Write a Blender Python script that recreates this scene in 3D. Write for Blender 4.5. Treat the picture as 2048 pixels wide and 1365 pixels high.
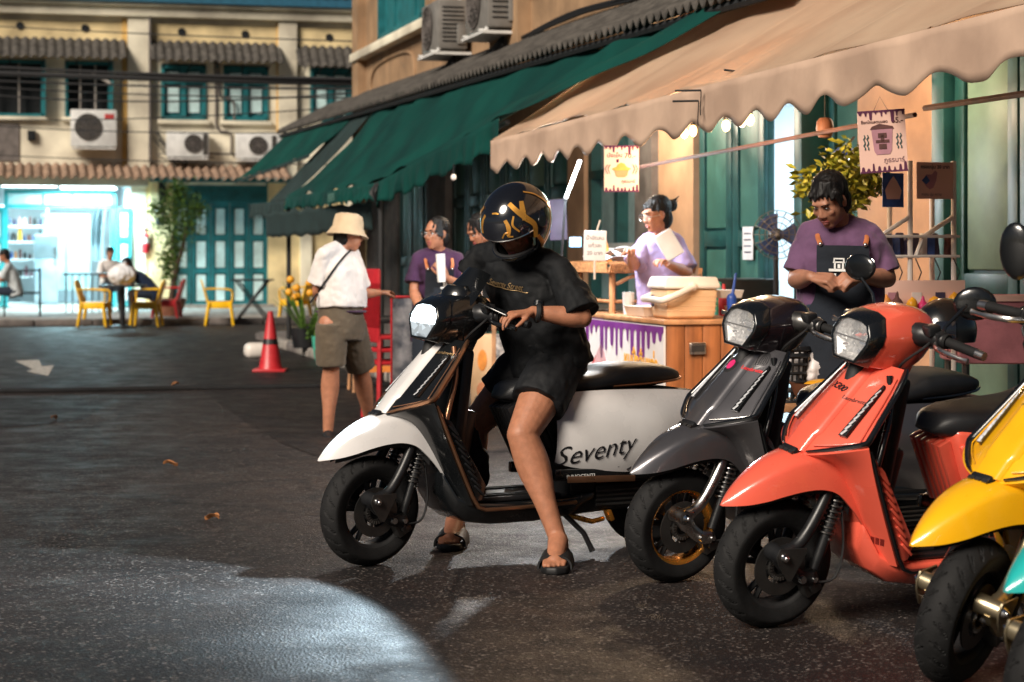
import bpy, math, random
import numpy as np
from mathutils import Vector, Matrix, Euler, noise
random.seed(7)
R = math.radians
for o in list(bpy.data.objects): bpy.data.objects.remove(o)
scene = bpy.context.scene
COL = scene.collection
# ------------------------------------------------------------------ camera
CAM_H, FPX = 1.32, 4000.0
cam_d = bpy.data.cameras.new('camera'); cam = bpy.data.objects.new('camera', cam_d); COL.objects.link(cam)
cam.location = (0, 0, CAM_H); cam.rotation_euler = (R(90), 0, 0)
cam_d.sensor_width = 36; cam_d.lens = FPX / 2048 * 36; cam_d.shift_y = -177.5 / 2048
cam_d.clip_start = .1; cam_d.clip_end = 2000
cam_d.dof.use_dof = True; cam_d.dof.focus_distance = 8.25; cam_d.dof.aperture_fstop = 3.8
scene.camera = cam
# ------------------------------------------------------------------ night sky and the street light from the left
world = bpy.data.worlds.new('World'); scene.world = world; world.use_nodes = True
wn = world.node_tree; sky = wn.nodes.new('ShaderNodeTexSky'); sky.sky_type = 'NISHITA'; sky.sun_disc = False
SUN_EL, SUN_AZ = 34, -143          # the light comes from the left, behind the camera
sky.sun_elevation = R(SUN_EL); sky.sun_rotation = R(SUN_AZ); sky.ozone_density = 3.0
wn.links.new(sky.outputs[0], wn.nodes['Background'].inputs[0]); wn.nodes['Background'].inputs[1].default_value = .013
sd = bpy.data.lights.new('sun', 'SUN'); sd.energy = 3.8; sd.angle = R(24); sd.color = (1.0, .89, .76)
sun = bpy.data.objects.new('sun', sd); COL.objects.link(sun)
_l = Vector((math.sin(R(SUN_AZ)) * math.cos(R(SUN_EL)), math.cos(R(SUN_AZ)) * math.cos(R(SUN_EL)), math.sin(R(SUN_EL))))
sun.rotation_euler = _l.to_track_quat('Z', 'Y').to_euler()
scene.view_settings.view_transform = 'Standard'; scene.view_settings.look = 'None'
scene.view_settings.exposure = .38; scene.view_settings.gamma = 1
try:
    scene.cycles.use_denoising = True; scene.cycles.max_bounces = 6; scene.cycles.sample_clamp_indirect = 4
    scene.cycles.caustics_reflective = False; scene.cycles.caustics_refractive = False
except Exception: pass

# layout: a spot seen at (px, py) of the 2048 px frame at distance D, and a spot on the ground
def at(px, py, D): return Vector(((px - 1024) / FPX * D, D, CAM_H - (py - 505) / FPX * D))
def gr(px, py, z=0):
    D = (CAM_H - z) * FPX / (py - 505); return Vector(((px - 1024) / FPX * D, D, z))

# ------------------------------------------------------------------ materials
M = {}
def mat(name, col, rough=.5, metal=0, var=.12, scale=12, bump=0, bscale=60, coat=0, emit=None, estr=0, trans=0, alpha=1,
        sheen=0, spec=.5, col2=None, sss=0, rvar=.08, stretch=None, detail=5):
    m = bpy.data.materials.new(name); m.use_nodes = True; M[name] = m
    nt = m.node_tree; b = nt.nodes['Principled BSDF']; L = nt.links.new
    c = tuple(col) + (1,)
    tc = nt.nodes.new('ShaderNodeTexCoord'); mp = nt.nodes.new('ShaderNodeMapping'); L(tc.outputs['Object'], mp.inputs[0])
    if stretch: mp.inputs['Scale'].default_value = stretch
    if var or col2:
        n = nt.nodes.new('ShaderNodeTexNoise'); n.inputs['Scale'].default_value = scale; n.inputs['Detail'].default_value = detail
        L(mp.outputs[0], n.inputs['Vector'])
        mx = nt.nodes.new('ShaderNodeMix'); mx.data_type = 'RGBA'
        lo = tuple(col2) + (1,) if col2 else tuple(x * (1 - var) for x in col) + (1,)
        hi = c if col2 else tuple(min(1, x * (1 + var * .6)) for x in col) + (1,)
        mx.inputs[6].default_value = lo; mx.inputs[7].default_value = hi
        rp = nt.nodes.new('ShaderNodeMapRange'); rp.inputs[1].default_value = .35; rp.inputs[2].default_value = .65
        L(n.outputs['Fac'], rp.inputs[0]); L(rp.outputs[0], mx.inputs[0]); L(mx.outputs[2], b.inputs['Base Color'])
        rr = nt.nodes.new('ShaderNodeMapRange'); rr.inputs[3].default_value = max(0.02, rough - rvar); rr.inputs[4].default_value = min(1, rough + rvar)
        L(n.outputs['Fac'], rr.inputs[0]); L(rr.outputs[0], b.inputs['Roughness'])
    else:
        b.inputs['Base Color'].default_value = c; b.inputs['Roughness'].default_value = rough
    b.inputs['Metallic'].default_value = metal; b.inputs['Specular IOR Level'].default_value = spec
    if bump:
        n2 = nt.nodes.new('ShaderNodeTexNoise'); n2.inputs['Scale'].default_value = bscale; n2.inputs['Detail'].default_value = 4
        L(mp.outputs[0], n2.inputs['Vector']); bp = nt.nodes.new('ShaderNodeBump'); bp.inputs['Strength'].default_value = bump
        bp.inputs['Distance'].default_value = .01; L(n2.outputs['Fac'], bp.inputs['Height']); L(bp.outputs[0], b.inputs['Normal'])
    if coat: b.inputs['Coat Weight'].default_value = coat; b.inputs['Coat Roughness'].default_value = .05
    if emit: b.inputs['Emission Color'].default_value = tuple(emit) + (1,); b.inputs['Emission Strength'].default_value = estr
    if trans: b.inputs['Transmission Weight'].default_value = trans
    if alpha < 1: b.inputs['Alpha'].default_value = alpha
    if sheen: b.inputs['Sheen Weight'].default_value = sheen
    if sss:
        b.inputs['Subsurface Weight'].default_value = sss; b.inputs['Subsurface Radius'].default_value = (.02, .008, .004)
    return m
def dusty(m):          # a film of dust and fine scratches in the clear coat
    nt = m.node_tree; b = nt.nodes['Principled BSDF']; tc = nt.nodes.new('ShaderNodeTexCoord'); n = nt.nodes.new('ShaderNodeTexNoise'); n.inputs['Scale'].default_value = 26; n.inputs['Detail'].default_value = 10; n.inputs['Roughness'].default_value = .75
    nt.links.new(tc.outputs['Object'], n.inputs['Vector']); r = nt.nodes.new('ShaderNodeMapRange'); r.inputs[1].default_value = .42; r.inputs[2].default_value = .75; r.inputs[3].default_value = .03; r.inputs[4].default_value = .30; nt.links.new(n.outputs['Fac'], r.inputs[0]); nt.links.new(r.outputs[0], b.inputs['Coat Roughness']); return m
def paint(name, col, flake=0, rough=.28): return dusty(mat(name, col, rough, flake, var=.08, scale=5, coat=1, rvar=.08, bump=.012, bscale=250))
def cloth(name, col, var=.18, bump=.35, bscale=28, scale=9): return mat(name, col, .85, var=var, scale=scale, bump=bump, bscale=bscale, sheen=.15, spec=.2)

mat('black_plastic', (.012, .0125, .014), .38, var=.2, scale=20, bump=.04, bscale=400)
mat('matt_black', (.014, .014, .015), .62, var=.2, scale=30); mat('dark_steel', (.16, .155, .15), .35, .9, var=.15); mat('steel', (.62, .60, .58), .28, 1, var=.12, scale=25)
mat('gold_letter', (.75, .5, .25), .3, .8, var=.1); mat('letter_black', (.01, .01, .012), .4, var=.1); mat('letter_white', (.8, .8, .78), .5, var=.05)
mat('letter_red', (.6, .02, .03), .5, var=.05)
# ------------------------------------------------------------------ mesh builder
ORD = 'first second third fourth fifth sixth seventh eighth ninth tenth eleventh twelfth thirteenth fourteenth fifteenth'.split()
class MB:
    def __init__(s): s.v = []; s.f = []
    def add(s, vs, fs, T=None):
        o = len(s.v)
        s.v += [tuple(T @ Vector(p)) if T is not None else tuple(p) for p in vs]
        s.f += [tuple(i + o for i in f) for f in fs]; return s
    def box(s, c, d, T=None, rot=None):
        c = Vector(c); h = Vector(d) / 2; Q = rot.to_matrix() if rot is not None else Matrix.Identity(3)
        vs = [c + Q @ Vector((x * h.x, y * h.y, z * h.z)) for x in (-1, 1) for y in (-1, 1) for z in (-1, 1)]
        return s.add(vs, [(0, 1, 3, 2), (4, 6, 7, 5), (0, 4, 5, 1), (2, 3, 7, 6), (0, 2, 6, 4), (1, 5, 7, 3)], T)
    def tube(s, pts, r, n=8, cap=True, closed=False, T=None, flat=1.0, up=None):
        pts = [Vector(p) for p in pts]; k = len(pts); rs = r if isinstance(r, (list, tuple)) else [r] * k
        vs = []; nrm = None
        for i, p in enumerate(pts):
            a = pts[(i - 1) % k] if (closed or i) else p; b = pts[(i + 1) % k] if (closed or i < k - 1) else p
            t = (b - a)
            if t.length < 1e-9: t = Vector((0, 0, 1))
            t.normalize()
            if nrm is None:
                nrm = Vector(up) if up is not None else (Vector((0, 0, 1)) if abs(t.z) < .9 else Vector((1, 0, 0)))
            nrm = (nrm - t * nrm.dot(t))
            if nrm.length < 1e-6: nrm = t.orthogonal()
            nrm.normalize(); bn = t.cross(nrm)
            for j in range(n):
                w = 2 * math.pi * (j + .5) / n; vs.append(p + (nrm * math.cos(w) * flat + bn * math.sin(w)) * rs[i])
        fs = []
        for i in range(k if closed else k - 1):
            for j in range(n):
                a = i * n + j; b = i * n + (j + 1) % n; i2 = (i + 1) % k
                fs.append((a, b, i2 * n + (j + 1) % n, i2 * n + j))
        if cap and not closed: fs += [tuple(reversed(range(n))), tuple(range((k - 1) * n, k * n))]
        return s.add(vs, fs, T)
    def cyl(s, p0, p1, r0, r1=None, n=16, T=None, cap=True): return s.tube([p0, p1], [r0, r0 if r1 is None else r1], n, cap, T=T)
    def lathe(s, prof, n=24, T=None, closed=False, a0=0, a1=2 * math.pi):        # profile (r, z) round z
        full = abs(a1 - a0 - 2 * math.pi) < 1e-6; k = len(prof); m = n if full else n + 1; vs = []
        for j in range(m):
            w = a0 + (a1 - a0) * j / n
            vs += [(p[0] * math.cos(w), p[0] * math.sin(w), p[1]) for p in prof]
        fs = []
        for j in range(n):
            j2 = (j + 1) % m
            for i in range(k if closed else k - 1):
                i2 = (i + 1) % k; fs.append((j * k + i, j2 * k + i, j2 * k + i2, j * k + i2))
        return s.add(vs, fs, T)
    def grid(s, fn, nu, nv, T=None, loop=False):
        vs = [fn(i / nu, j / nv) for j in range(nv + 1) for i in range(nu + 1)]
        return s.add(vs, [(j * (nu + 1) + i, j * (nu + 1) + i + 1, (j + 1) * (nu + 1) + i + 1, (j + 1) * (nu + 1) + i) for j in range(nv) for i in range(nu)], T)
    def loft(s, rings, cap=True, T=None, closed=True):
        n = len(rings[0]); vs = [p for r in rings for p in r]; fs = []
        for i in range(len(rings) - 1):
            for j in range(n if closed else n - 1):
                j2 = (j + 1) % n; fs.append((i * n + j, i * n + j2, (i + 1) * n + j2, (i + 1) * n + j))
        if cap: fs += [tuple(reversed(range(n))), tuple(range((len(rings) - 1) * n, len(rings) * n))]
        return s.add(vs, fs, T)
    def prism(s, poly, a, b, T=None):              # polygon in x,y pulled from z=a to z=b
        n = len(poly); vs = [(p[0], p[1], a) for p in poly] + [(p[0], p[1], b) for p in poly]
        fs = [tuple(reversed(range(n))), tuple(range(n, 2 * n))] + [(i, (i + 1) % n, n + (i + 1) % n, n + i) for i in range(n)]
        return s.add(vs, fs, T)
    def ball(s, c, r, nu=14, nv=10, rot=None, T=None):
        c = Vector(c); r = Vector((r, r, r)) if not hasattr(r, '__len__') else Vector(r); Q = rot.to_matrix() if rot is not None else Matrix.Identity(3)
        vs = [c + Q @ Vector((0, 0, r.z))]; fs = []
        for j in range(1, nv):
            t = math.pi * j / nv
            for i in range(nu):
                w = 2 * math.pi * i / nu
                vs.append(c + Q @ Vector((r.x * math.sin(t) * math.cos(w), r.y * math.sin(t) * math.sin(w), r.z * math.cos(t))))
        vs.append(c - Q @ Vector((0, 0, r.z))); e = len(vs) - 1
        for i in range(nu):
            i2 = (i + 1) % nu; fs.append((0, 1 + i, 1 + i2)); fs.append((e, e - nu + i2, e - nu + i))
            for j in range(nv - 2):
                a = 1 + j * nu; fs.append((a + i, a + nu + i, a + nu + i2, a + i2))
        return s.add(vs, fs, T)
    def capsule(s, p0, r0, p1, r1, n=12, T=None):
        p0 = Vector(p0); p1 = Vector(p1); d = (p1 - p0); l = d.length
        if l < 1e-6: return s.ball(p0, r0, T=T)
        d.normalize(); pts = []; rs = []
        for k in range(5):
            a = math.pi / 2 * k / 5 ; pts.append(p0 - d * r0 * math.cos(a)); rs.append(max(r0 * math.sin(a), r0 * .05))
        pts.append(p0); rs.append(r0); pts.append(p1); rs.append(r1)
        for k in range(1, 6):
            a = math.pi / 2 * (1 - k / 5); pts.append(p1 + d * r1 * math.cos(a)); rs.append(max(r1 * math.sin(a), r1 * .05))
        return s.tube(pts, rs, n, True, T=T)

def mesh_of(name, mb, smooth=38, sub=0, bevel=0, seg=2, solid=0, remesh=0, smooth_it=0, disp=None, offset=-1):
    me = bpy.data.meshes.new(name); me.from_pydata([tuple(v) for v in mb.v], [], mb.f); me.update()
    if sub or bevel or solid or remesh:
        o = bpy.data.objects.new('tmp', me); COL.objects.link(o)
        if solid: m = o.modifiers.new('s', 'SOLIDIFY'); m.thickness = solid; m.offset = offset
        if remesh: m = o.modifiers.new('r', 'REMESH'); m.mode = 'VOXEL'; m.voxel_size = remesh
        if smooth_it: m = o.modifiers.new('k', 'SMOOTH'); m.iterations = smooth_it; m.factor = .5
        if bevel: m = o.modifiers.new('b', 'BEVEL'); m.width = bevel; m.segments = seg; m.limit_method = 'ANGLE'; m.angle_limit = R(35); m.use_clamp_overlap = True
        if sub: m = o.modifiers.new('u', 'SUBSURF'); m.levels = sub; m.render_levels = sub
        dg = bpy.context.evaluated_depsgraph_get(); me2 = bpy.data.meshes.new_from_object(o.evaluated_get(dg))
        bpy.data.objects.remove(o); bpy.data.meshes.remove(me); me = me2; me.name = name
    if disp:
        co = np.empty(len(me.vertices) * 3); me.vertices.foreach_get('co', co); co = co.reshape(-1, 3)
        nn = np.empty(len(me.vertices) * 3); me.vertices.foreach_get('normal', nn); nn = nn.reshape(-1, 3)
        d = np.array([disp(Vector(c)) for c in co]); me.vertices.foreach_set('co', (co + nn * d[:, None]).ravel()); me.update()
    if smooth:
        me.polygons.foreach_set('use_smooth', [True] * len(me.polygons))
        if smooth < 170: me.set_sharp_from_angle(angle=R(smooth))
    me.update(); return me
def link(name, me, m=None, parent=None, T=None):
    o = bpy.data.objects.new(name, me); COL.objects.link(o)
    if me is not None and m is not None:
        if len(me.materials) == 0: me.materials.append(m)
        elif me.materials[0] != m: o.material_slots[0].link = 'OBJECT'; o.material_slots[0].material = m
    if T is not None: o.matrix_world = T
    if parent is not None:
        o.parent = parent
    return o
def obj(name, mb, m, parent=None, T=None, **kw): return link(name, mesh_of(name, mb, **kw), M[m] if isinstance(m, str) else m, parent, T)
def tag(o, label=None, cat=None, group=None, kind=None):
    if label: o['label'] = label
    if cat: o['category'] = cat
    if group: o['group'] = group
    if kind: o['kind'] = kind
    return o
def thing(name, label, cat, loc=(0, 0, 0), rz=0, group=None, T=None):
    o = bpy.data.objects.new(name, None); COL.objects.link(o); o.empty_display_size = .1
    if T is not None: o.matrix_world = T
    else: o.location = loc; o.rotation_euler = (0, 0, rz)
    return tag(o, label, cat, group)
def sthing(name, mb, m, label, cat, group=None, T=None, **kw): return tag(obj(name, mb, m, None, T, **kw), label, cat, group)
def copy_tree(o, parent=None, label=None):
    c = o.copy(); COL.objects.link(c); c.parent = parent
    if label: c['label'] = label
    for ch in o.children: copy_tree(ch, c)
    return c
def TR(x, y, z, rz=0, rx=0, ry=0, s=1): return Matrix.Translation((x, y, z)) @ Euler((rx, ry, rz)).to_matrix().to_4x4() @ Matrix.Scale(s, 4)
def frame(o, xa, za):          # matrix with local x along xa and local z along za
    x = Vector(xa).normalized(); z = Vector(za); z = (z - x * z.dot(x)).normalized(); y = z.cross(x)
    m = Matrix((x, y, z)).transposed().to_4x4(); m.translation = Vector(o); return m
def fonted(name, txt, size, m, T, parent=None, ext=.0015, align='CENTER', shear=0, bold=0, wrap=None):
    cu = bpy.data.curves.new(name, 'FONT'); cu.body = txt; cu.size = size; cu.extrude = ext; cu.align_x = align; cu.align_y = 'CENTER'; cu.shear = shear; cu.offset = bold; cu.resolution_u = 3
    o = bpy.data.objects.new('tmp', cu); COL.objects.link(o)
    me = bpy.data.meshes.new_from_object(o.evaluated_get(bpy.context.evaluated_depsgraph_get())); bpy.data.objects.remove(o)
    if wrap:
        for v in me.vertices: v.co = wrap(v.co)
    me.materials.clear(); me.name = name
    return link(name, me, M[m] if isinstance(m, str) else m, parent, T)
def crv(pts, n=8):          # smooth path through points (Catmull-Rom)
    P = [Vector(p) for p in pts]; P = [P[0] * 2 - P[1]] + P + [P[-1] * 2 - P[-2]]; out = []
    for i in range(1, len(P) - 2):
        for k in range(n):
            t = k / n; a, b, c, d = P[i - 1:i + 3]
            out.append(.5 * ((2 * b) + (c - a) * t + (2 * a - 5 * b + 4 * c - d) * t * t + (3 * b - a - 3 * c + d) * t ** 3))
    out.append(P[-2]); return out
def interp(tab, x):          # smooth table look-up (cubic through the rows)
    if tab[0][0] > tab[-1][0]: tab = tab[::-1]
    if x <= tab[0][0]: return tab[0][1:]
    if x >= tab[-1][0]: return tab[-1][1:]
    for i in range(len(tab) - 1):
        a, b = tab[i], tab[i + 1]
        if x <= b[0]:
            h = b[0] - a[0]; t = (x - a[0]) / h; out = []
            p = tab[i - 1] if i else None; q = tab[i + 2] if i + 2 < len(tab) else None
            for k in range(1, len(a)):
                s = (b[k] - a[k]) / h
                m0 = (b[k] - p[k]) / (b[0] - p[0]) if p else s
                m1 = (q[k] - a[k]) / (q[0] - a[0]) if q else s
                out.append((2 * t ** 3 - 3 * t * t + 1) * a[k] + (t ** 3 - 2 * t * t + t) * h * m0 + (3 * t * t - 2 * t ** 3) * b[k] + (t ** 3 - t * t) * h * m1)
            return tuple(out)
# ================================================================== ground
def asphalt(name='asphalt', mul=1.0):
    m = bpy.data.materials.new(name); m.use_nodes = True; M[name] = m; nt = m.node_tree; b = nt.nodes['Principled BSDF']; L = nt.links.new
    tc = nt.nodes.new('ShaderNodeTexCoord')
    def nz(sc, det=6, ro=.6):
        n = nt.nodes.new('ShaderNodeTexNoise'); n.inputs['Scale'].default_value = sc; n.inputs['Detail'].default_value = det; n.inputs['Roughness'].default_value = ro; L(tc.outputs['Object'], n.inputs['Vector']); return n
    def mr(src, a, b_, c, d):
        r = nt.nodes.new('ShaderNodeMapRange'); r.inputs[1].default_value = a; r.inputs[2].default_value = b_; r.inputs[3].default_value = c; r.inputs[4].default_value = d; L(src, r.inputs[0]); return r.outputs[0]
    def mix(f, A, B, blend='MIX'):
        x = nt.nodes.new('ShaderNodeMix'); x.data_type = 'RGBA'; x.blend_type = blend
        if isinstance(f, float): x.inputs[0].default_value = f
        else: L(f, x.inputs[0])
        for i, q in ((6, A), (7, B)):
            if isinstance(q, tuple): x.inputs[i].default_value = q
            else: L(q, x.inputs[i])
        return x.outputs[2]
    big, mid, fine = nz(.35, 5), nz(3.2, 6, .7), nz(70, 4, .75); vo = nt.nodes.new('ShaderNodeTexVoronoi'); vo.inputs['Scale'].default_value = 105; L(tc.outputs['Object'], vo.inputs['Vector'])
    c1 = mix(mr(big.outputs[0], .38, .62, 0, 1), (.019 * mul, .0155 * mul, .015 * mul, 1), (.044 * mul, .032 * mul, .028 * mul, 1))
    c2 = mix(mr(mid.outputs[0], .4, .68, 0, .65), c1, (.008 * mul, .0083 * mul, .0095 * mul, 1))
    stones = nt.nodes.new('ShaderNodeMapRange'); stones.inputs[1].default_value = .76; stones.inputs[2].default_value = .92; L(vo.outputs['Color'], stones.inputs[0])
    c3 = mix(stones.outputs[0], c2, (.24 * mul, .205 * mul, .185 * mul, 1)); c4 = mix(mr(fine.outputs[0], .36, .52, .85, 0), c3, (.005, .005, .006, 1))
    # cracks and oil stains
    ck = nt.nodes.new('ShaderNodeTexVoronoi'); ck.feature = 'DISTANCE_TO_EDGE'; ck.inputs['Scale'].default_value = .42; wv = nz(1.6, 5, .7)
    ad = nt.nodes.new('ShaderNodeMix'); ad.data_type = 'VECTOR'; ad.inputs[0].default_value = .22; L(tc.outputs['Object'], ad.inputs[4]); L(wv.outputs['Color'], ad.inputs[5]); L(ad.outputs[1], ck.inputs['Vector'])
    c5 = mix(mr(ck.outputs['Distance'], .0, .007, .8, 0), c4, (.006, .006, .007, 1)); st = nz(.9, 3, .5); c6 = mix(mr(st.outputs[0], .60, .70, 0, .6), c5, (.010, .010, .012, 1))
    L(c6, b.inputs['Base Color'])
    L(mr(mid.outputs[0], .35, .65, .40, .68), b.inputs['Roughness']); b.inputs['Specular IOR Level'].default_value = .30
    bp = nt.nodes.new('ShaderNodeBump'); bp.inputs['Strength'].default_value = .5; bp.inputs['Distance'].default_value = .006
    add = nt.nodes.new('ShaderNodeMath'); add.operation = 'ADD'; L(fine.outputs[0], add.inputs[0]); L(vo.outputs['Distance'], add.inputs[1])
    L(add.outputs[0], bp.inputs['Height']); L(bp.outputs[0], b.inputs['Normal'])
asphalt(); asphalt('asphalt_patch', .62)
mat('concrete', (.30, .27, .24), .8, var=.35, scale=6, bump=.3, bscale=50); mat('concrete_dark', (.16, .14, .13), .8, var=.35, scale=5, bump=.3, bscale=40)
mat('road_paint', (.62, .58, .52), .7, var=.35, scale=25, col2=(.2, .19, .18)); mat('kerb_red', (.5, .05, .05), .6, var=.3, scale=20)
mat('black_rubber', (.012, .012, .013), .5, var=.2)
tag(obj('road', MB().grid(lambda u, v: (-120 + 240 * u, -15 + 240 * v, 0), 24, 24), 'asphalt', smooth=0), kind='structure')
# a repair patch seam and the arrow painted on the road
def fdir(a): return Vector((math.cos(a), math.sin(a), 0))
mb = MB(); c = gr(105, 738)
def arw(px, py): p = gr(px, py, .004); return (p.x, p.y, .004)
poly = [arw(30, 722), (arw(78, 720)), arw(84, 733), arw(108, 731), arw(96, 752), arw(52, 743), arw(66, 739)]
n = len(poly); mb.add(poly, [tuple(reversed(range(n)))]); tag(obj('road_marking', mb, 'road_paint', smooth=0), kind='structure')

mb = MB(); poly = [gr(*q, .004) for q in ((250, 668), (330, 716), (430, 800), (560, 884), (640, 915), (860, 902), (1100, 905), (900, 770), (700, 700), (480, 672))]; mb.add(poly, [tuple(reversed(range(len(poly))))]); tag(obj('road_patch', mb, 'asphalt_patch', smooth=0), kind='structure')
mb = MB(); poly = [gr(*q, .004) for q in ((-200, 800), (60, 796), (210, 806), (170, 838), (60, 852), (-200, 862))]; mb.add(poly, [tuple(reversed(range(len(poly))))]); tag(obj('road_patch', mb, 'asphalt_patch', smooth=0), kind='structure')
# ================================================================== far shophouses across the road
FT = Matrix(((.9701, -.2425, 0, -11.1), (.2425, .9701, 0, 43.4), (0, 0, 1, 0), (0, 0, 0, 1)))
def fu(px):
    k = (px - 1024) / 4000; return (k * 43.4 + 11.1) / (.9701 - .2425 * k)
def fz(py, u=4.5, out=0): return CAM_H - (py - 505) / 4000 * (43.4 + .2425 * u - out * .97)
mat('cream_wall', (.82, .64, .35), .85, var=.42, scale=1.1, detail=9, bump=.15, bscale=20); mat('pale_wall', (.84, .76, .60), .85, var=.38, scale=1.0, detail=9, bump=.12, bscale=20)
mat('yellow_trim', (.66, .42, .14), .8, var=.2, scale=3); mat('teal_wood', (.015, .16, .18), .5, var=.25, scale=6, bump=.1, bscale=30); mat('teal_light', (.05, .42, .45), .5, var=.15, scale=6)
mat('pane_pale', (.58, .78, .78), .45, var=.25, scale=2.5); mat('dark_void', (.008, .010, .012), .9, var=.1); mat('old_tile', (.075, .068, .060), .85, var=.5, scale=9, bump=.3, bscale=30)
mat('brown_tile', (.30, .20, .14), .8, var=.45, scale=7, bump=.3, bscale=30); mat('blue_fascia', (.02, .12, .20), .6, var=.2); mat('white_metal', (.72, .72, .70), .4, var=.12, scale=6)
mat('fan_grille', (.05, .045, .04), .6, var=.2); mat('wire_black', (.01, .01, .011), .6, var=.1); mat('white_inside', (.80, .84, .86), .7, var=.08, scale=2); mat('glass_teal', (.35, .5, .52), .2, var=.2, scale=5)
mat('steel_fridge', (.42, .50, .55), .3, .4, var=.12, scale=4); mat('tube_lit', (1, 1, 1), .5, var=0, emit=(.75, .95, 1.0), estr=9)
fb = thing('shophouse', 'cream two-storey shophouse with teal shutters across the road', 'building', T=FT)
def FB(name, m, boxes, par=None, bevel=0, **kw):
    mb = MB()
    for (u0, u1, z0, z1, o0, o1) in boxes: mb.box(((u0 + u1) / 2, -(o0 + o1) / 2, (z0 + z1) / 2), (u1 - u0, o1 - o0, z1 - z0))
    return obj(name, mb, m, par or fb, smooth=0 if not bevel else 30, bevel=bevel, **kw)
zc, zr = fz(20), 3.05
# upper wall cut round the windows
wins = [(fu(-60), fu(88), 4.28, 5.50, 'open'), (fu(130), fu(222), 4.28, 5.50, 'open'), (fu(322), fu(412), 4.26, 5.46, 'shut'), (fu(447), fu(536), 4.26, 5.46, 'shut'), (fu(620), fu(703), 4.26, 5.46, 'shut')]
bx = [(-4, 9.5, 3.0, 4.26, -.25, 0), (-4, 9.5, 5.5, 7.0, -.25, 0)]; last = -4
for a, b, z0, z1, k in wins: bx.append((last, a, 4.26, 5.5, -.25, 0)); last = b
bx.append((last, 9.5, 4.26, 5.5, -.25, 0)); FB('wall', 'pale_wall', bx)
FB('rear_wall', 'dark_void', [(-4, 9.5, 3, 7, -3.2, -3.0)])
for a, b in ((fu(255), fu(298)), (fu(556), fu(592)), (fu(-140), fu(-60))): FB('pilaster', 'pale_wall', [(a, b, 3.0, 6.55, .0, .14)])
for a, b in ((fu(244), fu(254)), (fu(553), fu(560))): FB('pilaster_stripe', 'yellow_trim', [(a, b, 3.0, 6.45, .001, .05)])
for a, b in ((fu(-100), fu(254)), (fu(298), fu(553)), (fu(594), fu(760))): FB('recess_panel', 'cream_wall', [(a, b, 5.56, 6.38, .001, .02)])
FB('cornice', 'pale_wall', [(-4, 9.5, 6.50, 6.72, 0, .22), (-4, 9.5, 6.72, 6.80, 0, .34)], bevel=.02)
FB('fascia', 'blue_fascia', [(-4, 9.5, 6.80, 7.02, .3, .42)])
mb = MB()
mb.grid(lambda u, v: (-4 + 13.5 * u, -.45 + 3 * v, 7.02 + 1.1 * v + .03 * math.sin(u * 13.5 * 30)), 160, 4); obj('roof', mb, 'old_tile', fb, solid=.03)
for a, b, z0, z1, k in wins:
    if k == 'open':
        w = FB('window', 'teal_wood', [(a, a + .06, z0, z1, -.12, .03), (b - .06, b, z0, z1, -.12, .03), (a, b, z0, z0 + .06, -.12, .03), (a, b, z1 - .06, z1, -.12, .03)])
        for f in (.33, .66): FB('mullion', 'concrete', [(a + (b - a) * f - .02, a + (b - a) * f + .02, z0 + .06, z1 - .06, -.1, -.04)], w)
        FB('shutter', 'teal_wood', [(b, b + .03, z0, z1, 0, .32)], w)
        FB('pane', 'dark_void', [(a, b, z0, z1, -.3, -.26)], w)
    else:
        w = FB('window', 'teal_wood', [(a, b, z0, z1, -.1, -.06), (a, a + .07, z0, z1, -.1, .05), (b - .07, b, z0, z1, -.1, .05), (a, b, z0, z0 + .07, -.1, .05), (a, b, z1 - .07, z1, -.1, .05), ((a + b) / 2 - .05, (a + b) / 2 + .05, z0, z1, -.1, .04), (a, b, z0 + .80, z0 + .88, -.1, .02)])
        m2 = (a + b) / 2
        for p, q in ((a + .14, m2 - .1), (m2 + .1, b - .14)):
            FB('pane', 'pane_pale', [(p, q, z0 + .16, z0 + .74, -.059, -.03)], w); FB('pane', 'pane_pale', [(p, q, z0 + .93, z1 - .14, -.059, -.03)], w)
    FB('sill', 'pale_wall', [(a - .08, b + .08, z0 - .10, z0 - .01, 0, .12)], bevel=.01)
for px in (40, 170, 363, 490, 658):
    u = fu(px); z = fz(52 + (px - 40) * .038, u); mb = MB(); mb.cyl((u, -.021, z), (u, -.045, z), .085, .085, 20); obj('vent_hole', mb, 'dark_void', fb)
def corr(name, u0, u1, zt, zb, o0, o1, m, pitch, amp, par=fb, ragged=0.0):
    mb = MB(); n = int((u1 - u0) / pitch * 8)
    def f(a, v):
        u = u0 + (u1 - u0) * a; ph = 2 * math.pi * (u - u0) / pitch; k = int((u - u0) / pitch); rnd = ((k * 7919) % 17) / 17
        return (u, -(o0 + (o1 - o0) * v) - (ragged * rnd * v), zt + (zb - zt) * v + amp * math.sin(ph) + .004 * ((k * 31) % 5) * v)
    mb.grid(f, n, 6); return obj(name, mb, m, par, solid=.012, smooth=60)
for a, b, yt, yb in ((-80, 250, 72, 112), (300, 560, 82, 122), (590, 740, 92, 134)):
    ua, ub = fu(a), fu(b); zt = fz(yt, ua); zb = fz(yb, ua, .5); corr('window_awning', ua, ub, zt, zb, .0, .55, 'old_tile', .19, .028, ragged=.04)
    for k in range(5): mb = MB(); u = ua + (ub - ua) * (k + .5) / 5; mb.tube([(u, -.01, zb - .12), (u, -.5, zb - .03)], .015, 5); obj('awning_bracket', mb, 'dark_void', fb)
corr('tile_roof', -4, 6.2, 3.24, 2.90, .0, 1.25, 'brown_tile', .19, .035, ragged=.03)
FB('light_box', 'pale_wall', [(fu(-200), fu(292), 2.74, 2.96, .75, .9)], bevel=.02); FB('gutter', 'teal_wood', [(fu(292), 6.2, 2.84, 2.94, 1.05, 1.16)])
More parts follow.
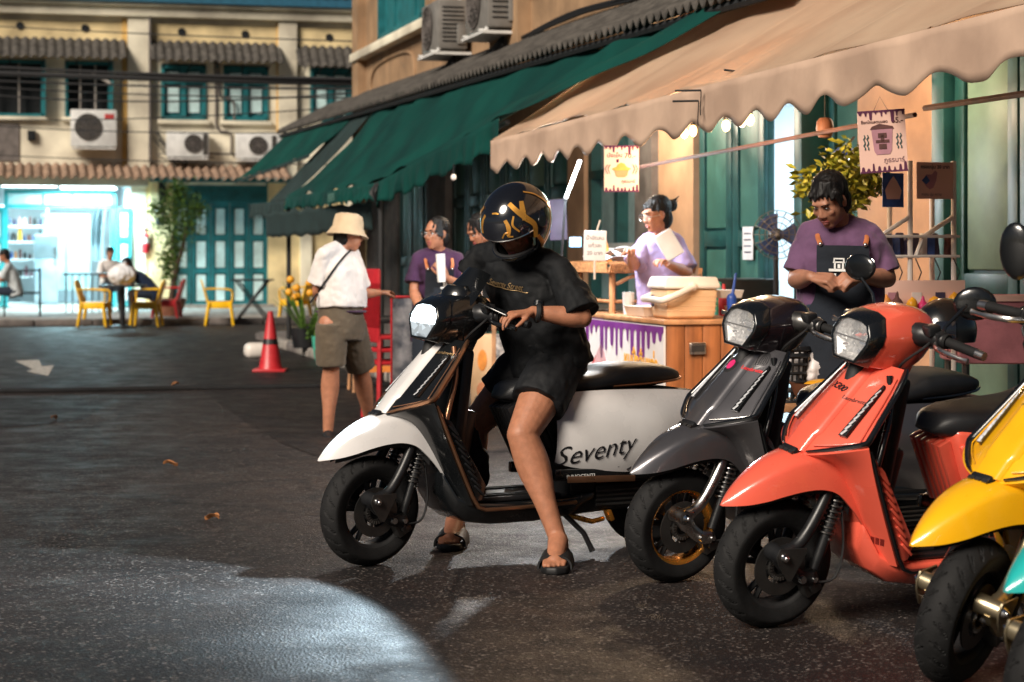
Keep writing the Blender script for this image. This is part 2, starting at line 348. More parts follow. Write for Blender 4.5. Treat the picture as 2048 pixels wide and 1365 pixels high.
# ground floor: open shop left, shut doors right
FB('pillar', 'pale_wall', [(fu(262), fu(292), 0, 3.0, -.3, 0)]); FB('pillar', 'cream_wall', [(fu(300), fu(345), 0, 3.0, -.3, .12)])
FB('wall_pier', 'cream_wall', [(fu(536), 9.5, 0, 3.0, -.25, 0)]); FB('wall_pier', 'cream_wall', [(fu(292), fu(300), 0, 3, -.3, -.02)])
for px in (600, 690): FB('pilaster', 'pale_wall', [(fu(px), fu(px + 22), 0, 3.0, 0, .1)])
FB('door_head', 'teal_wood', [(fu(345), fu(536), 2.42, 3.0, -.25, -.05)])
hd = FB('vent_grille', 'pale_wall', [(fu(350), fu(532), 2.82, 2.97, -.05, .0)])
for k in range(22): FB('vent_bar', 'teal_wood', [(fu(380) + .075 * k, fu(380) + .075 * k + .035, 2.46, 2.72, -.05, -.02)])
ua, ub = fu(345), fu(536); nl = 5; wl = (ub - ua) / nl
for k in range(nl):
    a, b = ua + wl * k, ua + wl * (k + 1)
    d = FB('door', 'teal_wood', [(a + .01, b - .01, .12, 2.42, -.14, -.09), (a + .01, a + .07, .12, 2.42, -.09, -.05), (b - .07, b - .01, .12, 2.42, -.09, -.05)] + [(a + .07, b - .07, z, z + .09, -.09, -.05) for z in (.12, .86, 1.6, 2.33)])
    for z0, z1 in ((.24, .82), (.98, 1.56), (1.72, 2.29)): FB('door_panel', 'pane_pale', [(a + .11, b - .11, z0, z1, -.09, -.07)], d)
FB('door_sill', 'concrete', [(ua - .1, ub + .1, .10, .16, -.05, .35)])
# the open shop
ul, ur = fu(-120), fu(262)
FB('shop_floor', 'concrete', [(ul, ur, .06, .13, -5.2, .0)]); FB('shop_wall', 'white_inside', [(ul, ur, .1, 3.0, -5.3, -5.1), (ul - .1, ul, .1, 3, -5.3, -.1), (ur, ur + .04, .1, 3, -5.3, -.31)])
FB('shop_ceiling', 'white_inside', [(ul, ur, 2.9, 3.0, -5.3, 0)])
fr = FB('shop_front_frame', 'teal_light', [(fu(8), fu(16), .12, 2.66, -.1, .02), (fu(222), fu(232), .12, 2.66, -.1, .02), (fu(8), fu(232), 2.28, 2.36, -.1, .02), (fu(8), fu(232), 2.60, 2.68, -.1, .02), (fu(85), fu(89), 2.3, 2.66, -.08, 0), (fu(143), fu(147), 2.3, 2.66, -.08, 0)])
FB('transom_sign', 'white_metal', [(fu(90), fu(142), 2.38, 2.58, -.06, -.03)], fr); FB('transom_panel', 'pane_pale', [(fu(16), fu(85), 2.38, 2.58, -.06, -.03)], fr); FB('transom_panel', 'white_inside', [(fu(147), fu(222), 2.38, 2.58, -.06, -.03)], fr)
mb = MB(); mb.tube(crv([((fu(104) + (fu(130) - fu(104)) * k / 12), .024, 2.45 + .04 * math.sin(k * 2.4)) for k in range(13)], 3), .014, 5); obj('sign_script', mb, 'letter_red', fr)
for a, b in ((234, 262), (-14, 8)):
    d = FB('door', 'teal_light', [(fu(a), fu(b), .14, 2.3, .01, .05), (fu(a), fu(a) + .06, .14, 2.3, .05, .08), (fu(b) - .06, fu(b), .14, 2.3, .05, .08)] + [(fu(a) + .06, fu(b) - .06, z, z + .08, .05, .08) for z in (.14, .95, 1.55, 2.22)])
    for z0, z1 in ((.26, .9), (1.05, 1.5), (1.66, 2.18)): FB('door_panel', 'white_inside', [(fu(a) + .08, fu(b) - .08, z0, z1, .05, .07)], d)
for u in (fu(60), fu(180)):
    mb = MB(); mb.tube([(u - .6, 1.6, 2.82), (u + .6, 1.6, 2.82)], .03, 8); obj('tube_light', mb, 'tube_lit', fb)
    ld = bpy.data.lights.new('shop_lamp', 'AREA'); ld.energy = 130; ld.size = 1.6; ld.color = (.62, .93, 1.0); lo = bpy.data.objects.new('shop_lamp', ld); COL.objects.link(lo); lo.parent = fb; lo.location = (u, 1.6, 2.75)
mb = MB(); mb.tube([(fu(120), -.6, 2.70), (fu(230), -.6, 2.70)], .025, 8); obj('tube_light', mb, 'tube_lit', fb)
ld = bpy.data.lights.new('porch_lamp', 'AREA'); ld.energy = 330; ld.shape = 'RECTANGLE'; ld.size = 1.6; ld.size_y = .15; ld.color = (.55, .9, 1.0); lo = bpy.data.objects.new('porch_lamp', ld); COL.objects.link(lo); lo.parent = fb; lo.location = (fu(170), -.6, 2.66)
# far pavement with kerb
mb = MB(); T = FT
tag(obj('far_pavement', MB().box((2.5, -3.9, .05), (26, 8.2, .10)), 'concrete', None, FT, bevel=.02), kind='structure')
fk = tag(obj('far_kerb', MB().box((2.5, -8.05, .055), (26, .22, .12)), 'concrete_dark', None, FT, bevel=.02), kind='structure')
for k in range(16): mb = MB(); mb.box((-6 + k * 1.02, -8.17, .062), (.98, .06, .124)); obj('kerb_stone', mb, 'concrete_dark', fk, bevel=.015)
# air conditioners on the far wall
mat('ac_grey', (.20, .19, .175), .5, var=.25, scale=5)
def aircon(label, T, w, h, d, fan, gap=0, m='white_metal'):
    t = thing('air_conditioner', label, 'air conditioner', T=T, group='outdoor air conditioner units')
    mb = MB(); mb.box((0, -d / 2, h / 2), (w, d, h)); obj('casing', mb, m, t, bevel=.02)
    mb = MB(); mb.cyl((fan[0], -d - .002, fan[1]), (fan[0], -d - .014, fan[1]), fan[2], fan[2], 24); g = obj('fan_opening', mb, 'fan_grille', t)
    mb = MB()
    for q in (.25, .5, .75, 1): mb.tube([(fan[0] + fan[2] * q * math.cos(a), -d - .02, fan[1] + fan[2] * q * math.sin(a)) for a in [2 * math.pi * j / 24 for j in range(24)]], .006, 4, closed=True)
    for k in range(8): a = math.pi * k / 4; mb.tube([(fan[0], -d - .02, fan[1]), (fan[0] + fan[2] * math.cos(a), -d - .02, fan[1] + fan[2] * math.sin(a))], .005, 4)
    obj('fan_guard', mb, 'concrete_dark', g)
    mb = MB()
    for k in range(4): a = math.pi * k / 2 + .3; mb.add([(fan[0], -d - .016, fan[1]), (fan[0] + fan[2] * .85 * math.cos(a), -d - .016, fan[1] + fan[2] * .85 * math.sin(a)), (fan[0] + fan[2] * .85 * math.cos(a + .7), -d - .016, fan[1] + fan[2] * .85 * math.sin(a + .7))], [(0, 1, 2)])
    obj('fan_blade', mb, 'dark_steel' if 'dark_steel' in M else 'concrete', g)
    if m == 'ac_grey':
        for k in range(9): obj('side_slat', MB().box((w / 2 + .004, -d * .5, h * (.16 + .085 * k)), (.010, d * .72, .012)), 'dark_void', t)
        obj('side_cover', MB().box((w / 2 + .012, -d * .22, h * .3), (.03, d * .3, h * .4)), m, t, bevel=.008)
    mb = MB(); [mb.tube([(s * w * .36, .0, -.02), (s * w * .36, -d - .06, -.02)], .018, 5) for s in (-1, 1)]; mb.box((0, -d / 2, -.045), (w * .95, d + .1, .03)); obj('bracket', mb, 'white_metal', t)
    return t
a1 = aircon('large white air conditioner with red sticker below the dark open window', FT @ TR((fu(140) + fu(232)) / 2, -.12, 3.62), .98, .80, .32, (-.12, .42, .29))
mb = MB(); mb.box((.33, -.325, .66), (.2, .01, .1)); obj('sticker', mb, 'kerb_red', a1)
a2 = aircon('middle white air conditioner of the far wall above the potted tree', FT @ TR((fu(330) + fu(416)) / 2, -.08, 3.42), .92, .56, .30, (.12, .29, .20))
a3 = aircon('white air conditioner on the far wall next to the green canopy', FT @ TR((fu(465) + fu(562)) / 2, -.08, 3.40), 1.0, .56, .30, (-.02, .29, .20))
for a, x in ((a2, .38), (a3, .34)): mb = MB(); mb.box((x, -.305, .28), (.1, .012, .46)); obj('pipe_cover', mb, 'fan_grille', a)
# conduits and clutter on the far wall
mb = MB(); mb.tube([(fu(299), -.16, 3.3), (fu(299), -.16, 6.5)], .035, 6); obj('downpipe', mb, 'concrete_dark', fb)
for px, y0, y1 in ((430, 120, 265), (436, 118, 200)): mb = MB(); mb.tube(crv([(fu(px), -.03, fz(y0)), (fu(px + 2), -.03, fz((y0 + y1) / 2)), (fu(px + 4), -.04, fz(y1 - 8)), (fu(px + 30), -.05, fz(y1 + 2)), (fu(px + 32), -.05, fz(y1 + 45))], 4), .025, 5); obj('conduit', mb, 'concrete_dark', fb)
rnd = random.Random(3)
for k in range(9):
    mb = MB(); x = fu(300 + rnd.random() * 20); z = 4.0 - rnd.random() * .2; mb.tube(crv([(x, -.1, z), (x + .3 + rnd.random() * .3, -.14, z - .4 - .3 * rnd.random()), (x + .25 + rnd.random() * .5, -.16, 3.5), (x + 1.2 + rnd.random() * 2.2, -.2, 3.42 + .1 * rnd.random())], 5), .012, 4); obj('loose_cable', mb, 'wire_black', fb)
mb = MB(); mb.tube([(fu(268) + .11 * math.cos(a), -.06, 3.5 + .11 * math.sin(a)) for a in [2 * math.pi * j / 20 for j in range(20)]], .022, 6, closed=True); obj('cable_coil', mb, 'wire_black', fb)
mb = MB(); mb.box((fu(63), -.06, 3.86), (.17, .1, .22)); obj('junction_box', mb, 'dark_void', fb, bevel=.01)
FB('wall_stain_panel', 'concrete_dark', [(fu(-60), fu(38), 3.3, 4.12, .002, .03)])

# ================================================================== the right-hand row of shophouses
RT = Matrix(((.2607, .9654, 0, 3.2), (-.9654, .2607, 0, 9.0), (0, 0, 1, 0), (0, 0, 0, 1)))   # local x = toward the camera along the wall, y = into the wall
def rs(px, out=0):      # distance along the wall (away from the camera) where a line of sight at px meets the plane `out` metres off the wall
    k = (px - 1024) / 4000; x0 = 3.2 - .9654 * out; d0 = 9.0 - .2607 * out; return (x0 - k * d0) / (.2607 + .9654 * k)
def rz(py, s, out=0): return CAM_H - (py - 505) / 4000 * (9 + .9654 * s - .2607 * out)
mat('ochre_wall', (.36, .225, .125), .85, var=.3, scale=2.2, bump=.2, bscale=25); mat('orange_wall', (.55, .33, .20), .85, var=.2, scale=3, bump=.15, bscale=25)
mat('green_frame', (.012, .075, .075), .45, var=.25, scale=8, bump=.06, bscale=40); mat('green_panel', (.045, .15, .125), .5, var=.22, scale=5, bump=.05, bscale=30); mat('sage_panel', (.15, .25, .18), .5, var=.2, scale=4, bump=.05, bscale=30)
rb = thing('row_shophouse', 'ochre shophouse row on the right with dark green panelled doors', 'building', T=RT)
def RB(name, m, boxes, par=None, bevel=0, **kw):   # (s0, s1, z0, z1, out0, out1)
    mb = MB()
    for (s0, s1, z0, z1, o0, o1) in boxes: mb.box((-(s0 + s1) / 2, -(o0 + o1) / 2, (z0 + z1) / 2), (abs(s1 - s0), abs(o1 - o0), z1 - z0))
    return obj(name, mb, m, par or rb, smooth=0 if not bevel else 30, bevel=bevel, **kw)
S = rs
SEND = S(720)
wb = (S(850), S(762))                                    # upper window
RB('upper_wall', 'ochre_wall', [(-7, wb[0], 2.9, 7.5, -.3, 0), (wb[1], SEND, 2.9, 7.5, -.3, 0), (wb[0], wb[1], 2.9, 4.2, -.3, 0), (wb[0], wb[1], 5.6, 7.5, -.3, 0)])
RB('end_wall', 'ochre_wall', [(SEND - .3, SEND, 0, 7.5, -8, -.3)])
RB('corner_pilaster', 'ochre_wall', [(SEND - .45, SEND - .02, 0, 7.5, 0, .12)]); RB('pilaster', 'ochre_wall', [(S(1062), S(1004), 2.9, 7.5, 0, .14)])
wn_ = RB('window', 'teal_wood', [(wb[0], wb[0] + .1, 4.2, 5.6, -.15, .05), (wb[1] - .1, wb[1], 4.2, 5.6, -.15, .05), (wb[0], wb[1], 4.2, 4.3, -.15, .05)])
for k in range(4):
    w = (wb[1] - wb[0] - .2) / 4; RB('shutter', 'teal_wood', [(wb[0] + .1 + w * k + .015, wb[0] + .1 + w * (k + 1) - .015, 4.3, 5.6, -.14, -.06 + .03 * (k % 2))], wn_)
RB('sill_band', 'pale_wall', [(S(905), SEND, 4.06, 4.18, 0, .16)], bevel=.01); RB('string_course', 'ochre_wall', [(-7, S(1064), 3.95, 4.05, 0, .1)])
# arched relief under the window
mb = MB(); s0, s1 = S(830), S(745); mb.tube(crv([(-s0, -.01, 3.3), (-s0, -.01, 3.75), (-(s0 * .8 + s1 * .2), -.01, 3.92), (-(s0 * .2 + s1 * .8), -.01, 3.92), (-s1, -.01, 3.75), (-s1, -.01, 3.3)], 5), .025, 6); obj('relief_arch', mb, 'ochre_wall', rb)
# ground floor, from the right edge to the far corner
def leaf(s0, s1, z1, panel, nz=(.45, 1.5), par=None, out=-.08):
    a, b = min(s0, s1) + .012, max(s0, s1) - .012; z0 = .14; st = min(.11, (b - a) * .18)
    zs = [z0] + list(nz) + [z1]
    d = RB('door', 'green_frame', [(a, b, z0, z1, out - .05, out), (a, a + st, z0, z1, out, out + .035), (b - st, b, z0, z1, out, out + .035)] + [(a + st, b - st, z - (0 if i == 0 else .06 if i < len(zs) - 1 else .12), z + (.14 if i == 0 else .06 if i < len(zs) - 1 else 0), out, out + .035) for i, z in enumerate(zs)], bevel=.004)
    for i in range(len(zs) - 1):
        p0 = zs[i] + (.14 if i == 0 else .06); p1 = zs[i + 1] - (.12 if i == len(zs) - 2 else .06)
        RB('door_panel', panel, [(a + st + .015, b - st - .015, p0 + .02, p1 - .02, out, out + .022)], d, bevel=.012)
    return d
RB('lintel', 'ochre_wall', [(-7, SEND, 2.62, 2.9, -.3, .02)])
edges = [S(2260), S(2140), S(2022), S(1893)]
for a, b in zip(edges, edges[1:]): leaf(a, b, 2.6, 'sage_panel', (1.14,))
RB('door_post', 'green_frame', [(S(1893), S(1868), .14, 2.62, -.12, .02)], bevel=.01)
RB('pier', 'orange_wall', [(S(1868), S(1715), 0, 2.62, -.3, .0)])
leaf(S(1715), S(1608), 2.6, 'green_panel', (1.0,), out=-.2)
RB('door_post', 'green_frame', [(S(1608), S(1592), .14, 2.62, -.25, .02)], bevel=.01)
# bright open doorway
ds0, ds1 = S(1592), S(1527)
rm = RB('back_room', 'white_inside', [(ds0 - .6, ds1 + 1.2, .1, 2.7, -2.3, -2.2), (ds0 - .7, ds0 - .6, .1, 2.7, -2.3, -.3), (ds1 + 1.2, ds1 + 1.3, .1, 2.7, -2.3, -.3), (ds0 - .7, ds1 + 1.3, 2.7, 2.75, -2.3, -.3), (ds0 - .7, ds1 + 1.3, .06, .12, -2.3, 0)])
mb = MB(); mb.tube([(-ds0 - .2, 1.6, 2.6), (-ds1 - .5, 1.6, 2.6)], .025, 8); obj('tube_light', mb, 'tube_lit', rb)
ld = bpy.data.lights.new('room_lamp', 'AREA'); ld.energy = 60; ld.size = .8; ld.color = (.72, .9, 1.0); lo = bpy.data.objects.new('room_lamp', ld); COL.objects.link(lo); lo.parent = rb; lo.location = (-(ds0 + ds1) / 2 - .3, 1.4, 2.55)
dl = (S(1527), S(1462), S(1396))
for a, b in zip(dl, dl[1:]): leaf(a, b, 2.6, 'green_panel', (1.42,), out=-.04)
RB('pier', 'orange_wall', [(S(1396), S(1326), 0, 2.62, -.3, .04)]); RB('downpipe_pier', 'concrete_dark', [(S(1326), S(1292), 0, 2.62, -.3, .1)])
# glazed shop front with shelf
g0, g1 = S(1292), S(1176)
RB('shop_window', 'green_frame', [(g0, g0 + .1, .14, 2.6, -.15, .0), (g1 - .1, g1, .14, 2.6, -.15, 0), (g0, g1, .14, .9, -.15, 0), (g0, g1, 1.98, 2.06, -.12, 0), (g0, g1, 2.5, 2.6, -.15, 0), ((g0 + g1) / 2 - .05, (g0 + g1) / 2 + .05, .9, 2.5, -.12, 0)])
RB('window_glass', 'glass_teal', [(g0 + .1, g1 - .1, .9, 2.5, -.11, -.1)]); RB('window_rail', 'white_metal', [(g0, g1, 1.36, 1.40, 0, .05)])
RB('pier', 'orange_wall', [(S(1176), S(1143), 0, 2.62, -.3, .04)])
ee = [S(1143), S(1090), S(1040), S(1000), S(962), S(930), S(900)]
for i, (a, b) in enumerate(zip(ee, ee[1:])): leaf(a, b, 2.6, 'green_panel' if i != 1 else 'sage_panel', (1.2, 1.9), out=-.06)
RB('pier', 'concrete_dark', [(S(900), S(862), 0, 2.62, -.3, .06)])
ee = [S(862), S(838), S(815), S(795)]
for a, b in zip(ee, ee[1:]): leaf(a, b, 2.6, 'green_panel', (1.2,), out=-.06)
RB('pier', 'concrete_dark', [(S(795), SEND - .46, 0, 2.62, -.3, .0)])
# pavement and kerb stones in front of the row
tag(obj('near_pavement', MB().box((-8, -.6, .06), (29, 1.24, .12)), 'concrete_dark', None, RT), kind='structure')
nk = tag(obj('near_kerb', MB().box((-8, -1.24, .05), (29, .08, .10)), 'concrete_dark', None, RT), kind='structure')
for k in range(30):
    s = -5 + .86 * k; mb = MB(); mb.box((-s, -1.32, .066), (.82, .16, .132)); obj('kerb_stone', mb, 'concrete' if k % 3 else 'concrete_dark', nk, bevel=.035, seg=3)
# corrugated eave over the pavement
mb = MB(); s0, s1 = 3.2, 23.4; n = int((s1 - s0) / .15 * 8)
def eave(a, v):
    s = s0 + (s1 - s0) * a; z = 2.95 + .25 * (s - 3.9) / 19; return (-s, -(.02 + .80 * v), z + .42 * (1 - v) + .03 * math.sin(2 * math.pi * s / .15))
mb.grid(eave, n, 5); obj('eave_roof', mb, 'old_tile', rb, solid=.016, smooth=60)
mb = MB(); mb.tube([(-s0, -.76, 2.88), (-s1, -.76, 3.14)], .03, 6); obj('eave_beam', mb, 'dark_void', rb)
# air conditioners on the row
for lab, px, w, h in (('farther grey air conditioner on the ochre wall above the green canopy', 868, .86, .56), ('nearer grey air conditioner on the ochre wall above the green canopy', 962, .95, .64)):
    a = aircon(lab, RT @ TR(-S(px, .35), -.06, 3.60), w, h, .34, (-.08, h * .5, h * .43), m='ac_grey')
    mb = MB()
    for q in range(6): mb.tube(crv([(.2, -.1, -.05), (.3 - .1 * q, -.15, -.2), (-.2 - .2 * q, -.1, -.35 - .03 * q), (-1.2 - .1 * q, -.12, -.42 - .02 * q)], 5), .014, 4)
    obj('hose', mb, 'wire_black', a)
    mb = MB(); mb.tube([(.4, -.34, -.03), (.4, 0, .75)], .02, 5); obj('stay', mb, 'white_metal', a)
for k in range(5):
    mb = MB(); z = 3.42 + .03 * k; mb.tube(crv([(-4.2, -.08, z + .25 + .04 * k), (-7, -.1, z - .02), (-10, -.08, z + .06 * math.sin(k)), (-13, -.1, z - .06), (-16, -.06, z - .02), (-19.5, -.1, z - .12 + .03 * k)], 8), .016, 5); obj('wall_cable', mb, 'wire_black', rb)
mb = MB(); mb.tube([(-S(1040), -.14, 3.4), (-S(1040), -.14, 6)], .03, 6); mb.tube([(-S(1026), -.14, 3.4), (-S(1026), -.14, 6)], .022, 6); obj('drain_pipe', mb, 'concrete_dark', rb)

# ================================================================== awnings
mat('green_canvas', (.001, .058, .046), .7, col2=(.0015, .032, .028), scale=1.3, detail=9, bump=.25, bscale=9, spec=.25); mat('dark_canvas', (.012, .030, .030), .8, var=.3, scale=4, bump=.3, bscale=9)
mat('cream_canvas', (.64, .475, .335), .8, var=.22, scale=1.6, col2=(.50, .34, .235), bump=.2, detail=9, bscale=10); mat('cream_valance', (.64, .45, .33), .8, var=.3, scale=2.2, col2=(.44, .30, .22), bump=.12, bscale=24, detail=9)
mat('rust_pipe', (.11, .045, .03), .6, .3, var=.35, scale=15); mat('bulb_warm', (1, .8, .5), .4, var=0, emit=(1.0, .62, .22), estr=9); mat('bulb_white', (1, 1, 1), .4, var=0, emit=(.85, .95, 1.0), estr=16)
def RL(s, out, z): return Vector((-s, -out, z))
def lerp(a, b, t): return a + (b - a) * t
def polyl(pts, t):
    L = [0]
    for a, b in zip(pts, pts[1:]): L.append(L[-1] + (b - a).length)
    d = t * L[-1]
    for i in range(len(pts) - 1):
        if d <= L[i + 1] + 1e-9: return lerp(pts[i], pts[i + 1], (d - L[i]) / (L[i + 1] - L[i]))
    return pts[-1]
def sheet(name, m, top, bot, nu, nv, par, sag=.06, rip=.02, seed=0, T=None, seams=0):
    mb = MB()
    def f(u, v):
        p = lerp(polyl(top, u), polyl(bot, u), v); w = math.sin(math.pi * v)
        cre = .010 * math.exp(-(((u * seams) % 1 - .5) / .012) ** 2) if seams else 0
        return p + Vector((0, 0, cre - sag * w * (.6 + .4 * math.sin(u * 9 + seed)) + rip * (noise.noise(Vector((u * 14 + seed, v * 2.2, seed))) )))
    mb.grid(f, nu, nv); return obj(name, mb, m, par, solid=.004, smooth=170)
def valance(name, m, line, h, per, amp, par, seed=0, n=260, flutter=.03, hv=None, rp=.012):
    mb = MB(); tot = sum((b - a).length for a, b in zip(line, line[1:]))
    def f(u, v):
        p = polyl(line, u); hh = (hv(u) if hv else h) + amp * math.sin(2 * math.pi * (u * tot + .12 * math.sin(u * tot * 1.7)) / per) + .012 * noise.noise(Vector((u * 60, seed, 0)))
        return p + Vector((0, -flutter * v * (.4 + noise.noise(Vector((u * tot * 2.2, seed, v)))) - rp * v * math.sin(u * tot * 19), -hh * v))
    mb.grid(f, n, 6); return obj(name, mb, m, par, solid=.003, smooth=170)
_n = M['cream_canvas'].node_tree; _b = _n.nodes['Principled BSDF']; _tr = _n.nodes.new('ShaderNodeBsdfTranslucent'); _tr.inputs[0].default_value = (.70, .50, .36, 1); _mx = _n.nodes.new('ShaderNodeMixShader'); _mx.inputs[0].default_value = .32      # canvas lets some light through
_n.links.new(_b.outputs[0], _mx.inputs[1]); _n.links.new(_tr.outputs[0], _mx.inputs[2]); _n.links.new(_mx.outputs[0], _n.nodes['Material Output'].inputs[0])
# cream awning over the food stall
ca = thing('cream_awning', 'stained cream canvas awning with scalloped edge over the food stall', 'awning', T=RT)
def crl(D): X = 3.676 - .255 * D; v = RT.inverted() @ Vector((X, D, 0)); return v
f0, f1 = crl(6.0), crl(15.0)
ctop = [RL(-5.2, -.0 + .02, 3.34), RL(1, .02, 3.32), RL(6.6, .02, 3.26)]; cbot = [Vector((f0.x, f0.y, 2.22)), Vector((lerp(f0, f1, .52).x, lerp(f0, f1, .52).y, 2.19)), Vector((f1.x, f1.y, 2.16))]
sheet('canvas', 'cream_canvas', ctop, cbot, 300, 24, ca, sag=.06, rip=.045, seed=2, seams=7)
valance('scalloped_edge', 'cream_valance', [p + Vector((0, -.012, -.004)) for p in cbot], .215, .50, .034, ca, seed=5, n=420, flutter=.010, rp=.003)
mb = MB(); mb.tube([p + Vector((0, .05, -.04)) for p in cbot], .02, 8); obj('front_bar', mb, 'rust_pipe', ca)
for s in (-3.0, .8, 4.0, 6.4):
    mb = MB(); q = polyl(cbot, max(0, min(1, (s + 3.2) / 9.6))); mb.tube([RL(s, .05, 2.45), Vector((q.x, q.y + .06, 2.10))], .016, 6); obj('awning_arm', mb, 'rust_pipe', ca)
mb = MB(); mb.tube([RL(-4, .9, 2.02), RL(S(1850, .9), .9, 2.03)], .016, 6); mb.tube([RL(S(1830, 1.0), 1.0, 1.99), RL(S(1250, 1.0), 1.0, 1.90)], .013, 6); obj('cross_pipe', mb, 'rust_pipe', ca)
for i, (px, py) in enumerate(((1448, 140), (1350, 182), (1452, 155), (1345, 203), (1030, 272))):
    D = 10.4 if px > 1100 else 14.7; p = RT.inverted() @ at(px, py, D); q = RT.inverted() @ at(px + 52, py + (7 if i in (0,) else -1), D); mb = MB(); mb.tube([p, q], .006, 5); mb.tube(crv([q, q + Vector((0, 0, -.03)), q + Vector((-.01, 0, -.09)), q + Vector((.02, -.01, -.13))], 3), .003, 4); obj('wire_hook', mb, 'wire_black', ca)
# green awnings
ga = thing('green_awning', 'long dark green canvas awning sloping from the eave to the street', 'awning', T=RT)
def W(x, y, z): return RT.inverted() @ Vector((x, y, z))
gtop = [RL(4.0, .70, 2.93), RL(10, .70, 3.0), RL(16, .70, 3.08)]; gbot = [W(-.09, 15, 2.33), W(-.66, 17.4, 2.20), W(-1.34, 20, 2.02), W(-2.2, 23.6, 2.04), W(-3.1, 27.5, 2.08)]
sheet('canvas', 'green_canvas', gtop, gbot, 280, 24, ga, sag=.13, rip=.11, seed=4, seams=9)
valance('near_valance', 'green_canvas', [p + Vector((0, -.01, -.002)) for p in gbot[:3]], .24, .85, .022, ga, seed=9, n=200, flutter=.07)
valance('far_valance', 'green_canvas', [p + Vector((0, -.01, -.002)) for p in gbot[2:]], .17, .26, .02, ga, seed=12, n=260, flutter=.05)
mb = MB(); mb.tube([p + Vector((0, .06, -.03)) for p in gbot], .022, 6); obj('front_bar', mb, 'wire_black', ga)
fonted('faded_lettering', 'ภูธรบาร์', .17, mat('faded_print', (.10, .22, .18), .8), Matrix.Identity(4), None, ext=.001)
fo = bpy.data.objects['faded_lettering']; fo.parent = ga; mid = lerp(gbot[2], gbot[3], .75); fo.matrix_local = frame(mid + Vector((0, -.07, -.09)), (gbot[2] - gbot[3]), (0, 0, 1)) @ Matrix.Rotation(R(90), 4, 'X')
for p, nm in ((gbot[2], 'post'), (gbot[4], 'post')):
    mb = MB(); mb.tube([(p.x, p.y + .03, 0), (p.x, p.y + .03, p.z)], .032, 10); obj(nm, mb, 'matt_black' if 'matt_black' in M else 'wire_black', ga)
mb = MB()
for k in range(7): mb.tube(crv([gbot[2] + Vector((.03 * k - .1, 0, 0)), gbot[2] + Vector((.05 * k - .16, -.05, -.1)), gbot[2] + Vector((.02 * k - .06, -.03, -.16 - .012 * k))], 3), .008, 4)
obj('rope_bundle', mb, 'wire_black', ga)
sheet('dark_fringe', 'dark_canvas', [W(-3.4, 27.6, 1.86), W(-1.5, 21.4, 1.86)], [W(-3.4, 27.7, 1.52), W(-1.5, 21.5, 1.56)], 40, 6, ga, sag=.0, rip=.05, seed=8)
gb = thing('shadow_gap_strip', 'narrow black strip for the shadow gap beside the long green awning', 'awning', T=RT)  # dark sheet standing in for the shaded gap between the awnings
sheet('canvas', 'dark_canvas', [RL(16.1, .70, 3.06), RL(17.8, .70, 3.10)], [W(-3.15, 27.7, 2.03), W(-3.55, 29.2, 2.05)], 30, 14, gb, sag=.06, rip=.03, seed=14)
valance('edge', 'dark_canvas', [W(-3.15, 27.7, 2.03), W(-3.95, 30.2, 2.05)], .2, .2, .03, gb, n=80)
gc = thing('corner_awning', 'small green awning under the eave at the far corner of the row', 'awning', T=RT)
sheet('canvas', 'green_canvas', [RL(17.4, .72, 3.07), RL(23.2, .72, 3.14)], [W(-2.75, 27.2, 2.66), W(-4.22, 30.6, 2.42)], 60, 12, gc, sag=.04, rip=.03, seed=20)
valance('edge', 'dark_canvas', [W(-2.75, 27.2, 2.66), W(-4.22, 30.6, 2.42)], .05, .4, .004, gc, n=60)
# ================================================================== scooters (local x forward, y left, z up, origin under the front axle)
mat('tyre', (.0085, .0085, .009), .75, var=.3, scale=30, bump=.15, bscale=180, spec=.35)
paint('gloss_black', (.006, .007, .008))
paint('white_paint', (.78, .76, .75)); paint('coral_paint', (.84, .125, .075)); paint('yellow_paint', (.90, .46, .008))
paint('teal_paint', (.02, .42, .40)); paint('graphite_paint', (.17, .165, .175), .75, .3); paint('purple_black', (.03, .022, .028), .4)
mat('bronze', (.50, .26, .15), .3, .9, var=.1); mat('gold_rim', (.85, .36, .06), .28, .85, var=.08)
mat('champagne', (.55, .46, .30), .3, .9, var=.1); mat('chrome', (.9, .9, .9), .08, 1, var=.04)
mat('seat_vinyl', (.014, .015, .017), .48, var=.15, scale=14, bump=.12, bscale=220)
mat('lens_clear', (.9, .92, .95), .05, var=.02, alpha=.14, spec=.8, coat=1); mat('reflector', (.80, .78, .76), .32, .7, var=.35, scale=70)
mat('mirror_glass', (.75, .78, .8), .03, 1, var=.03); mat('red_lens', (.5, .02, .015), .15, var=.1, coat=1); mat('amber_lens', (.9, .35, .05), .2, var=.1, coat=1)
mat('badge_blue', (.08, .2, .4), .3, var=.2, scale=120, coat=1)
mat('headlamp_on', (.22, .25, .28), .2, var=0, emit=(.80, .93, 1.0), estr=1)
_n = M['headlamp_on'].node_tree; _b = _n.nodes['Principled BSDF']; _t = _n.nodes.new('ShaderNodeTexCoord'); _s = _n.nodes.new('ShaderNodeSeparateXYZ'); _m = _n.nodes.new('ShaderNodeMapRange'); _v = _n.nodes.new('ShaderNodeTexVoronoi'); _v.inputs['Scale'].default_value = 38; _k = _n.nodes.new('ShaderNodeMath'); _k.operation = 'MULTIPLY'   # the upper reflector of the lamp is the lit one
for _i, _x in ((1, 1.018), (2, 1.034), (3, .55), (4, 16)): _m.inputs[_i].default_value = _x
_n.links.new(_t.outputs['Object'], _s.inputs[0]); _n.links.new(_s.outputs['Z'], _m.inputs[0]); _n.links.new(_t.outputs['Object'], _v.inputs['Vector']); _n.links.new(_m.outputs[0], _k.inputs[0]); _n.links.new(_v.outputs['Color'], _k.inputs[1]); _n.links.new(_k.outputs[0], _b.inputs['Emission Strength'])
mat('led_white', (.68, .70, .73), .2, var=.3, scale=90, coat=1)

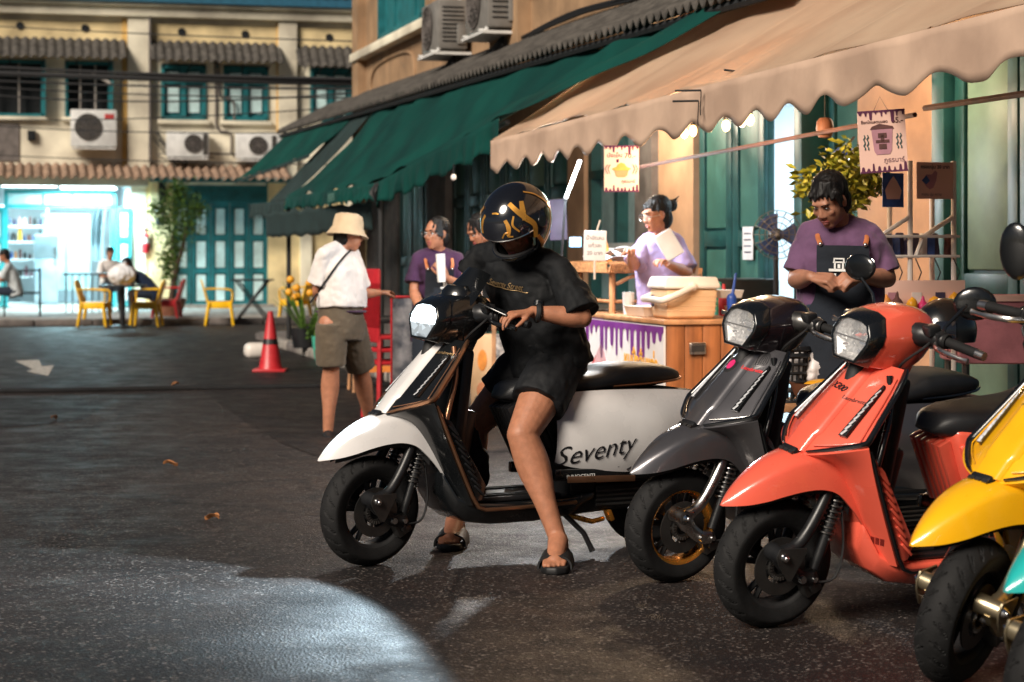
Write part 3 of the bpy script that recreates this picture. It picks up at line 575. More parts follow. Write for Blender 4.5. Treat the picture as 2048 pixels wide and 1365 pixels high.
SP = []                                   # the parts of one scooter: name, mesh, material key, steers, parent part
def P(name, mb, key, steer=False, par=None, tagk=None, **kw):
    SP.append((name, mesh_of(name, mb, **kw), key, steer, par, tagk))
WR = .233
def sides(fn):                            # build once, mirrored copy on the other side
    a = MB(); fn(a); b = MB(); b.v = [(x, -y, z) for x, y, z in a.v]; b.f = [tuple(reversed(f)) for f in a.f]; return a, b
def tyre_mb(w=.118, r=WR, ri=.152):
    mb = MB(); NA, NP = 420, 44; prof = []
    for i in range(NP + 1):
        t = -1 + 2 * i / NP; s = abs(t)
        if s < .72: q = t / .72; y = q * w * .5; rr = r - .034 * abs(q) ** 2.3
        else:
            q = (s - .72) / .28; y = math.copysign(w * .5 * (1 - .18 * q * q), t); rr = r - .034 - (r - .034 - ri) * q
        prof.append((t, y, rr))
    vs = []
    for a in range(NA):
        w_ = a / NA
        for t, y, rr in prof:
            g = 0; s = abs(t)
            if .05 < s < .68:
                ph = (w_ * 24 + s * 1.5 + (.5 if t > 0 else 0)) % 1
                if ph < .075 and (.1 < s < .62): g = .007
                ph2 = (w_ * 24 + .5 + s * 2.2 + (.5 if t > 0 else 0)) % 1
                if ph2 < .06 and .3 < s < .62: g = .006
            if s > .86 and s < .92: g = -.001
            vs.append(((rr - g) * math.cos(2 * math.pi * w_), y, (rr - g) * math.sin(2 * math.pi * w_) + WR))
    n = NP + 1
    fs = [(a * n + i, a * n + i + 1, ((a + 1) % NA) * n + i + 1, ((a + 1) % NA) * n + i) for a in range(NA) for i in range(NP)]
    return mb.add(vs, fs)
RY = Matrix.Translation((0, 0, WR)) @ Matrix.Rotation(-math.pi / 2, 4, 'X')      # lathe axis -> scooter y
def rim_mb():
    mb = MB()
    mb.lathe([(.155, -.048), (.158, -.04), (.148, -.034), (.143, 0), (.148, .034), (.158, .04), (.155, .048), (.146, .045), (.138, .036), (.134, 0), (.138, -.036), (.146, -.045)], 48, RY, closed=True)
    return mb
def spokes_mb():
    mb = MB(); mb.lathe([(0, -.04), (.03, -.04), (.034, -.03), (.034, .03), (.03, .04), (0, .04)], 20, RY)
    for k in range(5):
        a = 2 * math.pi * k / 5 + .3
        for d in (-.16, .16):
            p0 = Vector((.028 * math.cos(a), 0, .028 * math.sin(a) + WR)); p1 = Vector((.14 * math.cos(a + d), 0, .14 * math.sin(a + d) + WR))
            mb.tube([p0, p1], [.013, .011], 6)
    return mb
def disc_mb(y=.045, r0=.062, r1=.105):
    mb = MB(); mb.lathe([(r0, y - .003), (r1, y - .003), (r1, y + .003), (r0, y + .003)], 40, RY, closed=True)
    mb.lathe([(.03, y - .006), (.05, y - .006), (.05, y + .008), (.03, y + .008)], 40, RY, closed=True)
    for k in range(5):
        a = 2 * math.pi * k / 5; mb.box((.058 * math.cos(a), y, .058 * math.sin(a) + WR), (.03, .005, .012), rot=Euler((0, -a, 0)))
    return mb
for wx, nm, st in ((0, 'front_wheel', True), (-1.37, 'rear_wheel', False)):
    def sh(mb): mb.v = [(x + wx, y, z) for x, y, z in mb.v]; return mb
    P(nm, sh(spokes_mb()), 'spoke', st, smooth=40); P('tyre', sh(tyre_mb()), 'tyre', st, nm, smooth=50)
    P('rim', sh(rim_mb()), 'rim', st, nm, smooth=50); P('brake_disc', sh(disc_mb()), 'dark_steel', st, nm, smooth=30)
    mb = MB()
    for k in range(24):
        a = 2 * math.pi * k / 24; mb.box((.043 * math.cos(a) + wx, .055, .043 * math.sin(a) + WR), (.012, .003, .004), rot=Euler((0, -a, 0)))
    P('sensor_ring', mb, 'steel', st, nm)
# front fork: leading tube, link, plate, shock
def f_tube(m): m.tube(crv([(-.155, .085, .53), (-.10, .097, .43), (-.045, .1, .345), (.0, .1, .31), (.045, .1, .298)], 5), [.021] * 9 + [.022] * 6 + [.026] * 6, 12)
def f_link(m): m.tube(crv([(.05, .1, .295), (.005, .1, .245), (-.05, .1, .205), (-.10, .1, .20)], 4), [.022] * 4 + [.018] * 9, 8, flat=1.5)
def f_pivot(m): m.cyl((.05, .055, .296), (.05, .132, .296), .032, .028, 20)
def f_plate(m):
    T = frame((.05, .133, .296), (1, 0, 0), (0, 1, 0)); m.prism([(-.09, -.028), (.02, -.03), (.032, 0), (.02, .03), (-.02, .085), (-.035, .088), (-.09, -.01)], 0, .006, T)
def f_bolt(m): m.cyl((.05, .137, .296), (.05, .15, .296), .017, .013, 10); m.ball((.05, .15, .296), .009)
def f_bolt2(m): m.cyl((-.045, .11, .205), (-.045, .13, .205), .016, .013, 8); m.cyl((-.1, .1, .2), (-.1, .125, .2), .012, .01, 8); m.cyl((0, .05, WR), (0, .11, WR), .014, .014, 10)
def f_shock(m): m.cyl((-.195, .082, .50), (-.145, .098, .37), .017, .017, 12); m.cyl((-.16, .1, .41), (-.105, .1, .235), .021, .019, 12)
def f_spring(m):
    a, b = Vector((-.192, .083, .49)), Vector((-.137, .1, .345)); d = (b - a).normalized(); u = Vector((0, 1, 0)); w = d.cross(u); n = 96
    m.tube([a + (b - a) * (k / n) + (u * math.cos(k / n * 8 * 2 * math.pi) + w * math.sin(k / n * 8 * 2 * math.pi)) * .026 for k in range(n + 1)], .0042, 6)
for fn, nm, key in ((f_tube, 'fork_tube', 'fork'), (f_link, 'link_arm', 'fork'), (f_pivot, 'pivot_housing', 'fork'), (f_plate, 'pivot_cover', 'plate'),
                    (f_bolt, 'pivot_bolt', 'chrome'), (f_bolt2, 'axle_bolt', 'chrome'), (f_shock, 'shock_absorber', 'black_plastic'), (f_spring, 'shock_spring', 'spring')):
    for s in sides(fn): P(nm, s, key, True, smooth=45)
mb = MB(); mb.box((-.115, .062, .17), (.07, .05, .075), rot=Euler((0, .5, 0))); mb.cyl((-.12, .05, .16), (-.12, .1, .16), .02, .02, 10); mb.cyl((-.10, .05, .2), (-.1, .1, .2), .016, .016, 10)
P('brake_caliper', mb, 'dark_steel', True, bevel=.006)
P('brake_hose', MB().tube(crv([(-.12, .1, .18), (-.19, .11, .2), (-.215, .11, .3), (-.2, .1, .45), (-.22, .06, .56)], 6), .005, 6), 'matt_black', True)
mb = MB(); mb.tube([(-.31, 0, 1.0), (-.02 - .15, 0, .55)], .035, 12); mb.tube([(-.175, -.1, .56), (-.165, 0, .59), (-.175, .1, .56)], .03, 10)
P('steering_column', mb, 'matt_black', True)
# fender: a beak that stays with the body
FEN = [  # x, half width low, half width crease, z low, z crease, z top
    (.235, .006, .004, .452, .458, .462), (.205, .036, .022, .458, .488, .498), (.16, .062, .042, .466, .525, .540), (.10, .086, .062, .482, .566, .582),
    (.04, .103, .074, .502, .598, .617), (-.03, .114, .084, .518, .622, .642), (-.10, .121, .092, .522, .630, .655), (-.16, .126, .1, .505, .610, .655),
    (-.215, .129, .11, .457, .56, .62), (-.26, .131, .12, .405, .50, .56), (-.305, .132, .126, .338, .41, .47)]
def fen_pt(x, t):                        # t -1..1 from the right lower edge over the top to the left lower edge
    wl, wc, zl, zc, zt = interp(FEN, x); s = abs(t); sg = 1 if t > 0 else -1
    if s < .38: q = s / .38; y = wc * q; z = zt + (zc - zt) * q ** 1.8
    else:
        q = (s - .38) / .62; y = wc + (wl - wc) * q ** .6; z = zc + (zl - zc) * q
    return (x, y * sg, z)
mb = MB(); xs = [.235 - .54 * (k / 44) for k in range(45)]; ts = [-1 + k / 12 for k in range(25)]
mb.grid(lambda u, v: fen_pt(xs[int(round(v * 44))], ts[int(round(u * 24))]), 24, 44)
P('front_fender', mb, 'body2', solid=.008, smooth=60)
P('wheel_arch', MB().grid(lambda u, v: tuple(Vector(fen_pt(.17 - .40 * v, -1 + 2 * u)) * 1 + Vector((0, -.03 * (-1 + 2 * u), -.022))), 16, 24), 'matt_black', smooth=60)
# upper shield
def CL(v): return interp([(0, -.045, .638), (.22, -.095, .70), (.5, -.172, .785), (.75, -.25, .872), (1, -.325, .955)], v)
def ED(v): return interp([(0, -.19, .222, .70), (.12, -.205, .221, .715), (.3, -.248, .206, .765), (.6, -.318, .182, .845), (.85, -.37, .160, .91), (1, -.395, .14, .94)], v)
def up_pt(t, v, off=0):                  # t -1..1
    cx, cz = CL(v); ex, ey, ez = ED(v); s = abs(t); sg = 1 if t >= 0 else -1
    y = ey * s; x = cx + (ex - cx) * max(0, (s - .2) / .8) ** 1.35; z = cz + (ez - cz) * (s ** 1.7)
    return (x + off * .86, y * sg, z + off * .5)
tt = [-1, -.97, -.9] + [-.8 + .1 * k for k in range(17)] + [.9, .97, 1]; nt_ = len(tt) - 1
P('front_shield', MB().grid(lambda u, v: up_pt(tt[int(round(u * nt_))], v), nt_, 24), 'body', solid=.014, smooth=60)
def cp_pt(t, v, off=.007):               # the raised panel down the middle
    hw = .060 + .012 * (1 - v) * (v > .2) - .012 * max(0, .3 - v); e = ED(v)[1]; edge = min(1, (1 - abs(t)) * 6)
    return up_pt(t * hw / e, v, off * edge + (.010 * math.cos(t * 1.4) if abs(t) < .9 else .001))
P('centre_panel', MB().grid(lambda u, v: cp_pt(-1 + 2 * u, v), 20, 30), 'centre', solid=.006, smooth=50)
mb = MB(); mb.box((-.037, 0, .634), (.045, .085, .028), rot=Euler((0, -.75, 0))); P('nose_vent', mb, 'black_plastic', bevel=.008)
mb = MB(); [mb.box((-.013, .03 * k, .64), (.006, .022, .012), rot=Euler((0, -.75, 0))) for k in (-1, 0, 1)]; P('vent_slot', mb, 'dark_steel', par='nose_vent')
# lower shield
LOC = [(0, -.05, .645), (.25, -.16, .60), (.6, -.26, .44), (1, -.345, .255)]; LOE = [(0, -.195, .228, .698), (.2, -.225, .226, .63), (.6, -.31, .215, .44), (1, -.395, .2, .262)]
def lo_pt(t, v, off=0):
    cx, cz = interp(LOC, v); ex, ey, ez = interp(LOE, v); s = abs(t); x = cx + (ex - cx) * s ** 2.2
    return (x + off, ey * math.copysign(min(1, s), t), cz + (ez - cz) * s ** 1.4)
P('leg_shield', MB().grid(lambda u, v: lo_pt(tt[int(round(u * nt_))], v), nt_, 20), 'body', solid=.02, smooth=60)
def tr_up(m):
    pts = [Vector(up_pt(t, 0, .010)) + Vector((0, 0, -.002)) for t in (.32, .45, .6, .75, .88, .96)] + [Vector(up_pt(1, v, .008)) + Vector((0, .003, 0)) for v in (.03, .1, .2, .35, .5, .65, .8, .92, 1)]
    m.tube(pts, [.004, .008, .011, .013, .0145, .015] + [.015] * 2 + [.014] * 6 + [.009], 8, flat=.8)
def tr_up2(m):
    pts = [Vector(up_pt(t, .075, .009)) for t in (.36, .5, .65, .8, .9)] + [Vector(up_pt(.91, v, .009)) for v in (.09, .15, .25, .4, .55, .7, .85)]
    m.tube(pts, .0022, 6)
def tr_lo(m):
    pts = [Vector(lo_pt(1, v)) + Vector((.002, .004, 0)) for v in (.06, .2, .4, .6, .8, .93)] + [(-.408, .207, .245), (-.44, .209, .232), (-.55, .21, .232), (-.7, .21, .235), (-.88, .21, .24)]
    m.tube(pts, [.009] + [.011] * 10, 8, flat=.8)
for s in sides(tr_up): P('shield_trim', s, 'trim', smooth=50)
for s in sides(tr_up2): P('pin_stripe', s, 'trim2', smooth=50)
for s in sides(tr_lo): P('edge_trim', s, 'trim', smooth=50)
# led strips on the shield
def led(m, off=.011, a=0.0):
    c = [(.612, .20), (.715, .175), (.80, .73), (.78, .76), (.71, .62)]
    pts = [Vector(up_pt(t, v, off + .004)) for t, v in c]; b = [Vector(up_pt(t, v, off - .008)) for t, v in c]
    n = len(c); m.add(pts + b, [tuple(range(n))] + [(i, n + i, n + (i + 1) % n, (i + 1) % n) for i in range(n)])
for s in sides(led): P('indicator', s, 'gloss_black', smooth=30)
def led2(m):
    for k in range(9):
        v = .23 + k * .055; t = .662 + k * .0138; c = Vector(up_pt(t, v, .0155)); m.box(c, (.004, .0165 - .0013 * k, .027), rot=Euler((0, -.9, -.2)))
for s in sides(led2): P('led_row', s, 'led_white', par='indicator', bevel=.002)
# ribbed inner side panels behind the shield edge
def ribf(m):
    T = frame((0, .196, 0), (1, 0, 0), (0, 1, 0))
    o = [(-.235, -.655), (-.29, -.60), (-.365, -.47), (-.445, -.335), (-.425, -.275), (-.40, -.268), (-.335, -.42), (-.25, -.61)]
    m.prism(o, 0, .012, T)
def ribs(m):
    for k in range(9):
        f = k / 8; x = -.285 - .125 * f; z = .575 - .26 * f; m.box((x, .212, z), (.062, .012, .010), rot=Euler((0, -.75, 0)))
for s in sides(ribf): P('side_panel_insert', s, 'inner', bevel=.004)
for s in sides(ribs): P('slat', s, 'rib', bevel=.002)
mb = MB(); mb.box((-.375, 0, .60), (.06, .24, .62), rot=Euler((0, -.12, 0))); mb.box((-.40, 0, .5), (.09, .16, .3), rot=Euler((0, -.2, 0))); P('inner_shield', mb, 'black_plastic', bevel=.02)
def brace(m): m.tube(crv([(-.335, .12, .92), (-.33, .15, .80), (-.28, .19, .68), (-.26, .2, .62)], 4), .012, 8)
for s in sides(brace): P('shield_brace', s, 'trim', smooth=60)
# floor and belly
mb = MB(); rings = []
for x, w, zt, zb, wb in ((-.27, .14, .40, .30, .11), (-.33, .17, .29, .215, .13), (-.39, .19, .262, .175, .14), (-.5, .2, .255, .16, .15), (-.7, .2, .255, .16, .15), (-.88, .2, .262, .175, .15), (-1.0, .17, .28, .22, .12)):
    rings.append([(x, w, zt), (x, w, zt - .03), (x, wb, zb), (x, -wb, zb), (x, -w, zt - .03), (x, -w, zt)])
mb.loft(rings); P('belly_pan', mb, 'belly', bevel=.012, smooth=50)
mb = MB(); mb.box((-.62, 0, .268), (.42, .34, .02)); P('floorboard', mb, 'black_plastic', bevel=.006)
mb = MB(); [mb.box((-.62, y, .281), (.36, .018, .008)) for y in (-.13, -.09, .09, .13)]; P('floor_rib', mb, 'tyre', par='floorboard')
# engine block, exhaust, stand
mb = MB(); mb.box((-1.12, .06, .27), (.46, .16, .17), rot=Euler((0, .05, 0))); mb.cyl((-1.37, .04, WR), (-1.37, .15, WR), .11, .1, 20); mb.box((-1.18, .14, .25), (.34, .03, .11)); P('engine_case', mb, 'black_plastic', bevel=.02)
mb = MB(); [mb.box((-1.15, .158, .215 + .02 * k), (.28, .008, .008)) for k in range(4)]; P('case_rib', mb, 'dark_steel', par='engine_case')
P('exhaust', MB().tube(crv([(-.95, -.1, .2), (-1.1, -.16, .22), (-1.3, -.19, .3), (-1.62, -.19, .36)], 5), [.02] * 6 + [.04] * 5 + [.055] * 5, 14), 'dark_steel')
mb = MB(); mb.tube([(-.87, .12, .18), (-.93, .19, .1), (-.95, .23, .025)] , .012, 8); P('side_stand', mb, 'stand')
mb = MB(); mb.tube([(-.9, .1, .17), (-1.0, .14, .14), (-1.06, .14, .15)], .012, 8); mb.box((-1.08, .15, .165), (.02, .045, .05), rot=Euler((0, .4, 0))); P('centre_stand', mb, 'gold_rim', bevel=.004)
# rear body
def seatfront(m):
    rings = []
    for z, x, w, xb in ((.36, -.79, .09, -.98), (.45, -.735, .10, -.98), (.55, -.69, .115, -.98), (.65, -.655, .12, -.98), (.705, -.645, .115, -.98)):
        rings.append([(x, -w * .6, z), (x, w * .6, z), (x - .03, w, z), (xb, w + .05, z), (xb, -w - .05, z), (x - .03, -w, z)])
    m.loft(rings)
mb = MB(); seatfront(mb); P('under_seat_panel', mb, 'useat', bevel=.015, smooth=50)
mb = MB(); [mb.box((-.69, y, .535), (.05, .022, .27), rot=Euler((0, .46, 0))) for y in (-.08, -.048, -.016, .016, .048, .08)]; [mb.box((-.74 - .05 * k, s * (.123 + .012 * k), .54), (.022, .02, .25), rot=Euler((0, .46, 0))) for k in range(4) for s in (-1, 1)]
P('cover_rib', mb, 'rib2', par='under_seat_panel', bevel=.004)
SIDE = [  # x, z low, z top, bulge y
    (-.80, .415, .695, .185), (-.86, .395, .705, .212), (-1.0, .375, .712, .232), (-1.15, .362, .712, .238), (-1.3, .372, .708, .230), (-1.42, .405, .702, .205),
    (-1.52, .46, .692, .170), (-1.60, .535, .678, .125), (-1.645, .60, .665, .08)]
def sp_pt(x, v, off=0):
    zl, zt, b = interp(SIDE, x); z = zl + (zt - zl) * v; k = abs(v - .42) / .58; return (x, b * (1 - .26 * k ** 2.4) + off, z)
def sidep(m): m.grid(lambda u, v: sp_pt(-.80 - .845 * u, v), 40, 12)
for s in sides(sidep): P('side_cowl', s, 'cowl', solid=.02, smooth=60, offset=0)
def cowlrim(m): m.tube([Vector(sp_pt(-.80 - .845 * k / 24, 1, -.004)) for k in range(25)] , .006, 6)
for s in sides(cowlrim): P('cowl_trim', s, 'trim', smooth=60)
mb = MB(); rings = []
for x, w, zb, zt in ((-.82, .14, .40, .70), (-.95, .17, .36, .715), (-1.2, .18, .40, .72), (-1.4, .15, .5, .72), (-1.55, .105, .6, .70), (-1.66, .055, .64, .68)):
    rings.append([(x, -w, zb), (x, w, zb), (x, w, zt - .02), (x, w * .7, zt), (x, -w * .7, zt), (x, -w, zt - .02)])
mb.loft(rings); P('rear_frame', mb, 'black_plastic', bevel=.01, smooth=50)
SEAT = [(-.60, .05, .685, .70), (-.63, .085, .675, .745), (-.70, .115, .668, .768), (-.85, .15, .69, .778), (-1.0, .165, .705, .782), (-1.08, .165, .71, .795), (-1.15, .16, .712, .822), (-1.3, .14, .715, .828), (-1.42, .11, .728, .812), (-1.50, .065, .745, .785), (-1.525, .03, .755, .768)]
mb = MB(); rings = []
for k in range(33):
    x = -.60 - .925 * k / 32; w, zb, zt = interp(SEAT, x); h = zt - zb
    rings.append([(x, w * math.copysign(min(1, abs(math.cos(a)) ** .55), math.cos(a)), zb + h * .5 + h * .5 * math.copysign(abs(math.sin(a)) ** .6, math.sin(a))) for a in [2 * math.pi * j / 20 for j in range(20)]])
mb.loft(rings); P('seat', mb, 'seat_vinyl', smooth=80)
mb = MB(); mb.tube(crv([(-1.10, .155, .73), (-1.3, .135, .735), (-1.45, .1, .745), (-1.53, .03, .752), (-1.53, -.03, .752), (-1.45, -.1, .745), (-1.3, -.135, .735), (-1.1, -.155, .73)], 4), .006, 6); P('seat_piping', mb, 'trim', par='seat')
mb = MB(); mb.box((-1.655, 0, .655), (.03, .1, .035)); P('tail_light', mb, 'red_lens', bevel=.008)
mb = MB(); rings = []
for x, w, zb, zt in ((-1.40, .09, .46, .50), (-1.55, .09, .44, .50), (-1.68, .08, .36, .43), (-1.74, .06, .26, .30)): rings.append([(x, -w, zb), (x, w, zb), (x, w * .8, zt), (x, -w * .8, zt)])
mb.loft(rings); P('rear_fender', mb, 'black_plastic', bevel=.006)
def strip(m): m.box((-1.0, .222, .335), (.34, .012, .028), rot=Euler((0, -.03, 0)))
for s in sides(strip): P('rail_strip', s, 'trim', bevel=.004)
def railb(m): m.box((-1.02, .2, .355), (.5, .03, .05), rot=Euler((0, -.02, 0)))
for s in sides(railb): P('side_rail', s, 'gloss_black', bevel=.008)
# headset
HX = -.075
def PH(name, mb, key, steer=False, par=None, **kw):
    mb.v = [(x + HX, y, z) for x, y, z in mb.v]; P(name, mb, key, steer, par, **kw)
HS = [  # x, half width low/mid/top, z bottom, z mid, z top
    (-.165, .062, .106, .080, .955, 1.045, 1.105), (-.20, .070, .116, .088, .945, 1.05, 1.124), (-.27, .085, .126, .094, .935, 1.055, 1.144), (-.34, .09, .130, .09, .93, 1.055, 1.15), (-.41, .08, .12, .075, .94, 1.055, 1.138), (-.48, .055, .09, .05, .98, 1.055, 1.105)]
def hs_ring(x, g=1.0):
    wl, wm, wt, zb, zm, zt = interp(HS, x); c = (zb + zt) / 2
    return [(x + (c - z) * .22, y * g, c + (z - c) * g) for y, z in ((-wl, zb), (wl, zb), (wm, zm - .02), (wm, zm + .012), (wt, zt - .012), (wt * .5, zt), (-wt * .5, zt), (-wt, zt - .012), (-wm, zm + .012), (-wm, zm - .02))]
mb = MB(); mb.loft([hs_ring(-.212 - .25 * k / 10) for k in range(11)]); PH('headset', mb, 'head', True, bevel=.010, seg=3, smooth=60)
mb = MB(); mb.loft([[(-.235, .06, .965), (-.235, -.06, .965), (-.44, -.06, .985), (-.44, .06, .985)], [(-.268, .06, .90), (-.268, -.06, .90), (-.385, -.06, .885), (-.385, .06, .885)]]); PH('neck_cover', mb, 'head', True, bevel=.015)
mb = MB(); mb.loft([hs_ring(-.222, 1.0), hs_ring(-.218, 1.035), hs_ring(-.16, 1.02), hs_ring(-.158, .9), hs_ring(-.175, .86)], cap=False); PH('headlight_bezel', mb, 'bezel', True, bevel=.003)
PH('headlight_bowl', MB().loft([hs_ring(-.205, .62)[::1], hs_ring(-.204, .62), hs_ring(-.172, .9)], cap=False).loft([hs_ring(-.2055, .64), hs_ring(-.207, .64)]), 'reflector', True, smooth=20)
PH('headlight_lens', MB().loft([hs_ring(-.168, .9), hs_ring(-.160, .87), hs_ring(-.156, .7)]), 'lens', True, smooth=25, bevel=.003)
mb = MB(); mb.box((-.166, 0, 1.036), (.006, .19, .006)); rq = random.Random(4)
for k in range(26):
    y = rq.uniform(-.075, .075); z = rq.uniform(.965, 1.085)
    if abs(z - 1.036) < .008: continue
    mb.box((-.180 - rq.random() * .018 + (1.03 - z) * .2, y, z), (.004, rq.uniform(.012, .036), rq.uniform(.008, .022)), rot=Euler((rq.uniform(-.5, .5), rq.uniform(-.5, .5), rq.uniform(-.6, .6))))
P('headlight_divider', (setattr(mb, 'v', [(x + HX, y, z) for x, y, z in mb.v]), mb)[1], 'chrome', True, par='headlight_bowl')
def hbar(m): m.tube(crv([(-.36, .09, 1.065), (-.385, .16, 1.065), (-.405, .22, 1.06)], 4), [.042] * 4 + [.034] * 4 + [.027], 12)
def grip(m): m.tube([(-.405, .225, 1.06), (-.43, .36, 1.045)], .0175, 14); m.cyl((-.403, .218, 1.061), (-.407, .232, 1.06), .026, .026, 16)
def barend(m): m.cyl((-.43, .36, 1.045), (-.436, .392, 1.041), .018, .016, 14)
def switchb(m): m.box((-.395, .2, 1.06), (.05, .05, .055), rot=Euler((0, 0, -.15)))
def lever(m): m.tube(crv([(-.375, .205, 1.05), (-.345, .25, 1.042), (-.355, .33, 1.03), (-.372, .385, 1.025)], 4), [.008] * 9 + [.006] * 3 + [.009], 8, flat=1.3)
def master(m): m.box((-.372, .18, 1.092), (.05, .05, .035), rot=Euler((0, .2, -.1)))
for fn, nm, key in ((hbar, 'handlebar_housing', 'bar'), (grip, 'grip', 'tyre'), (barend, 'bar_end', 'barend'), (switchb, 'switch_block', 'black_plastic'), (lever, 'brake_lever', 'lever'), (master, 'fluid_reservoir', 'black_plastic')):
    for s in sides(fn): PH(nm, s, key, True, smooth=45, bevel=.006 if nm in ('switch_block', 'fluid_reservoir') else 0)
def cables(m): m.tube(crv([(-.465, .175, 1.06), (-.41, .19, 1.03), (-.385, .12, .965), (-.40, .06, .90)], 5), .0045, 6)
for s in sides(cables): P('control_cable', s, 'matt_black', True)
# shield badge
mb = MB(); c = Vector(cp_pt(0, .9, .012)); T = frame(c, (0, 1, 0), (.72, 0, .62)); mb.prism([(.028 * math.cos(a), .019 * math.sin(a) * (1.15 if abs(math.cos(a)) < .5 else .9)) for a in [math.pi / 6 * k for k in range(12)]], -.004, .005, T)
P('badge', mb, 'badge', bevel=.002)
mb = MB(); mb.prism([(-.02, -.005), (.02, -.005), (.02, .005), (-.02, .005)], .005, .0065, T); P('badge_band', mb, 'letter_red', par='badge')
BADGE_T = T
DEF = dict(spoke='matt_black', rim='matt_black', fork='black_plastic', plate='dark_steel', spring='dark_steel', trim='gloss_black', trim2='dark_steel', inner='body', rib='body', belly='body', useat='black_plastic',
           rib2='black_plastic', stand='matt_black', cowl='body', head='body', bezel='gloss_black', lens='lens_clear', bar='black_plastic', barend='steel', lever='steel', badge='badge_blue', body2='body', centre='body')
from mathutils.bvhtree import BVHTree
SPM = {}
for _q in SP: SPM.setdefault(_q[0], _q[1])
def bvh_of(*names):
    vs, fs = [], []
    for n_ in names:
        me = SPM[n_]; o_ = len(vs); vs += [v.co.copy() for v in me.vertices]; fs += [tuple(i + o_ for i in p.vertices) for p in me.polygons]
    return BVHTree.FromPolygons(vs, fs)
BV_SH = bvh_of('front_shield', 'centre_panel'); BV_LO = bvh_of('leg_shield')
def hit(bv, p, n, off=.0012):
    h = bv.ray_cast(Vector(p) + Vector(n) * .25, -Vector(n)); return h[0] + Vector(n) * off if h[0] is not None else Vector(p)
scooters = {}
def scooter(key, label, loc, heading, lean, steer, colours, skip=(), group='scooters parked side by side'):
    T = Matrix.Translation(loc) @ Matrix.Rotation(R(180 + heading), 4, 'Z') @ Matrix.Rotation(-R(lean), 4, 'X')
    root = thing('scooter', label, 'scooter', T=T, group=group); cm = dict(DEF); cm.update(colours); last = {}
    ax = Vector((-.42, 0, .907)); S = Matrix.Translation((-.34, 0, .98)) @ Matrix.Rotation(R(steer), 4, ax) @ Matrix.Translation((.34, 0, -.98))
    for name, me, k, st, par, tk in SP:
        if name in skip: continue
        m = cm.get(k, k); m = cm.get(m, m); p = last.get(par) if par else root
        o = bpy.data.objects.new(name, me); COL.objects.link(o)
        if len(me.materials) == 0: me.materials.append(None)
        o.material_slots[0].link = 'OBJECT'; o.material_slots[0].material = M[m]
        o.parent = p
        if st and not par: o.matrix_local = S
        if par is None or name in ('headlight_bowl', 'indicator'): last[name] = o
    scooters[key] = (root, T, S); return root
def on_scooter(key, fn, name, m, steer=False, **kw):     # an extra part on one scooter
    root, T, S = scooters[key]; mb = MB(); fn(mb); o = obj(name, mb, m, None, **kw); o.parent = root
    if steer: o.matrix_local = S
    return o
def script_on(key, name, txt, size, m, T, steer=False, **kw):
    root, RT, S = scooters[key]; o = fonted(name, txt, size, m, Matrix.Identity(4), None, **kw); o.parent = root; o.matrix_local = (S @ T) if steer else T; return o

scooter('rider', 'white and black scooter with its headlight on, ridden by the helmeted man', (-.598, 8.42, 0), 28, 0, 9,
        dict(body='gloss_black', body2='white_paint', centre='white_paint', cowl='white_paint', trim='bronze', trim2='bronze', inner='gloss_black', rib='black_plastic', belly='gloss_black', head='gloss_black', lens='headlamp_on', badge='letter_white', lever='gloss_black', barend='black_plastic'))
scooter('grey', 'dark graphite scooter with gold front rim, parked behind the coral one', (.64, 8.02, 0), 30, 7, 1,
        dict(body='graphite_paint', rim='gold_rim', fork='steel', plate='steel', spring='steel', trim='gloss_black', trim2='steel', bar='dark_steel', head='purple_black', badge='steel'), skip=('pivot_cover',))
scooter('coral', 'coral red scooter with black trim and black front wheel', (.90, 7.06, 0), 26, 9, 1, dict(body='coral_paint', rib2='coral_paint', useat='coral_paint', trim2='coral_paint'))
scooter('yellow', 'bright yellow scooter with bronze fork arms, front wheel turned to the camera', (1.36, 6.08, 0), 30, 6, 24, dict(body='yellow_paint', trim2='yellow_paint', fork='champagne', plate='champagne', head='gloss_black'))
scooter('teal', 'turquoise scooter cut off at the bottom right corner', (1.435, 5.28, 0), 32, 6, 16, dict(body='teal_paint', trim2='teal_paint', fork='champagne', plate='champagne'))
# ================================================================== people
mat('skin', (.43, .185, .105), .5, var=.13, scale=30, bump=.12, bscale=130, detail=8, sss=.12, spec=.4); mat('skin_warm', (.40, .185, .115), .5, var=.14, scale=18, bump=.05, bscale=160, sss=.12, spec=.4)
mat('hair_black', (.007, .006, .006), .5, spec=.25, var=.4, scale=60, bump=.5, bscale=90, stretch=(1, 1, .15)); mat('lips', (.36, .10, .09), .45, var=.1); mat('eye_white', (.7, .68, .66), .3, var=.05); mat('eye_dark', (.012, .009, .008), .2, var=.1)
mat('tee_black', (.0075, .0085, .010), .75, var=.3, scale=9, bump=.5, bscale=22, spec=.25); mat('shorts_black', (.008, .009, .011), .7, var=.3, scale=9, bump=.5, bscale=22, spec=.3); cloth('tee_white', (.74, .69, .66), var=.08); cloth('shorts_olive', (.115, .088, .060)); cloth('hat_beige', (.60, .45, .29), var=.1)
cloth('tee_purple', (.13, .065, .13)); cloth('tee_plum', (.055, .022, .060)); cloth('tee_lilac', (.33, .26, .46)); cloth('apron_navy', (.016, .020, .028)); cloth('tee_navy', (.012, .025, .06)); cloth('tee_pale', (.55, .60, .62)); cloth('trousers_dark', (.02, .03, .05))
mat('tan_leather', (.50, .16, .06), .55, var=.2, scale=20); mat('rubber_black', (.012, .012, .013), .55, var=.15, bump=.05, bscale=90)
def V3(*a): return Vector(a)
def basis(F, U=(0, 0, 1)):
    F = Vector(F).normalized(); U = Vector(U); U = (U - F * U.dot(F)).normalized(); return F, U, U.cross(F)       # forward, up, left
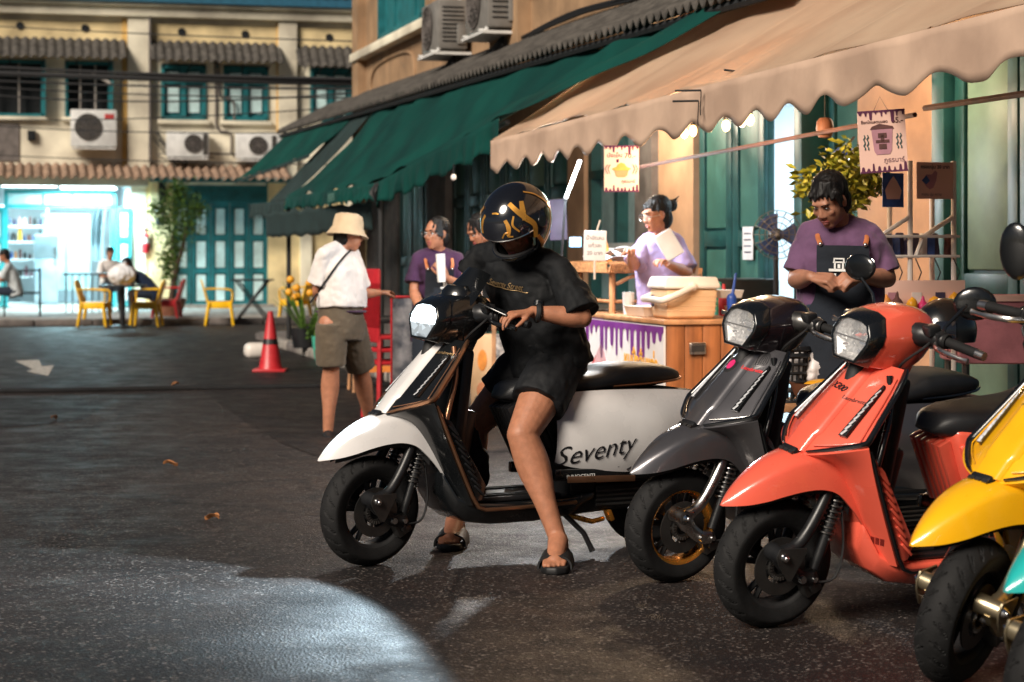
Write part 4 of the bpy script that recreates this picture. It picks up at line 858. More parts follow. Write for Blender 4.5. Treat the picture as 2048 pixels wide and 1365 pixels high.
def limb(mb, pts, rs, n=20):
    q = [Vector((p[0], p[1], p[2])) for p in pts]
    if len(q) < 3: mb.capsule(q[0], rs[0], q[1], rs[1], n); return
    P = crv(q, 7); Rr = [v.x for v in crv([(r_, 0, 0) for r_ in rs], 7)]; mb.tube(P, Rr, n)
    mb.ball(P[0], rs[0] * .99, 18, 12); mb.ball(P[-1], rs[-1] * .99, 18, 12)
def hand(mb, w, d, nrm, side, curl=.55, spread=.10, s=1.0, thumb_out=.6, curls=None):
    d = Vector(d).normalized(); nrm = Vector(nrm); nrm = (nrm - d * nrm.dot(d)).normalized(); lat = d.cross(nrm) * side   # lat points to the thumb side
    w = Vector(w)
    for i, (o, L, r) in enumerate(((.030, .078, .0088), (.0100, .086, .0090), (-.0105, .080, .0086), (-.0295, .064, .0076))):
        k = w + lat * o * .72 * s + d * .010 * s; kn = w + lat * o * s + d * (.088 - .004 * abs(i - 1.2)) * s - nrm * .004 * s
        mb.capsule(k, .0135 * s, kn, .0112 * s, 8)
        p = kn; a = curls[i] if curls else curl; ang = 0; base = (d + lat * spread * (1.4 - i)).normalized()
        for j, f in enumerate((.46, .31, .23)):
            ang += a * (.75 if j == 0 else 1.1); q = p + (base * math.cos(ang) + nrm * math.sin(ang)) * L * f * s
            mb.capsule(p, r * s * (1.05 - .08 * j), q, r * s * (.98 - .1 * j), 8); p = q
    t0 = w + lat * .020 * s + d * .018 * s; t1 = t0 + (lat * thumb_out + d * .75 + nrm * .35).normalized() * .042 * s; t2 = t1 + (lat * thumb_out * .5 + d + nrm * .45).normalized() * .032 * s; t3 = t2 + (d + nrm * .5 + lat * .1).normalized() * .026 * s
    mb.capsule(t0, .014 * s, t1, .0115 * s, 8); mb.capsule(t1, .0112 * s, t2, .0098 * s, 8); mb.capsule(t2, .0098 * s, t3, .0082 * s, 8)
    mb.capsule(w - d * .01, .021 * s, w + d * .06 * s, .017 * s, 8)
def head(mb, c, F, U=(0, 0, 1), s=1.0):
    F, U, L = basis(F, U); c = Vector(c); Q = Matrix((L, F, U)).transposed().to_quaternion()
    def P_(l, f, u): return c + (L * l + F * f + U * u) * s
    mb.ball(P_(0, -.012, .025), (.074 * s, .093 * s, .092 * s), 18, 14, rot=Q); mb.ball(P_(0, .028, -.03), (.063 * s, .062 * s, .083 * s), 16, 12, rot=Q)
    mb.ball(P_(0, .048, -.088), (.034 * s, .034 * s, .028 * s), 12, 8, rot=Q); mb.ball(P_(0, .005, -.065), (.058 * s, .06 * s, .045 * s), 12, 8, rot=Q)
    mb.capsule(P_(0, .082, .014), .007 * s, P_(0, .097, -.024), .0115 * s, 8); mb.ball(P_(.012, .093, -.03), .009 * s, 8, 6); mb.ball(P_(-.012, .093, -.03), .009 * s, 8, 6)
    for e in (-1, 1): mb.ball(P_(e * .074, -.005, -.005), (.010 * s, .019 * s, .031 * s), 10, 8, rot=Q); mb.ball(P_(e * .036, .066, -.018), (.021 * s, .017 * s, .02 * s), 10, 8, rot=Q)
    mb.capsule(P_(-.03, .078, .03), .011 * s, P_(.03, .078, .03), .011 * s, 8)
    return P_, Q
def face(root, c, F, U=(0, 0, 1), s=1.0, closed=False, brow=True, mouth_open=0):
    F, U, L = basis(F, U); c = Vector(c); Q = Matrix((L, F, U)).transposed().to_quaternion()
    def P_(l, f, u): return c + (L * l + F * f + U * u) * s
    for e in (-1, 1):
        if not closed: mb = MB(); mb.ball(P_(e * .031, .0775, .004), (.0135 * s, .007 * s, .0058 * s), 12, 8, rot=Q); ey = obj('eye', mb, 'eye_white', root); mb = MB(); mb.ball(P_(e * .031, .0835, .0035), (.0058 * s, .003 * s, .0055 * s), 10, 8, rot=Q); obj('iris', mb, 'eye_dark', ey)
        mb = MB(); mb.tube(crv([P_(e * .016, .081, .0105), P_(e * .031, .0855, .0125), P_(e * .046, .076, .008)], 3), .0022 * s, 5); obj('eyelid', mb, 'eye_dark', root)
        if brow: mb = MB(); mb.tube(crv([P_(e * .014, .0905, .026), P_(e * .032, .0895, .032), P_(e * .052, .076, .027)], 3), [.0042 * s] * 4 + [.0025 * s] * 3, 5, flat=.6); obj('eyebrow', mb, 'hair_black', root)
    mb = MB(); mb.tube(crv([P_(-.021, .077, -.0615), P_(-.008, .0895, -.056), P_(0, .0895, -.0575), P_(.008, .0895, -.056), P_(.021, .077, -.0615)], 3), [.002 * s] + [.0045 * s] * 11 + [.002 * s], 6); mb.tube(crv([P_(-.017, .079, -.066 - mouth_open), P_(0, .0895, -.0675 - mouth_open), P_(.017, .079, -.066 - mouth_open)], 4), [.002 * s] + [.0052 * s] * 7 + [.002 * s], 6); obj('lips', mb, 'lips', root)
def hair_cap(root, c, F, U=(0, 0, 1), s=1.0, fringe=.35, back=.5, extra=None, name='hair', seed=0):
    F, U, L = basis(F, U); c = Vector(c); mb = MB(); Q = Matrix((L, F, U)).transposed().to_quaternion()
    def P_(l, f, u): return c + (L * l + F * f + U * u) * s
    mb.ball(P_(0, -.034, .047), (.084 * s, .092 * s, .086 * s), 18, 12, rot=Q); mb.ball(P_(0, -.055, -.02), (.076 * s, .058 * s, (.075 + .04 * back) * s), 14, 10, rot=Q)
    rnd = random.Random(seed)
    for k in range(30):
        a = -1.35 + 2.7 * k / 29; r0 = P_(.05 * math.sin(a) + .012, .035 * math.cos(a) - .01, .112 - .012 * abs(a)); q = P_(.080 * math.sin(a), .083 * math.cos(a) - .002, .078 - fringe * (.06 + .04 * rnd.random()) - .055 * max(0, abs(a) - .55)); mb.capsule(r0, .013 * s, q + L * (rnd.uniform(-.012, .012) * s) + U * (rnd.uniform(-.018, .012) * s), .0045 * s, 6)
    if extra: extra(mb, P_)
    return obj(name, mb, 'hair_black', root, remesh=.005, smooth_it=2, smooth=170, disp=lambda c: .004 * noise.noise(Vector((c.x * 90, c.y * 90, c.z * 14))))
FOLD = lambda amp, sc, seed: (lambda c: amp * (noise.noise(Vector((c.x * sc + seed, c.y * sc, c.z * sc * .6))) + .5 * noise.noise(c * sc * 2.3)))
def torso(mb, hip, sh, lat_h, lat_s, tab, bow=0.0):
    hip = Vector(hip); sh = Vector(sh); up = (sh - hip); rings = []
    for t, a, b in tab:
        lat = Vector(lat_h).normalized().lerp(Vector(lat_s).normalized(), max(0, min(1, t))).normalized(); sp = up.normalized(); f = lat.cross(sp).normalized(); ctr = hip + up * t + f * (-bow) * math.sin(math.pi * max(0, min(1, t)))
        rings.append([ctr + lat * a * math.copysign(abs(math.cos(w)) ** .8, math.cos(w)) + f * b * math.copysign(abs(math.sin(w)) ** .85, math.sin(w)) for w in [2 * math.pi * j / 24 for j in range(24)]])
    mb.loft(rings)
def foot(mb, an, d, L=.25, s=1.0):
    d = Vector(d); d.z = 0; d.normalize(); an = Vector(an); z0 = an.z; lat = Vector((-d.y, d.x, 0))
    heel = an - d * .045 * s + Vector((0, 0, -z0 + .03)); ball = an + d * .13 * s + Vector((0, 0, -z0 + .028)); mb.capsule(an, .036 * s, heel, .033 * s, 10); mb.capsule(heel + Vector((0, 0, .012)), .033 * s, ball + Vector((0, 0, .012)), .036 * s, 14); mb.capsule(an + d * .02, .038 * s, ball + Vector((0, 0, .016)), .031 * s, 14)
    for i in range(5):
        o = -.032 + .016 * i; p = ball + lat * o * s + d * .01 + Vector((0, 0, .016)); mb.capsule(p, .013 * s, p + d * (.052 - .010 * abs(i - 1)) * s + Vector((0, 0, -.010)), .0095 * s, 7)
def slide(name, root, an, d, m='rubber_black', lift=0, k=1.0):
    d = Vector(d); d.z = 0; d.normalize(); T = frame(Vector((an[0], an[1], 0)), d, (0, 0, 1)) @ Matrix.Diagonal((k, k, 1.1, 1)); mb = MB()
    o = [(-.085, .0), (-.075, .032), (-.03, .042), (.06, .044), (.13, .054), (.19, .046), (.215, .012), (.205, -.025), (.16, -.048), (.06, -.045), (-.03, -.042), (-.075, -.032)]
    mb.prism(o, 0, .028, T); sl = obj(name, mb, m, root, bevel=.008)
    mb = MB(); mb.grid(lambda u, v: T @ Vector((.035 + .115 * v, -.0525 * math.cos(math.pi * u) * (1 + .05 * v), .010 + .068 * math.sin(math.pi * u) ** .6 * (1 - .30 * v))), 16, 6); obj('strap', mb, m, sl, solid=.008, smooth=80)
def shoe(root, an, d, m='rubber_black'):
    d = Vector(d); d.z = 0; d.normalize(); an = Vector(an); T = frame(Vector((an.x, an.y, an.z - .085)), d, (0, 0, 1)); mb = MB()
    o = [(-.085, .0), (-.075, .032), (-.03, .042), (.06, .044), (.13, .05), (.19, .042), (.212, .012), (.2, -.025), (.16, -.045), (.06, -.042), (-.03, -.04), (-.075, -.03)]
    mb.prism(o, 0, .03, T); s = obj('shoe', mb, m, root, bevel=.006)
    mb = MB(); mb.capsule(T @ Vector((-.03, 0, .05)), .042, T @ Vector((.03, 0, .055)), .04); mb.capsule(T @ Vector((.02, 0, .05)), .04, T @ Vector((.16, 0, .035)), .032); obj('upper', mb, m, s, remesh=.008, smooth_it=3, smooth=170)

TEE = [(-.16, .190, .135), (-.05, .188, .138), (.2, .178, .135), (.5, .182, .132), (.75, .198, .128), (.9, .190, .110), (1.0, .150, .085), (1.06, .085, .068), (1.10, .066, .062)]
def figure(label, J, shirt, lower=None, lower_to=.8, sleeve=(.85, .85), hair=True, k=1.0, wide=1.0, hands=None, vox=.008, skin='skin', cat='person', shoes='shoe', group=None, face_s=1.0, headless=False, tee=None, fringe=.35, closed=False, hair_extra=None, fold=.010, apron=None, mouth_open=0, bow=.02, legk=1.0, footk=1.0, slv=1.0):
    g = {n: Vector(v) for n, v in J.items()}; hipc = (g['hipL'] + g['hipR']) / 2; shc = (g['shL'] + g['shR']) / 2
    root = thing('person', label, cat, (hipc.x, hipc.y, 0), group=group); inv = Matrix.Translation((-hipc.x, -hipc.y, 0))
    for n in g:
        if n not in ('F', 'HU'): g[n] = inv @ g[n]
    hipc = inv @ hipc; shc = inv @ shc; lat_h = g['hipL'] - g['hipR']; lat_s = g['shL'] - g['shR']; F = g['F']; HU = g.get('HU', Vector((0, 0, 1)))
    b = MB(); torso(b, hipc, shc, lat_h, lat_s, [(t, a * .84 * wide, d * .84 * wide) for t, a, d in TEE], bow)
    neck = shc + (g['head'] - shc) * .3; b.capsule(shc, .058 * k, g['head'] - F.normalized() * .025 + (shc - g['head']) * .25, .052 * k)
    if not headless: head(b, g['head'], F, HU, face_s)
    for s, sd in (('L', 1), ('R', -1)):
        limb(b, [g['sh' + s], lerp(g['sh' + s], g['el' + s], .45), g['el' + s]], [.040 * k * wide, .045 * k * wide, .037 * k * wide]); limb(b, [g['el' + s], lerp(g['el' + s], g['wr' + s], .3), g['wr' + s]], [.0365 * k * wide, .041 * k * wide, .026 * k])
        h = (hands or {}).get(s, {}); d = Vector(h.get('d', g['wr' + s] - g['el' + s])); hand(b, g['wr' + s] + d.normalized() * .012, d, h.get('n', (0, 0, -1)), h.get('side', sd), h.get('curl', .55), h.get('spread', .1), h.get('s', k), thumb_out=h.get('thumb', .6), curls=h.get('curls'))
        if 'kn' + s in g:
            limb(b, [g['hip' + s], lerp(g['hip' + s], g['kn' + s], .5), g['kn' + s]], [.085 * k * wide * legk, .078 * k * wide * legk, .055 * k * wide * legk]); kn, an = g['kn' + s], g['an' + s]; dd = (an - kn); fwd = Vector(g['toe' + s]); calf = lerp(kn, an, .3) - fwd.normalized() * .018
            limb(b, [kn, calf, lerp(kn, an, .65), an], [.054 * k * wide * legk, .061 * k * wide * legk, .043 * k * legk, .034 * k * legk])
            if shoes != 'shoe': foot(b, an, fwd, s=k * footk)
    obj('body', b, skin, root, remesh=vox, smooth_it=4, smooth=170)
    t = MB(); torso(t, hipc, shc, lat_h, lat_s, [(q, a * wide, d * wide) for q, a, d in (tee or TEE)], bow)
    for s in 'LR':
        e = lerp(g['sh' + s], g['el' + s], sleeve if isinstance(sleeve, float) else sleeve[s == 'R']); dr = (e - g['sh' + s]).normalized(); limb(t, [g['sh' + s], lerp(g['sh' + s], e, .5)], [.058 * k * wide * slv, .066 * k * wide * slv]); t.tube([lerp(g['sh' + s], e, .1), lerp(g['sh' + s], e, .5), e], [.056 * k * wide * slv, .069 * k * wide * slv, .082 * k * wide * slv], 18)
    for s in 'LR': t.capsule(shc + (shc - hipc).normalized() * .035, .066 * k * wide, lerp(shc, g['sh' + s], .88) + (shc - hipc).normalized() * .006, .060 * k * wide * slv)
    obj('shirt', t, shirt, root, remesh=vox, smooth_it=4, smooth=170, disp=FOLD(fold, 11, hash(label) % 50))
    if lower and 'knL' in g:
        q = MB(); torso(q, hipc, shc, lat_h, lat_h, [(-.22, .16 * wide, .125 * wide), (-.1, .180 * wide, .14 * wide), (.06, .182 * wide, .142 * wide), (.16, .178 * wide, .138 * wide), (.27, .172 * wide, .134 * wide)])
        for s in 'LR':
            P0, P1 = g['hip' + s], g['kn' + s]
            if lower_to <= 1: q.tube([P0 + (P0 - P1) * .05, lerp(P0, P1, lower_to * .5), lerp(P0, P1, lower_to)], [.105 * k * wide * (.4 + .6 * legk), .108 * k * wide * (.4 + .6 * legk), .104 * k * wide * (.3 + .7 * legk)], 18)
            else: an = lerp(P1, g['an' + s], lower_to - 1); q.tube([P0, P1], [.1 * k * wide, .075 * k * wide], 16); q.ball(P1, .075 * k); q.tube([P1, an], [.075 * k, .06 * k], 16)
        obj('shorts' if lower_to <= 1 else 'trousers', q, lower, root, remesh=vox, smooth_it=8, smooth=170, disp=FOLD(fold * .6, 12, 5))
    if hair and not headless: face(root, g['head'], F, HU, face_s, closed, mouth_open=mouth_open); hair_cap(root, g['head'], F, HU, face_s, fringe, extra=hair_extra, seed=hash(label) % 99)
    if shoes and 'anL' in g:
        for s in 'LR': (shoe if shoes == 'shoe' else lambda r, a, d: slide('slide_sandal', r, a, d, k=footk))(root, g['an' + s], g['toe' + s])
    if apron:
        lat = lat_s.normalized(); up = (shc - hipc).normalized(); f = -lat.cross(up).normalized() if lat.cross(up).dot(F) < 0 else lat.cross(up).normalized()
        dep = .150 * wide; mb = MB()
        def ap(u, v):
            x = -1 + 2 * u; hw = interp([(0, .19), (.42, .185), (.5, .16), (.62, .115), (1, .105)], v)[0] * wide; z = -.55 + 1.41 * v; base = hipc + (shc - hipc) * z if z > 0 else hipc + Vector((0, 0, z * (shc - hipc).length))
            wrap_ = (dep + (.012 if v > .9 else 0)) * (1 - .38 * (x * hw / (.2 * wide)) ** 2) - (.03 * max(0, v - .75) * 4 * .4)
            return base + lat * x * hw + f * wrap_ + Vector((0, 0, .006 * math.sin(u * 13) * (1 - v)))
        a = obj('apron', MB().grid(ap, 22, 30), 'apron_navy', root, solid=.006, smooth=80)
        for e in (-1, 1):
            tp = hipc + (shc - hipc) * .87 + lat * e * .09 * wide + f * (dep * .9); mb = MB(); mb.tube(crv([tp, hipc + (shc - hipc) * .96 + lat * e * .10 * wide + f * .095, shc + lat * e * .095 * wide + up * .035, shc + lat * e * .085 * wide - f * .08], 5), .011, 6, flat=.35, up=f); obj('apron_strap', mb, 'tan_leather', a, smooth=60)
            mb = MB(); mb.ball(tp + f * .008, .010); obj('rivet', mb, 'steel', a)
        # emblem on the bib: a little house on legs
        o_ = hipc + (shc - hipc) * apron.get('ez', .64) + f * (dep + .012) + lat * apron.get('ex', 0); E = frame(o_, lat, up); mb = MB(); sz = .06
        for x, z, w, h in ((0, .35, .9, .12), (0, -.25, 1.5, .2), (-.3, .1, .14, .6), (.3, .1, .14, .6), (-.28, -.8, .16, .6), (.28, -.8, .16, .6), (0, .05, .2, .3), (0, .62, .8, .1), (-.36, .5, .1, .3), (.36, .5, .1, .3)): mb.box((x * sz, 0, z * sz), (w * sz, .004, h * sz))
        mb.v = [tuple(E @ Vector(v)) for v in mb.v]; obj('emblem', mb, 'letter_white', a)
        if apron.get('patch'):
            for dz in (0, -.035): mb = MB(); mb.box((0, 0, 0), (.075, .006, .02)); mb.v = [tuple(frame(hipc + (shc - hipc) * .72 + f * (dep - .002) + lat * .075 + up * dz, lat, up) @ Vector(v)) for v in mb.v]; obj('leather_patch', mb, 'tan_leather', a)
    return root, g, inv

# ------------------------------------------------------------------ the rider
def SC(u, y, z): return Vector((-.598 + .883 * u + .47 * y, 8.42 + .47 * u - .883 * y, z))
gripL = scooters['rider'][1] @ scooters['rider'][2] @ Vector((-.49, .30, 1.052)); gripR = scooters['rider'][1] @ scooters['rider'][2] @ Vector((-.49, -.30, 1.052))
HF = Vector((-.48, -.66, -.58)).normalized()
RJ = dict(hipL=SC(.86, .10, .85), hipR=SC(.86, -.10, .85), shL=(.208, 8.59, 1.245), shR=(-.132, 8.87, 1.300), elL=(.300, 8.48, 1.040), elR=(-.228, 8.97, 1.118),
          wrL=gripL + Vector((.085, .02, .035)), wrR=gripR + Vector((.04, .06, .04)), knL=SC(.60, .235, .545), knR=(-.165, 8.93, .55), anL=SC(.70, .375, .105), anR=(-.255, 9.06, .105), toeL=(-.93, -.36, 0), toeR=(-.95, -.1, 0), head=(.022, 8.585, 1.415), F=HF, HU=(-.15, -.35, .9))
TEE_R = [(-.10, .20, .150), (0, .205, .155), (.2, .195, .15), (.5, .19, .142), (.75, .20, .135), (.9, .19, .115), (1.0, .155, .09), (1.06, .09, .07), (1.10, .068, .064)]
rider, rg, rinv = figure('man in black tee and glossy helmet straddling the white scooter', RJ, 'tee_black', 'shorts_black', .60, sleeve=(.92, .36), hair=False, vox=.0052, shoes='slide', tee=TEE_R, wide=1.09, fold=.014, legk=1.10, footk=1.18,
    hands=dict(L=dict(d=(-.82, -.45, -.12), n=(-.15, .05, -1), curls=(.35, .5, .6, .45), spread=.16), R=dict(d=(-.75, -.4, -.2), n=(0, 0, -1), curl=.8)))
face(rider, rg['head'], HF, (-.15, -.35, .9), 1.0, True)
# lettering across the chest
lat = (rg['shL'] - rg['shR']).normalized(); hipc = (rg['hipL'] + rg['hipR']) / 2; shc = (rg['shL'] + rg['shR']) / 2; upv = (shc - hipc).normalized(); fw = lat.cross(upv).normalized()
if fw.y > 0: fw = -fw
txt = fonted('chest_lettering', 'Seventy Street', .034, 'gold_letter', Matrix.Identity(4), None, ext=.001, shear=.3)
def onchest(name, pts, r, m='gold_letter'):
    mb = MB(); mb.tube(pts, r, 5); return obj(name, mb, m, rider)
ct = hipc + (shc - hipc) * .87 + fw * .168 + lat * -.012; txt.parent = rider; txt.matrix_local = frame(ct, lat, -fw.cross(lat) if False else fw) @ Matrix.Identity(4)
xa = lat; za = fw; ya = za.cross(xa); mm = Matrix((xa, ya, za)).transposed().to_4x4(); mm.translation = ct; txt.matrix_local = mm

shirt_o = [c for c in rider.children if c.name.startswith('shirt')][0]; bvh = BVHTree.FromPolygons([v.co for v in shirt_o.data.vertices], [tuple(p.vertices) for p in shirt_o.data.polygons])
def stick(co, off=.003):
    h = bvh.ray_cast(co + fw * .4, -fw); return (h[0] + fw * off) if h[0] is not None else co
for v in txt.data.vertices: v.co = stick(mm @ Vector((v.co.x, v.co.y, 0)), .003 + (.0015 if v.co.z > 0 else 0))
txt.matrix_local = Matrix.Identity(4)
mb = MB(); mb.tube([stick(mm @ Vector((-.125 + .255 * k / 24, -.016, 0)), .003) for k in range(25)], .0022, 5); obj('chest_underline', mb, 'gold_letter', rider)
# helmet
mat('helmet_paint', (.008, .009, .012), .18, var=.05, coat=1); mat('visor_smoke', (.012, .014, .02), .06, var=.03, coat=1); mat('helmet_gold', (.80, .38, .06), .3, .6, var=.12, coat=1); mat('helmet_lining', (.02, .02, .022), .8, var=.2)
F, U, L = basis(HF, (-.15, -.35, .9)); hc = Vector(RJ['head']) + U * .035 - F * .012; HT = Matrix((L, F, U)).transposed().to_4x4(); HT.translation = hc      # helmet frame: x left, y forward, z up
hm = thing('helmet', 'glossy black full-face helmet with orange stripes on the rider', 'helmet', T=HT)
def hp(az, el, r=1.0):      # az from the front, el up
    a, e = R(az), R(el); x = math.sin(a) * math.cos(e); y = math.cos(a) * math.cos(e); z = math.sin(e); low = max(0, -z)
    return Vector((x * .136 * (1 - .10 * low), y * (.165 if y < 0 else .160 + .012 * low), z * .158 + (.0 if y > 0 else 0))) * r
def hshell():
    mb = MB(); NA, NE = 96, 48; idx = {}
    for i in range(NA):
        for j in range(NE + 1): idx[i, j] = len(mb.v); mb.v.append(tuple(hp(-180 + 360 * i / NA, -58 + 148 * j / NE)))
    for i in range(NA):
        for j in range(NE):
            az = -180 + 360 * (i + .5) / NA; el = -58 + 148 * (j + .5) / NE
            if abs(az) < 66 and -30 < el < 22: continue
            mb.f.append((idx[i, j], idx[(i + 1) % NA, j], idx[(i + 1) % NA, j + 1], idx[i, j + 1]))
    return mb
obj('shell', hshell(), 'helmet_paint', hm, solid=.012, smooth=60)
mb = MB(); mb.grid(lambda u, v: hp(-84 + 168 * u, 6 + 42 * v, 1.05 + .012 * math.sin(math.pi * v)), 40, 16); obj('visor', mb, 'visor_smoke', hm, solid=.003, smooth=80)
mb = MB(); mb.tube([hp(-84 + 168 * k / 40, 5.5, 1.055) for k in range(41)], .004, 6); obj('visor_rim', mb, 'chrome', hm)
for e in (-1, 1): mb = MB(); mb.cyl(hp(86 * e, 8, 1.0), hp(86 * e, 8, 1.10), .028, .024, 18); obj('visor_pivot', mb, 'helmet_paint', hm)
mb = MB(); mb.ball((0, 0, .0), (.118, .138, .135), 24, 16); obj('lining', MB().grid(lambda u, v: hp(-180 + 360 * u, -56 + 20 * v, .93), 60, 4), 'helmet_lining', hm)
mb = MB(); mb.tube([hp(-180 + 360 * k / 60, -57, .985) for k in range(60)], .011, 8, closed=True); obj('neck_roll', mb, 'helmet_lining', hm)
mb = MB(); mb.tube([hp(-64 + 128 * k / 30, -31, 1.0) for k in range(31)], .008, 8); obj('chin_edge', mb, 'helmet_lining', hm)
mb = MB(); mb.box(hp(0, -44, 1.0), (.075, .02, .02)); obj('chin_vent', mb, 'black_plastic', hm, bevel=.005)
def ribbon(pts, w, r=1.095, n=6):
    mb = MB(); P0 = [hp(a, e, r) for a, e in pts]; C_ = crv(P0, n); vs = []; fs = []
    for i, p in enumerate(C_):
        t = (C_[min(i + 1, len(C_) - 1)] - C_[max(i - 1, 0)]).normalized(); nn = p.normalized(); b = t.cross(nn).normalized(); ww = w * (1 - .25 * abs(2 * i / (len(C_) - 1) - 1)); vs += [p + b * ww, p - b * ww]
    for i in range(len(C_) - 1): fs.append((2 * i, 2 * i + 1, 2 * i + 3, 2 * i + 2))
    return mb.add(vs, fs)
for pts, w in (([(72, 52), (62, 38), (58, 26)], .012), ([(40, 58), (52, 42), (62, 27), (70, 12), (66, -6)], .013), ([(70, -6), (78, -22), (82, -36)], .010), ([(-50, 46), (-60, 30), (-66, 10)], .010), ([(100, 60), (112, 40), (118, 10), (112, -30)], .005)):
    obj('orange_stripe', ribbon(pts, w), 'helmet_gold', hm, solid=.002)
for pts, w in (([(-30, 40), (-34, 26), (-32, 12)], .009), ([(24, 36), (28, 24), (25, 13)], .010), ([(10, 46), (2, 47), (-8, 46)], .004), ([(44, 14), (36, 26), (42, 38)], .005)): obj('visor_reflection', ribbon(pts, w, 1.075), 'helmet_gold', hm, solid=.002)  # gold reflections on the visor, put in as ribbons
mb = MB(); mb.tube(crv([hp(14, 11, 1.075), hp(20, 17, 1.078), hp(28, 16, 1.078), hp(24, 12, 1.077), hp(32, 10, 1.075)], 4), .004, 5); obj('visor_mark', mb, 'helmet_gold', hm)
mb = MB(); mb.tube(crv([hp(60, -40, .98), hp(35, -58, .9), hp(10, -70, .86), hp(0, -72, .84)], 5), .0035, 5); obj('chin_strap', mb, 'gold_letter', hm)
# watch and bracelet on the near wrist
w = Vector(RJ['wrL']); dv = (Vector(RJ['wrL']) - Vector(RJ['elL'])).normalized(); wt = thing('watch', 'chunky black watch on the left wrist of the rider', 'watch', tuple(w))
T = frame((0, 0, 0), dv, (0, -.4, 1)); mb = MB(); mb.tube([T @ Vector((-.022, .034 * math.cos(a), .032 * math.sin(a))) for a in [2 * math.pi * j / 24 for j in range(24)]], .013, 8, closed=True, flat=1); obj('band', mb, 'rubber_black', wt)
mb = MB(); mb.cyl(T @ Vector((-.022, -.02, .026)), T @ Vector((-.022, -.028, .044)), .025, .023, 20); obj('case', mb, 'gloss_black', wt)
mb = MB(); mb.cyl(T @ Vector((-.022, -.0281, .0441)), T @ Vector((-.022, -.0285, .045)), .019, .019, 20); obj('dial', mb, 'dark_steel', wt)
ph = thing('smartphone', 'black smartphone held by the rider above the handlebar', 'phone', T=frame(gripL + Vector((-.07, .02, .045)), (-.8, .45, .35), (.3, -.1, .95))); mb = MB(); mb.box((0, 0, 0), (.145, .07, .008)); obj('case', mb, 'gloss_black', ph, bevel=.003); mb = MB(); mb.box((0, 0, .0046), (.135, .064, .0008)); obj('screen', mb, 'visor_smoke', ph)
mb = MB(); c0 = Vector((-.17, 8.77, .0)); mb.capsule(c0 + V3(.0, 0, .52), .03, c0 + V3(.01, 0, .42), .055); mb.capsule(c0 + V3(.01, 0, .42), .06, c0 + V3(.02, .01, .33), .052); mb.capsule(c0 + V3(-.02, 0, .62), .012, c0 + V3(-.0, 0, .5), .02)
sthing('bag', mb, 'tee_black', 'black drawstring bag hanging behind the leg shield of the white scooter', 'bag', remesh=.008, smooth_it=3, smooth=170, disp=FOLD(.008, 16, 3))

# ------------------------------------------------------------------ man in the bucket hat, seen from behind
b0 = gr(688, 872); X0, D0 = b0.x, b0.y
def BH(px, py, dd=0): return at(px, py, D0 + dd)
BJ = dict(hipL=BH(662, 650, -.05), hipR=BH(702, 652, .13), shL=BH(648, 508, -.10), shR=BH(706, 512, .24), elL=BH(634, 582, -.04), elR=BH(724, 588, .38), wrL=BH(650, 624, .16), wrR=BH(757, 586, .50), knL=BH(662, 738, -.02), knR=BH(722, 742, .30), anL=BH(656, 862), anR=BH(741, 852, .55), toeL=(.45, .85, 0), toeR=(.75, .65, 0), head=BH(698, 470, .10), F=(.86, .30, -.10))
bh, bg, binv = figure('man in beige bucket hat and white tee standing by the stall', BJ, 'tee_white', 'shorts_olive', .92, sleeve=.8, vox=.007, legk=1.1, tee=[(.24, .196, .15), (.32, .20, .15), (.5, .198, .145), (.75, .205, .135), (.9, .190, .112), (1.0, .150, .085), (1.06, .085, .068), (1.10, .066, .062)], hands=dict(L=dict(curl=.7), R=dict(curl=.7)))
c = bg['head'] + V3(-.005, -.012, .066)
mb = MB(); mb.lathe([(.0, .088), (.07, .086), (.098, .072), (.108, .03), (.112, -.01), (.135, -.05), (.155, -.075), (.152, -.078), (.13, -.055), (.106, -.015)], 36, Matrix.Translation(c) @ Euler((-.12, .1, 0)).to_matrix().to_4x4()); obj('bucket_hat', mb, 'hat_beige', bh, smooth=60, disp=FOLD(.006, 18, 2))
so_ = [q_ for q_ in bh.children if q_.name.startswith('shirt')][0]; bv2 = BVHTree.FromPolygons([v.co for v in so_.data.vertices], [tuple(p.vertices) for p in so_.data.polygons])
pp = [lerp(bg['shR'] + V3(.0, 0, .05), bg['hipL'] + V3(-.14, 0, .16), k / 24) for k in range(25)]; pp = [(lambda h, p: (h[0] + V3(0, -.004, 0)) if h[0] is not None else p + V3(0, -.1, 0))(bv2.ray_cast(p + V3(0, -1, 0), V3(0, 1, 0)), p) for p in pp]
mb = MB(); mb.tube(pp, .008, 6); obj('bag_strap', mb, 'tee_black', bh)
q = basis((.86, .30, -.10)); mb = MB()
for e in (-1, 1): cc = bg['head'] + q[0] * .1 + q[2] * .034 * e + q[1] * .002; mb.tube([cc + q[2] * .022 * math.cos(a) + q[1] * .02 * math.sin(a) for a in [2 * math.pi * j / 16 for j in range(16)]], .002, 5, closed=True); mb.tube([cc + q[2] * .022 * e, bg['head'] + q[2] * .078 * e - q[0] * .01], .002, 4)
obj('glasses', mb, 'steel', bh)
mb = MB(); T = Matrix.Translation((bg['hipL'] + bg['hipR']) / 2); mb.tube([T @ V3(.17 * math.cos(a), .128 * math.sin(a), .10) for a in [2 * math.pi * j / 28 for j in range(28)]], .018, 6, closed=True, flat=.5); obj('belt', mb, 'bark' if 'bark' in M else 'tee_plum', bh)
mb = MB(); mb.box(bg['hipR'] + V3(.02, -.135, -.02), (.06, .008, .012)); obj('pocket_tag', mb, 'hat_beige', bh)
mb = MB(); mb.tube([bg['wrL'] + V3(.03 * math.cos(a), .03 * math.sin(a), .0) for a in [2 * math.pi * j / 16 for j in range(16)]], .009, 6, closed=True); obj('watch', mb, 'steel', bh)
